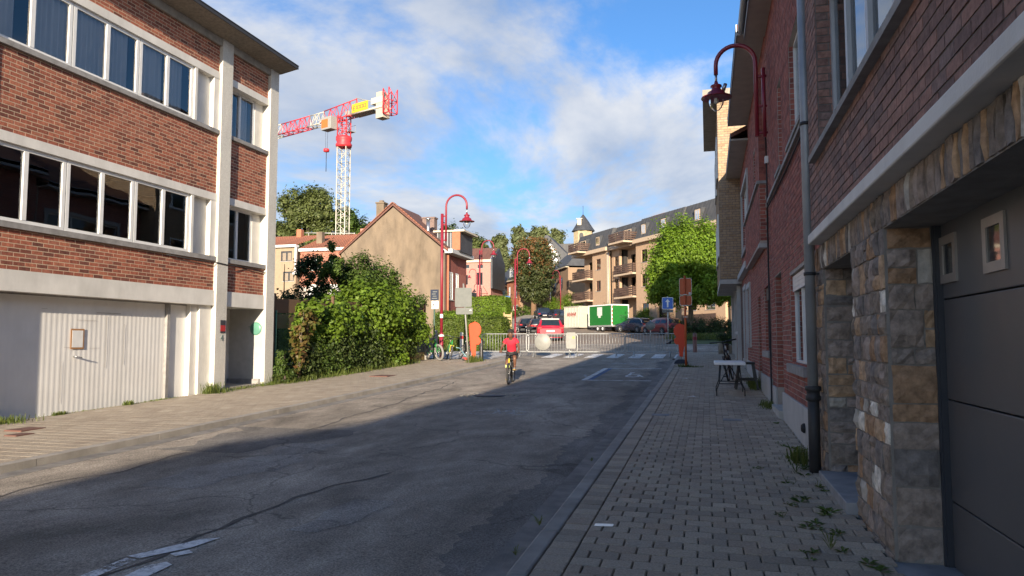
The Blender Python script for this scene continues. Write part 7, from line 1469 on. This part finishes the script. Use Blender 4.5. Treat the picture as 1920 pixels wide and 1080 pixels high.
for sy in (-1, 1): b.tube([(-1.75, sy * .78, 1.0), (-1.55, sy * .66, 1.22), (-1.25, sy * .60, 1.40), (-.4, sy * .61, 1.45), (.5, sy * .62, 1.38)], .045, 6)
b.build('roof_arch', M['car_white'], hb_)
pc = car('maroon car with a name in white letters half hidden by the hedge', -3.9, 66.4, 128, 'car_maroon', L_=4.2, W_=1.76, H_=1.5)
text_obj('POPPY', 'lettering', .34, 'car_white', pc, face_mtx((.2, .895, .70), (-1, 0, 0), (0, 0, 1)), .003)
# green trailer
t = thing('green_trailer', 'green box trailer with white edges and a pale poster', 'trailer', (-10.0, 77.0, gz(77)), R(132), world=False); mat('trailer_green', (.012, .15, .025), (.01, .125, .02), rough=.4); mat('poster_white', (.62, .62, .58), rough=.7)
b = MB(); b.box((-2.1, -1.02, .62), (2.1, 1.02, 2.62)); b.build('box_body', M['trailer_green'], t)
b = MB(); b.box((-2.16, -1.08, 2.622), (2.16, 1.08, 2.74)); b.build('roof', M['window_white'], t)
for (sx, sy) in ((-1, -1), (-1, 1), (1, -1), (1, 1)): b = MB(); b.box((sx * 2.105 - .05, sy * 1.025 - .05, .56), (sx * 2.105 + .05, sy * 1.025 + .05, 2.62)); b.build('corner_post', M['window_white'], t)
b = MB(); b.box((-2.1, -1.03, .45), (2.1, 1.03, .618)); b.build('chassis', M['galvanised'], t)
b = MB(); b.box((-.35, 1.022, 1.62), (.55, 1.03, 2.5)); b.box((-.1, 1.031, 1.40), (.35, 1.036, 1.62)); b.build('poster', M['poster_white'], t)
for (xw, sy) in ((-.45, 1), (.45, 1), (-.45, -1), (.45, -1)):
    b = MB(); b.lathe([(0, -.09), (.24, -.09), (.28, -.06), (.28, .06), (.24, .09), (0, .09)], (xw, sy * .95, .28), 18, axis='y'); w_ = b.build('wheel', M['tyre'], t); b = MB(); b.lathe([(0, 0), (.16, 0)], (xw, sy * 1.045, .28), 14, axis='y'); b.build('rim', M['window_white'], w_)
b = MB(); b.tube([(2.1, -.3, .5), (3.3, 0, .5), (2.1, .3, .5)], .05, 6); b.tube([(3.1, 0, .5), (3.1, 0, 0)], .04, 6); b.build('drawbar', M['galvanised'], t)
b = MB()
for k in range(5): b.box((-2.162, .98, .75 + .4 * k), (-2.158, 1.07, .92 + .4 * k))
b.build('reflector', M['sign_red'], t)
b = MB(); 
for (ya, za, yb, zb_) in ((-.6, 1.5, -.2, 1.62), (-.2, 1.62, .1, 1.5), (-.5, 1.4, .0, 1.42), (-.7, 1.3, -.55, 1.6)): b.tube([(-2.108, ya, za), (-2.108, yb, zb_)], .02, 4)
b.build('scrawl', M['sign_dark'], t)
# white site container
t = thing('site_container', 'white corrugated site container with red scrawls', 'container', (-13.9, 82.4, gz(82.4)), R(132), world=False); mat('container_white', (.46, .43, .36), (.40, .375, .31), rough=.6, scale=3)
b = MB(); n_ = 20; vs = []; L2, W2, H2 = 1.6, 1.1, 2.4
per = []
for k in range(n_): per += [(-L2 + 2 * L2 * k / n_, W2 + (.05 if k % 2 else 0)), (-L2 + 2 * L2 * (k + .8) / n_, W2 + (.05 if k % 2 else 0))]
b.prism([(-L2, -W2), (L2, -W2), (L2, W2)] + per[::-1], .12, H2 - .1, axis='z'); b.build('shell', M['container_white'], t)
b = MB(); b.box((-L2 - .03, -W2 - .03, H2 - .1), (L2 + .03, W2 + .08, H2)); b.box((-L2 - .03, -W2 - .03, .0), (L2 + .03, W2 + .08, .12)); b.build('rail', M['container_white'], t)
for k in range(3): b = MB(); b.box((-L2 - .02, -W2 + .1, .55 + .55 * k), (-L2 - .002, W2 - .1, .60 + .55 * k)); b.build('door_rib', M['cream'], t)
b = MB()
for k in range(9): u = -1.0 + .22 * k; b.tube([(u, W2 + .06, 1.2 + .1 * (k % 3)), (u + .12, W2 + .06, 1.75 - .08 * (k % 2)), (u + .2, W2 + .06, 1.3)], .022, 4)
b.build('scrawl', M['sign_red'], t)

# ================================================================== TABLE, STOOL AND SMALL THINGS ON THE RIGHT PAVEMENT
mat('table_white', (.86, .87, .88), (.82, .83, .84), rough=.4)
tz = gz(16) + PAV; t = thing('folding_table', 'white folding table on black tube legs on the pavement', 'table', (.42, 16.4, tz))
b = MB(); b.box((.12, 15.75, tz + .64), (.74, 17.15, tz + .70)); b.build('table_top', M['table_white'], t, bevel=.015)
for yy in (15.95, 16.95):
    b = MB(); b.tube([(.16, yy, tz + .0), (.16, yy, tz + .12), (.22, yy, tz + .28), (.25, yy + .0, tz + .64)], .013, 6); b.tube([(.72, yy, tz + .0), (.72, yy, tz + .12), (.66, yy, tz + .28), (.62, yy, tz + .64)], .013, 6); b.tube([(.21, yy, tz + .25), (.67, yy, tz + .25)], .011, 6); b.build('leg', M['black_metal'], t)
b = MB(); b.tube([(.25, 15.97, tz + .3), (.44, 16.4, tz + .62)], .010, 6); b.tube([(.62, 16.93, tz + .3), (.44, 16.45, tz + .62)], .010, 6); b.tube([(.3, 16.0, tz + .62), (.3, 16.9, tz + .62)], .01, 6); b.build('brace', M['black_metal'], t)
sz_ = gz(17.6) + PAV; t = thing('bar_stool', 'black plastic stool beside the white folding table', 'stool', (.84, 17.6, sz_))
b = MB(); b.box((.64, 17.42, sz_ + .56), (1.02, 17.8, sz_ + .61)); b.build('seat', M['black_metal'], t, bevel=.02)
for (sx, sy) in ((-1, -1), (1, -1), (-1, 1), (1, 1)):
    b = MB(); xa, ya = .83 + sx * .15, 17.61 + sy * .15; xb, yb = .83 + sx * .235, 17.61 + sy * .235; w2 = .028
    b.add([(xa - w2, ya - w2, sz_ + .565), (xa + w2, ya - w2, sz_ + .565), (xa + w2, ya + w2, sz_ + .565), (xa - w2, ya + w2, sz_ + .565), (xb - w2, yb - w2, sz_), (xb + w2, yb - w2, sz_), (xb + w2, yb + w2, sz_), (xb - w2, yb + w2, sz_)], [(0, 1, 2, 3), (4, 5, 6, 7), (0, 1, 5, 4), (1, 2, 6, 5), (2, 3, 7, 6), (3, 0, 4, 7)]); b.build('leg', M['black_metal'], t)
b = MB()
for s_ in (-1, 1): b.box((.64, 17.61 + s_ * .21 - .012, sz_ + .2), (1.02, 17.61 + s_ * .21 + .012, sz_ + .24)); b.box((.83 + s_ * .21 - .012, 17.42, sz_ + .2), (.83 + s_ * .21 + .012, 17.8, sz_ + .24))
b.build('stretcher', M['black_metal'], t)
# litter
for (x, y, lab) in ((-.35, 15.6, 'crumpled white paper scrap on the right pavement'), (-.62, 20.2, 'smaller paper scrap further up the right pavement')):
    b = MB(); z = gz(y) + PAV + .004; b.add([(x - .08, y - .05, z), (x + .02, y - .08, z + .015), (x + .1, y - .02, z), (x + .05, y + .07, z + .02), (x - .06, y + .06, z)], [(0, 1, 2, 3, 4)]); tag(b.build('paper_scrap', M['window_white']), lab, 'litter')
b = MB(); z = gz(5.75) + PAV + .003; b.add([(-.86, 5.66, z), (-.72, 5.68, z), (-.72, 5.76, z), (-.86, 5.74, z)], [(0, 1, 2, 3)]); tag(b.build('metal_tag', M['steel']), 'small shiny metal tag let into the paving', 'tag')
# weeds in the joints of the right pavement
def weed(x, y, s, leafn=14, grassy=False):
    vs, fs = [], []
    for k in range(leafn):
        a = rnd.uniform(0, 6.28); l_ = s * rnd.uniform(.5, 1.1); up = rnd.uniform(.15, .5) if not grassy else rnd.uniform(.8, 1.6); w_ = s * (.16 if not grassy else .04); dx, dy = math.cos(a), math.sin(a); i = len(vs)
        vs += [(0, 0, 0), (dx * l_ * .55 - dy * w_, dy * l_ * .55 + dx * w_, l_ * up * .6), (dx * l_, dy * l_, l_ * up * .7), (dx * l_ * .55 + dy * w_, dy * l_ * .55 - dx * w_, l_ * up * .6)]; fs.append((i, i + 1, i + 2, i + 3))
    me = bpy.data.meshes.new('weed'); me.from_pydata(vs, [], fs); me.materials.append(M['leaf_mid' if not grassy else 'grass_blade']); o = put('weed', me); o.location = (x, y, gz(y) + PAV - .004)
    pl_ = 'in the gutter along the right kerb' if x < 0 else ('in the paving joints beside the stone garage pier' if y < 6 else ('in the joints before the blue stone doorstep' if y < 7.9 else ('at the foot of the zinc downpipe' if y < 9.2 else 'along the pale plinth of the red brick houses')))
    tag(o, 'small green weed ' + pl_, 'weed', 'weeds ' + pl_)
for (x, y, s) in ((.82, 5.5, .10), (.97, 5.15, .10), (.75, 6.05, .09), (.9, 6.5, .10), (.78, 6.9, .09), (.95, 7.4, .09), (.72, 7.6, .07), (.88, 8.1, .10), (.98, 8.4, .09), (.8, 8.9, .07), (.6, 5.3, .07), (.55, 6.3, .06), (.66, 6.75, .06), (.92, 5.85, .06), (1.0, 9.6, .10), (.85, 9.9, .06), (1.02, 11.9, .07), (.5, 8.3, .05), (1.0, 14.3, .10), (.9, 14.1, .06)):
    for q in range(3): weed(x + rnd.uniform(-.06, .06), y + rnd.uniform(-.1, .1), s * rnd.uniform(.7, 1.2), leafn=10, grassy=rnd.random() < .35)
for (x, y, s) in ((-1.27, 5.6, .09), (-1.26, 4.85, .07), (-1.28, 8.3, .05)): weed(x, y, s, 22, True)
grass_strip('pavement_weeds', 'tufts of weeds along the foot of the right hand houses', [(1.02, 17.9, .06, .25, 1.3), (1.0, 18.6, .05, .3, .8), (1.02, 14.2, .06, .2, .7), (.95, 8.75, .04, .1, .9), (-.75, 24.9, .12, .08, .6), (-.5, 24.8, .2, .08, .4), (-8.55, 26.4, .1, .2, 1.6), (-8.5, 26.9, .1, .2, 1.2)], 1300, .2)
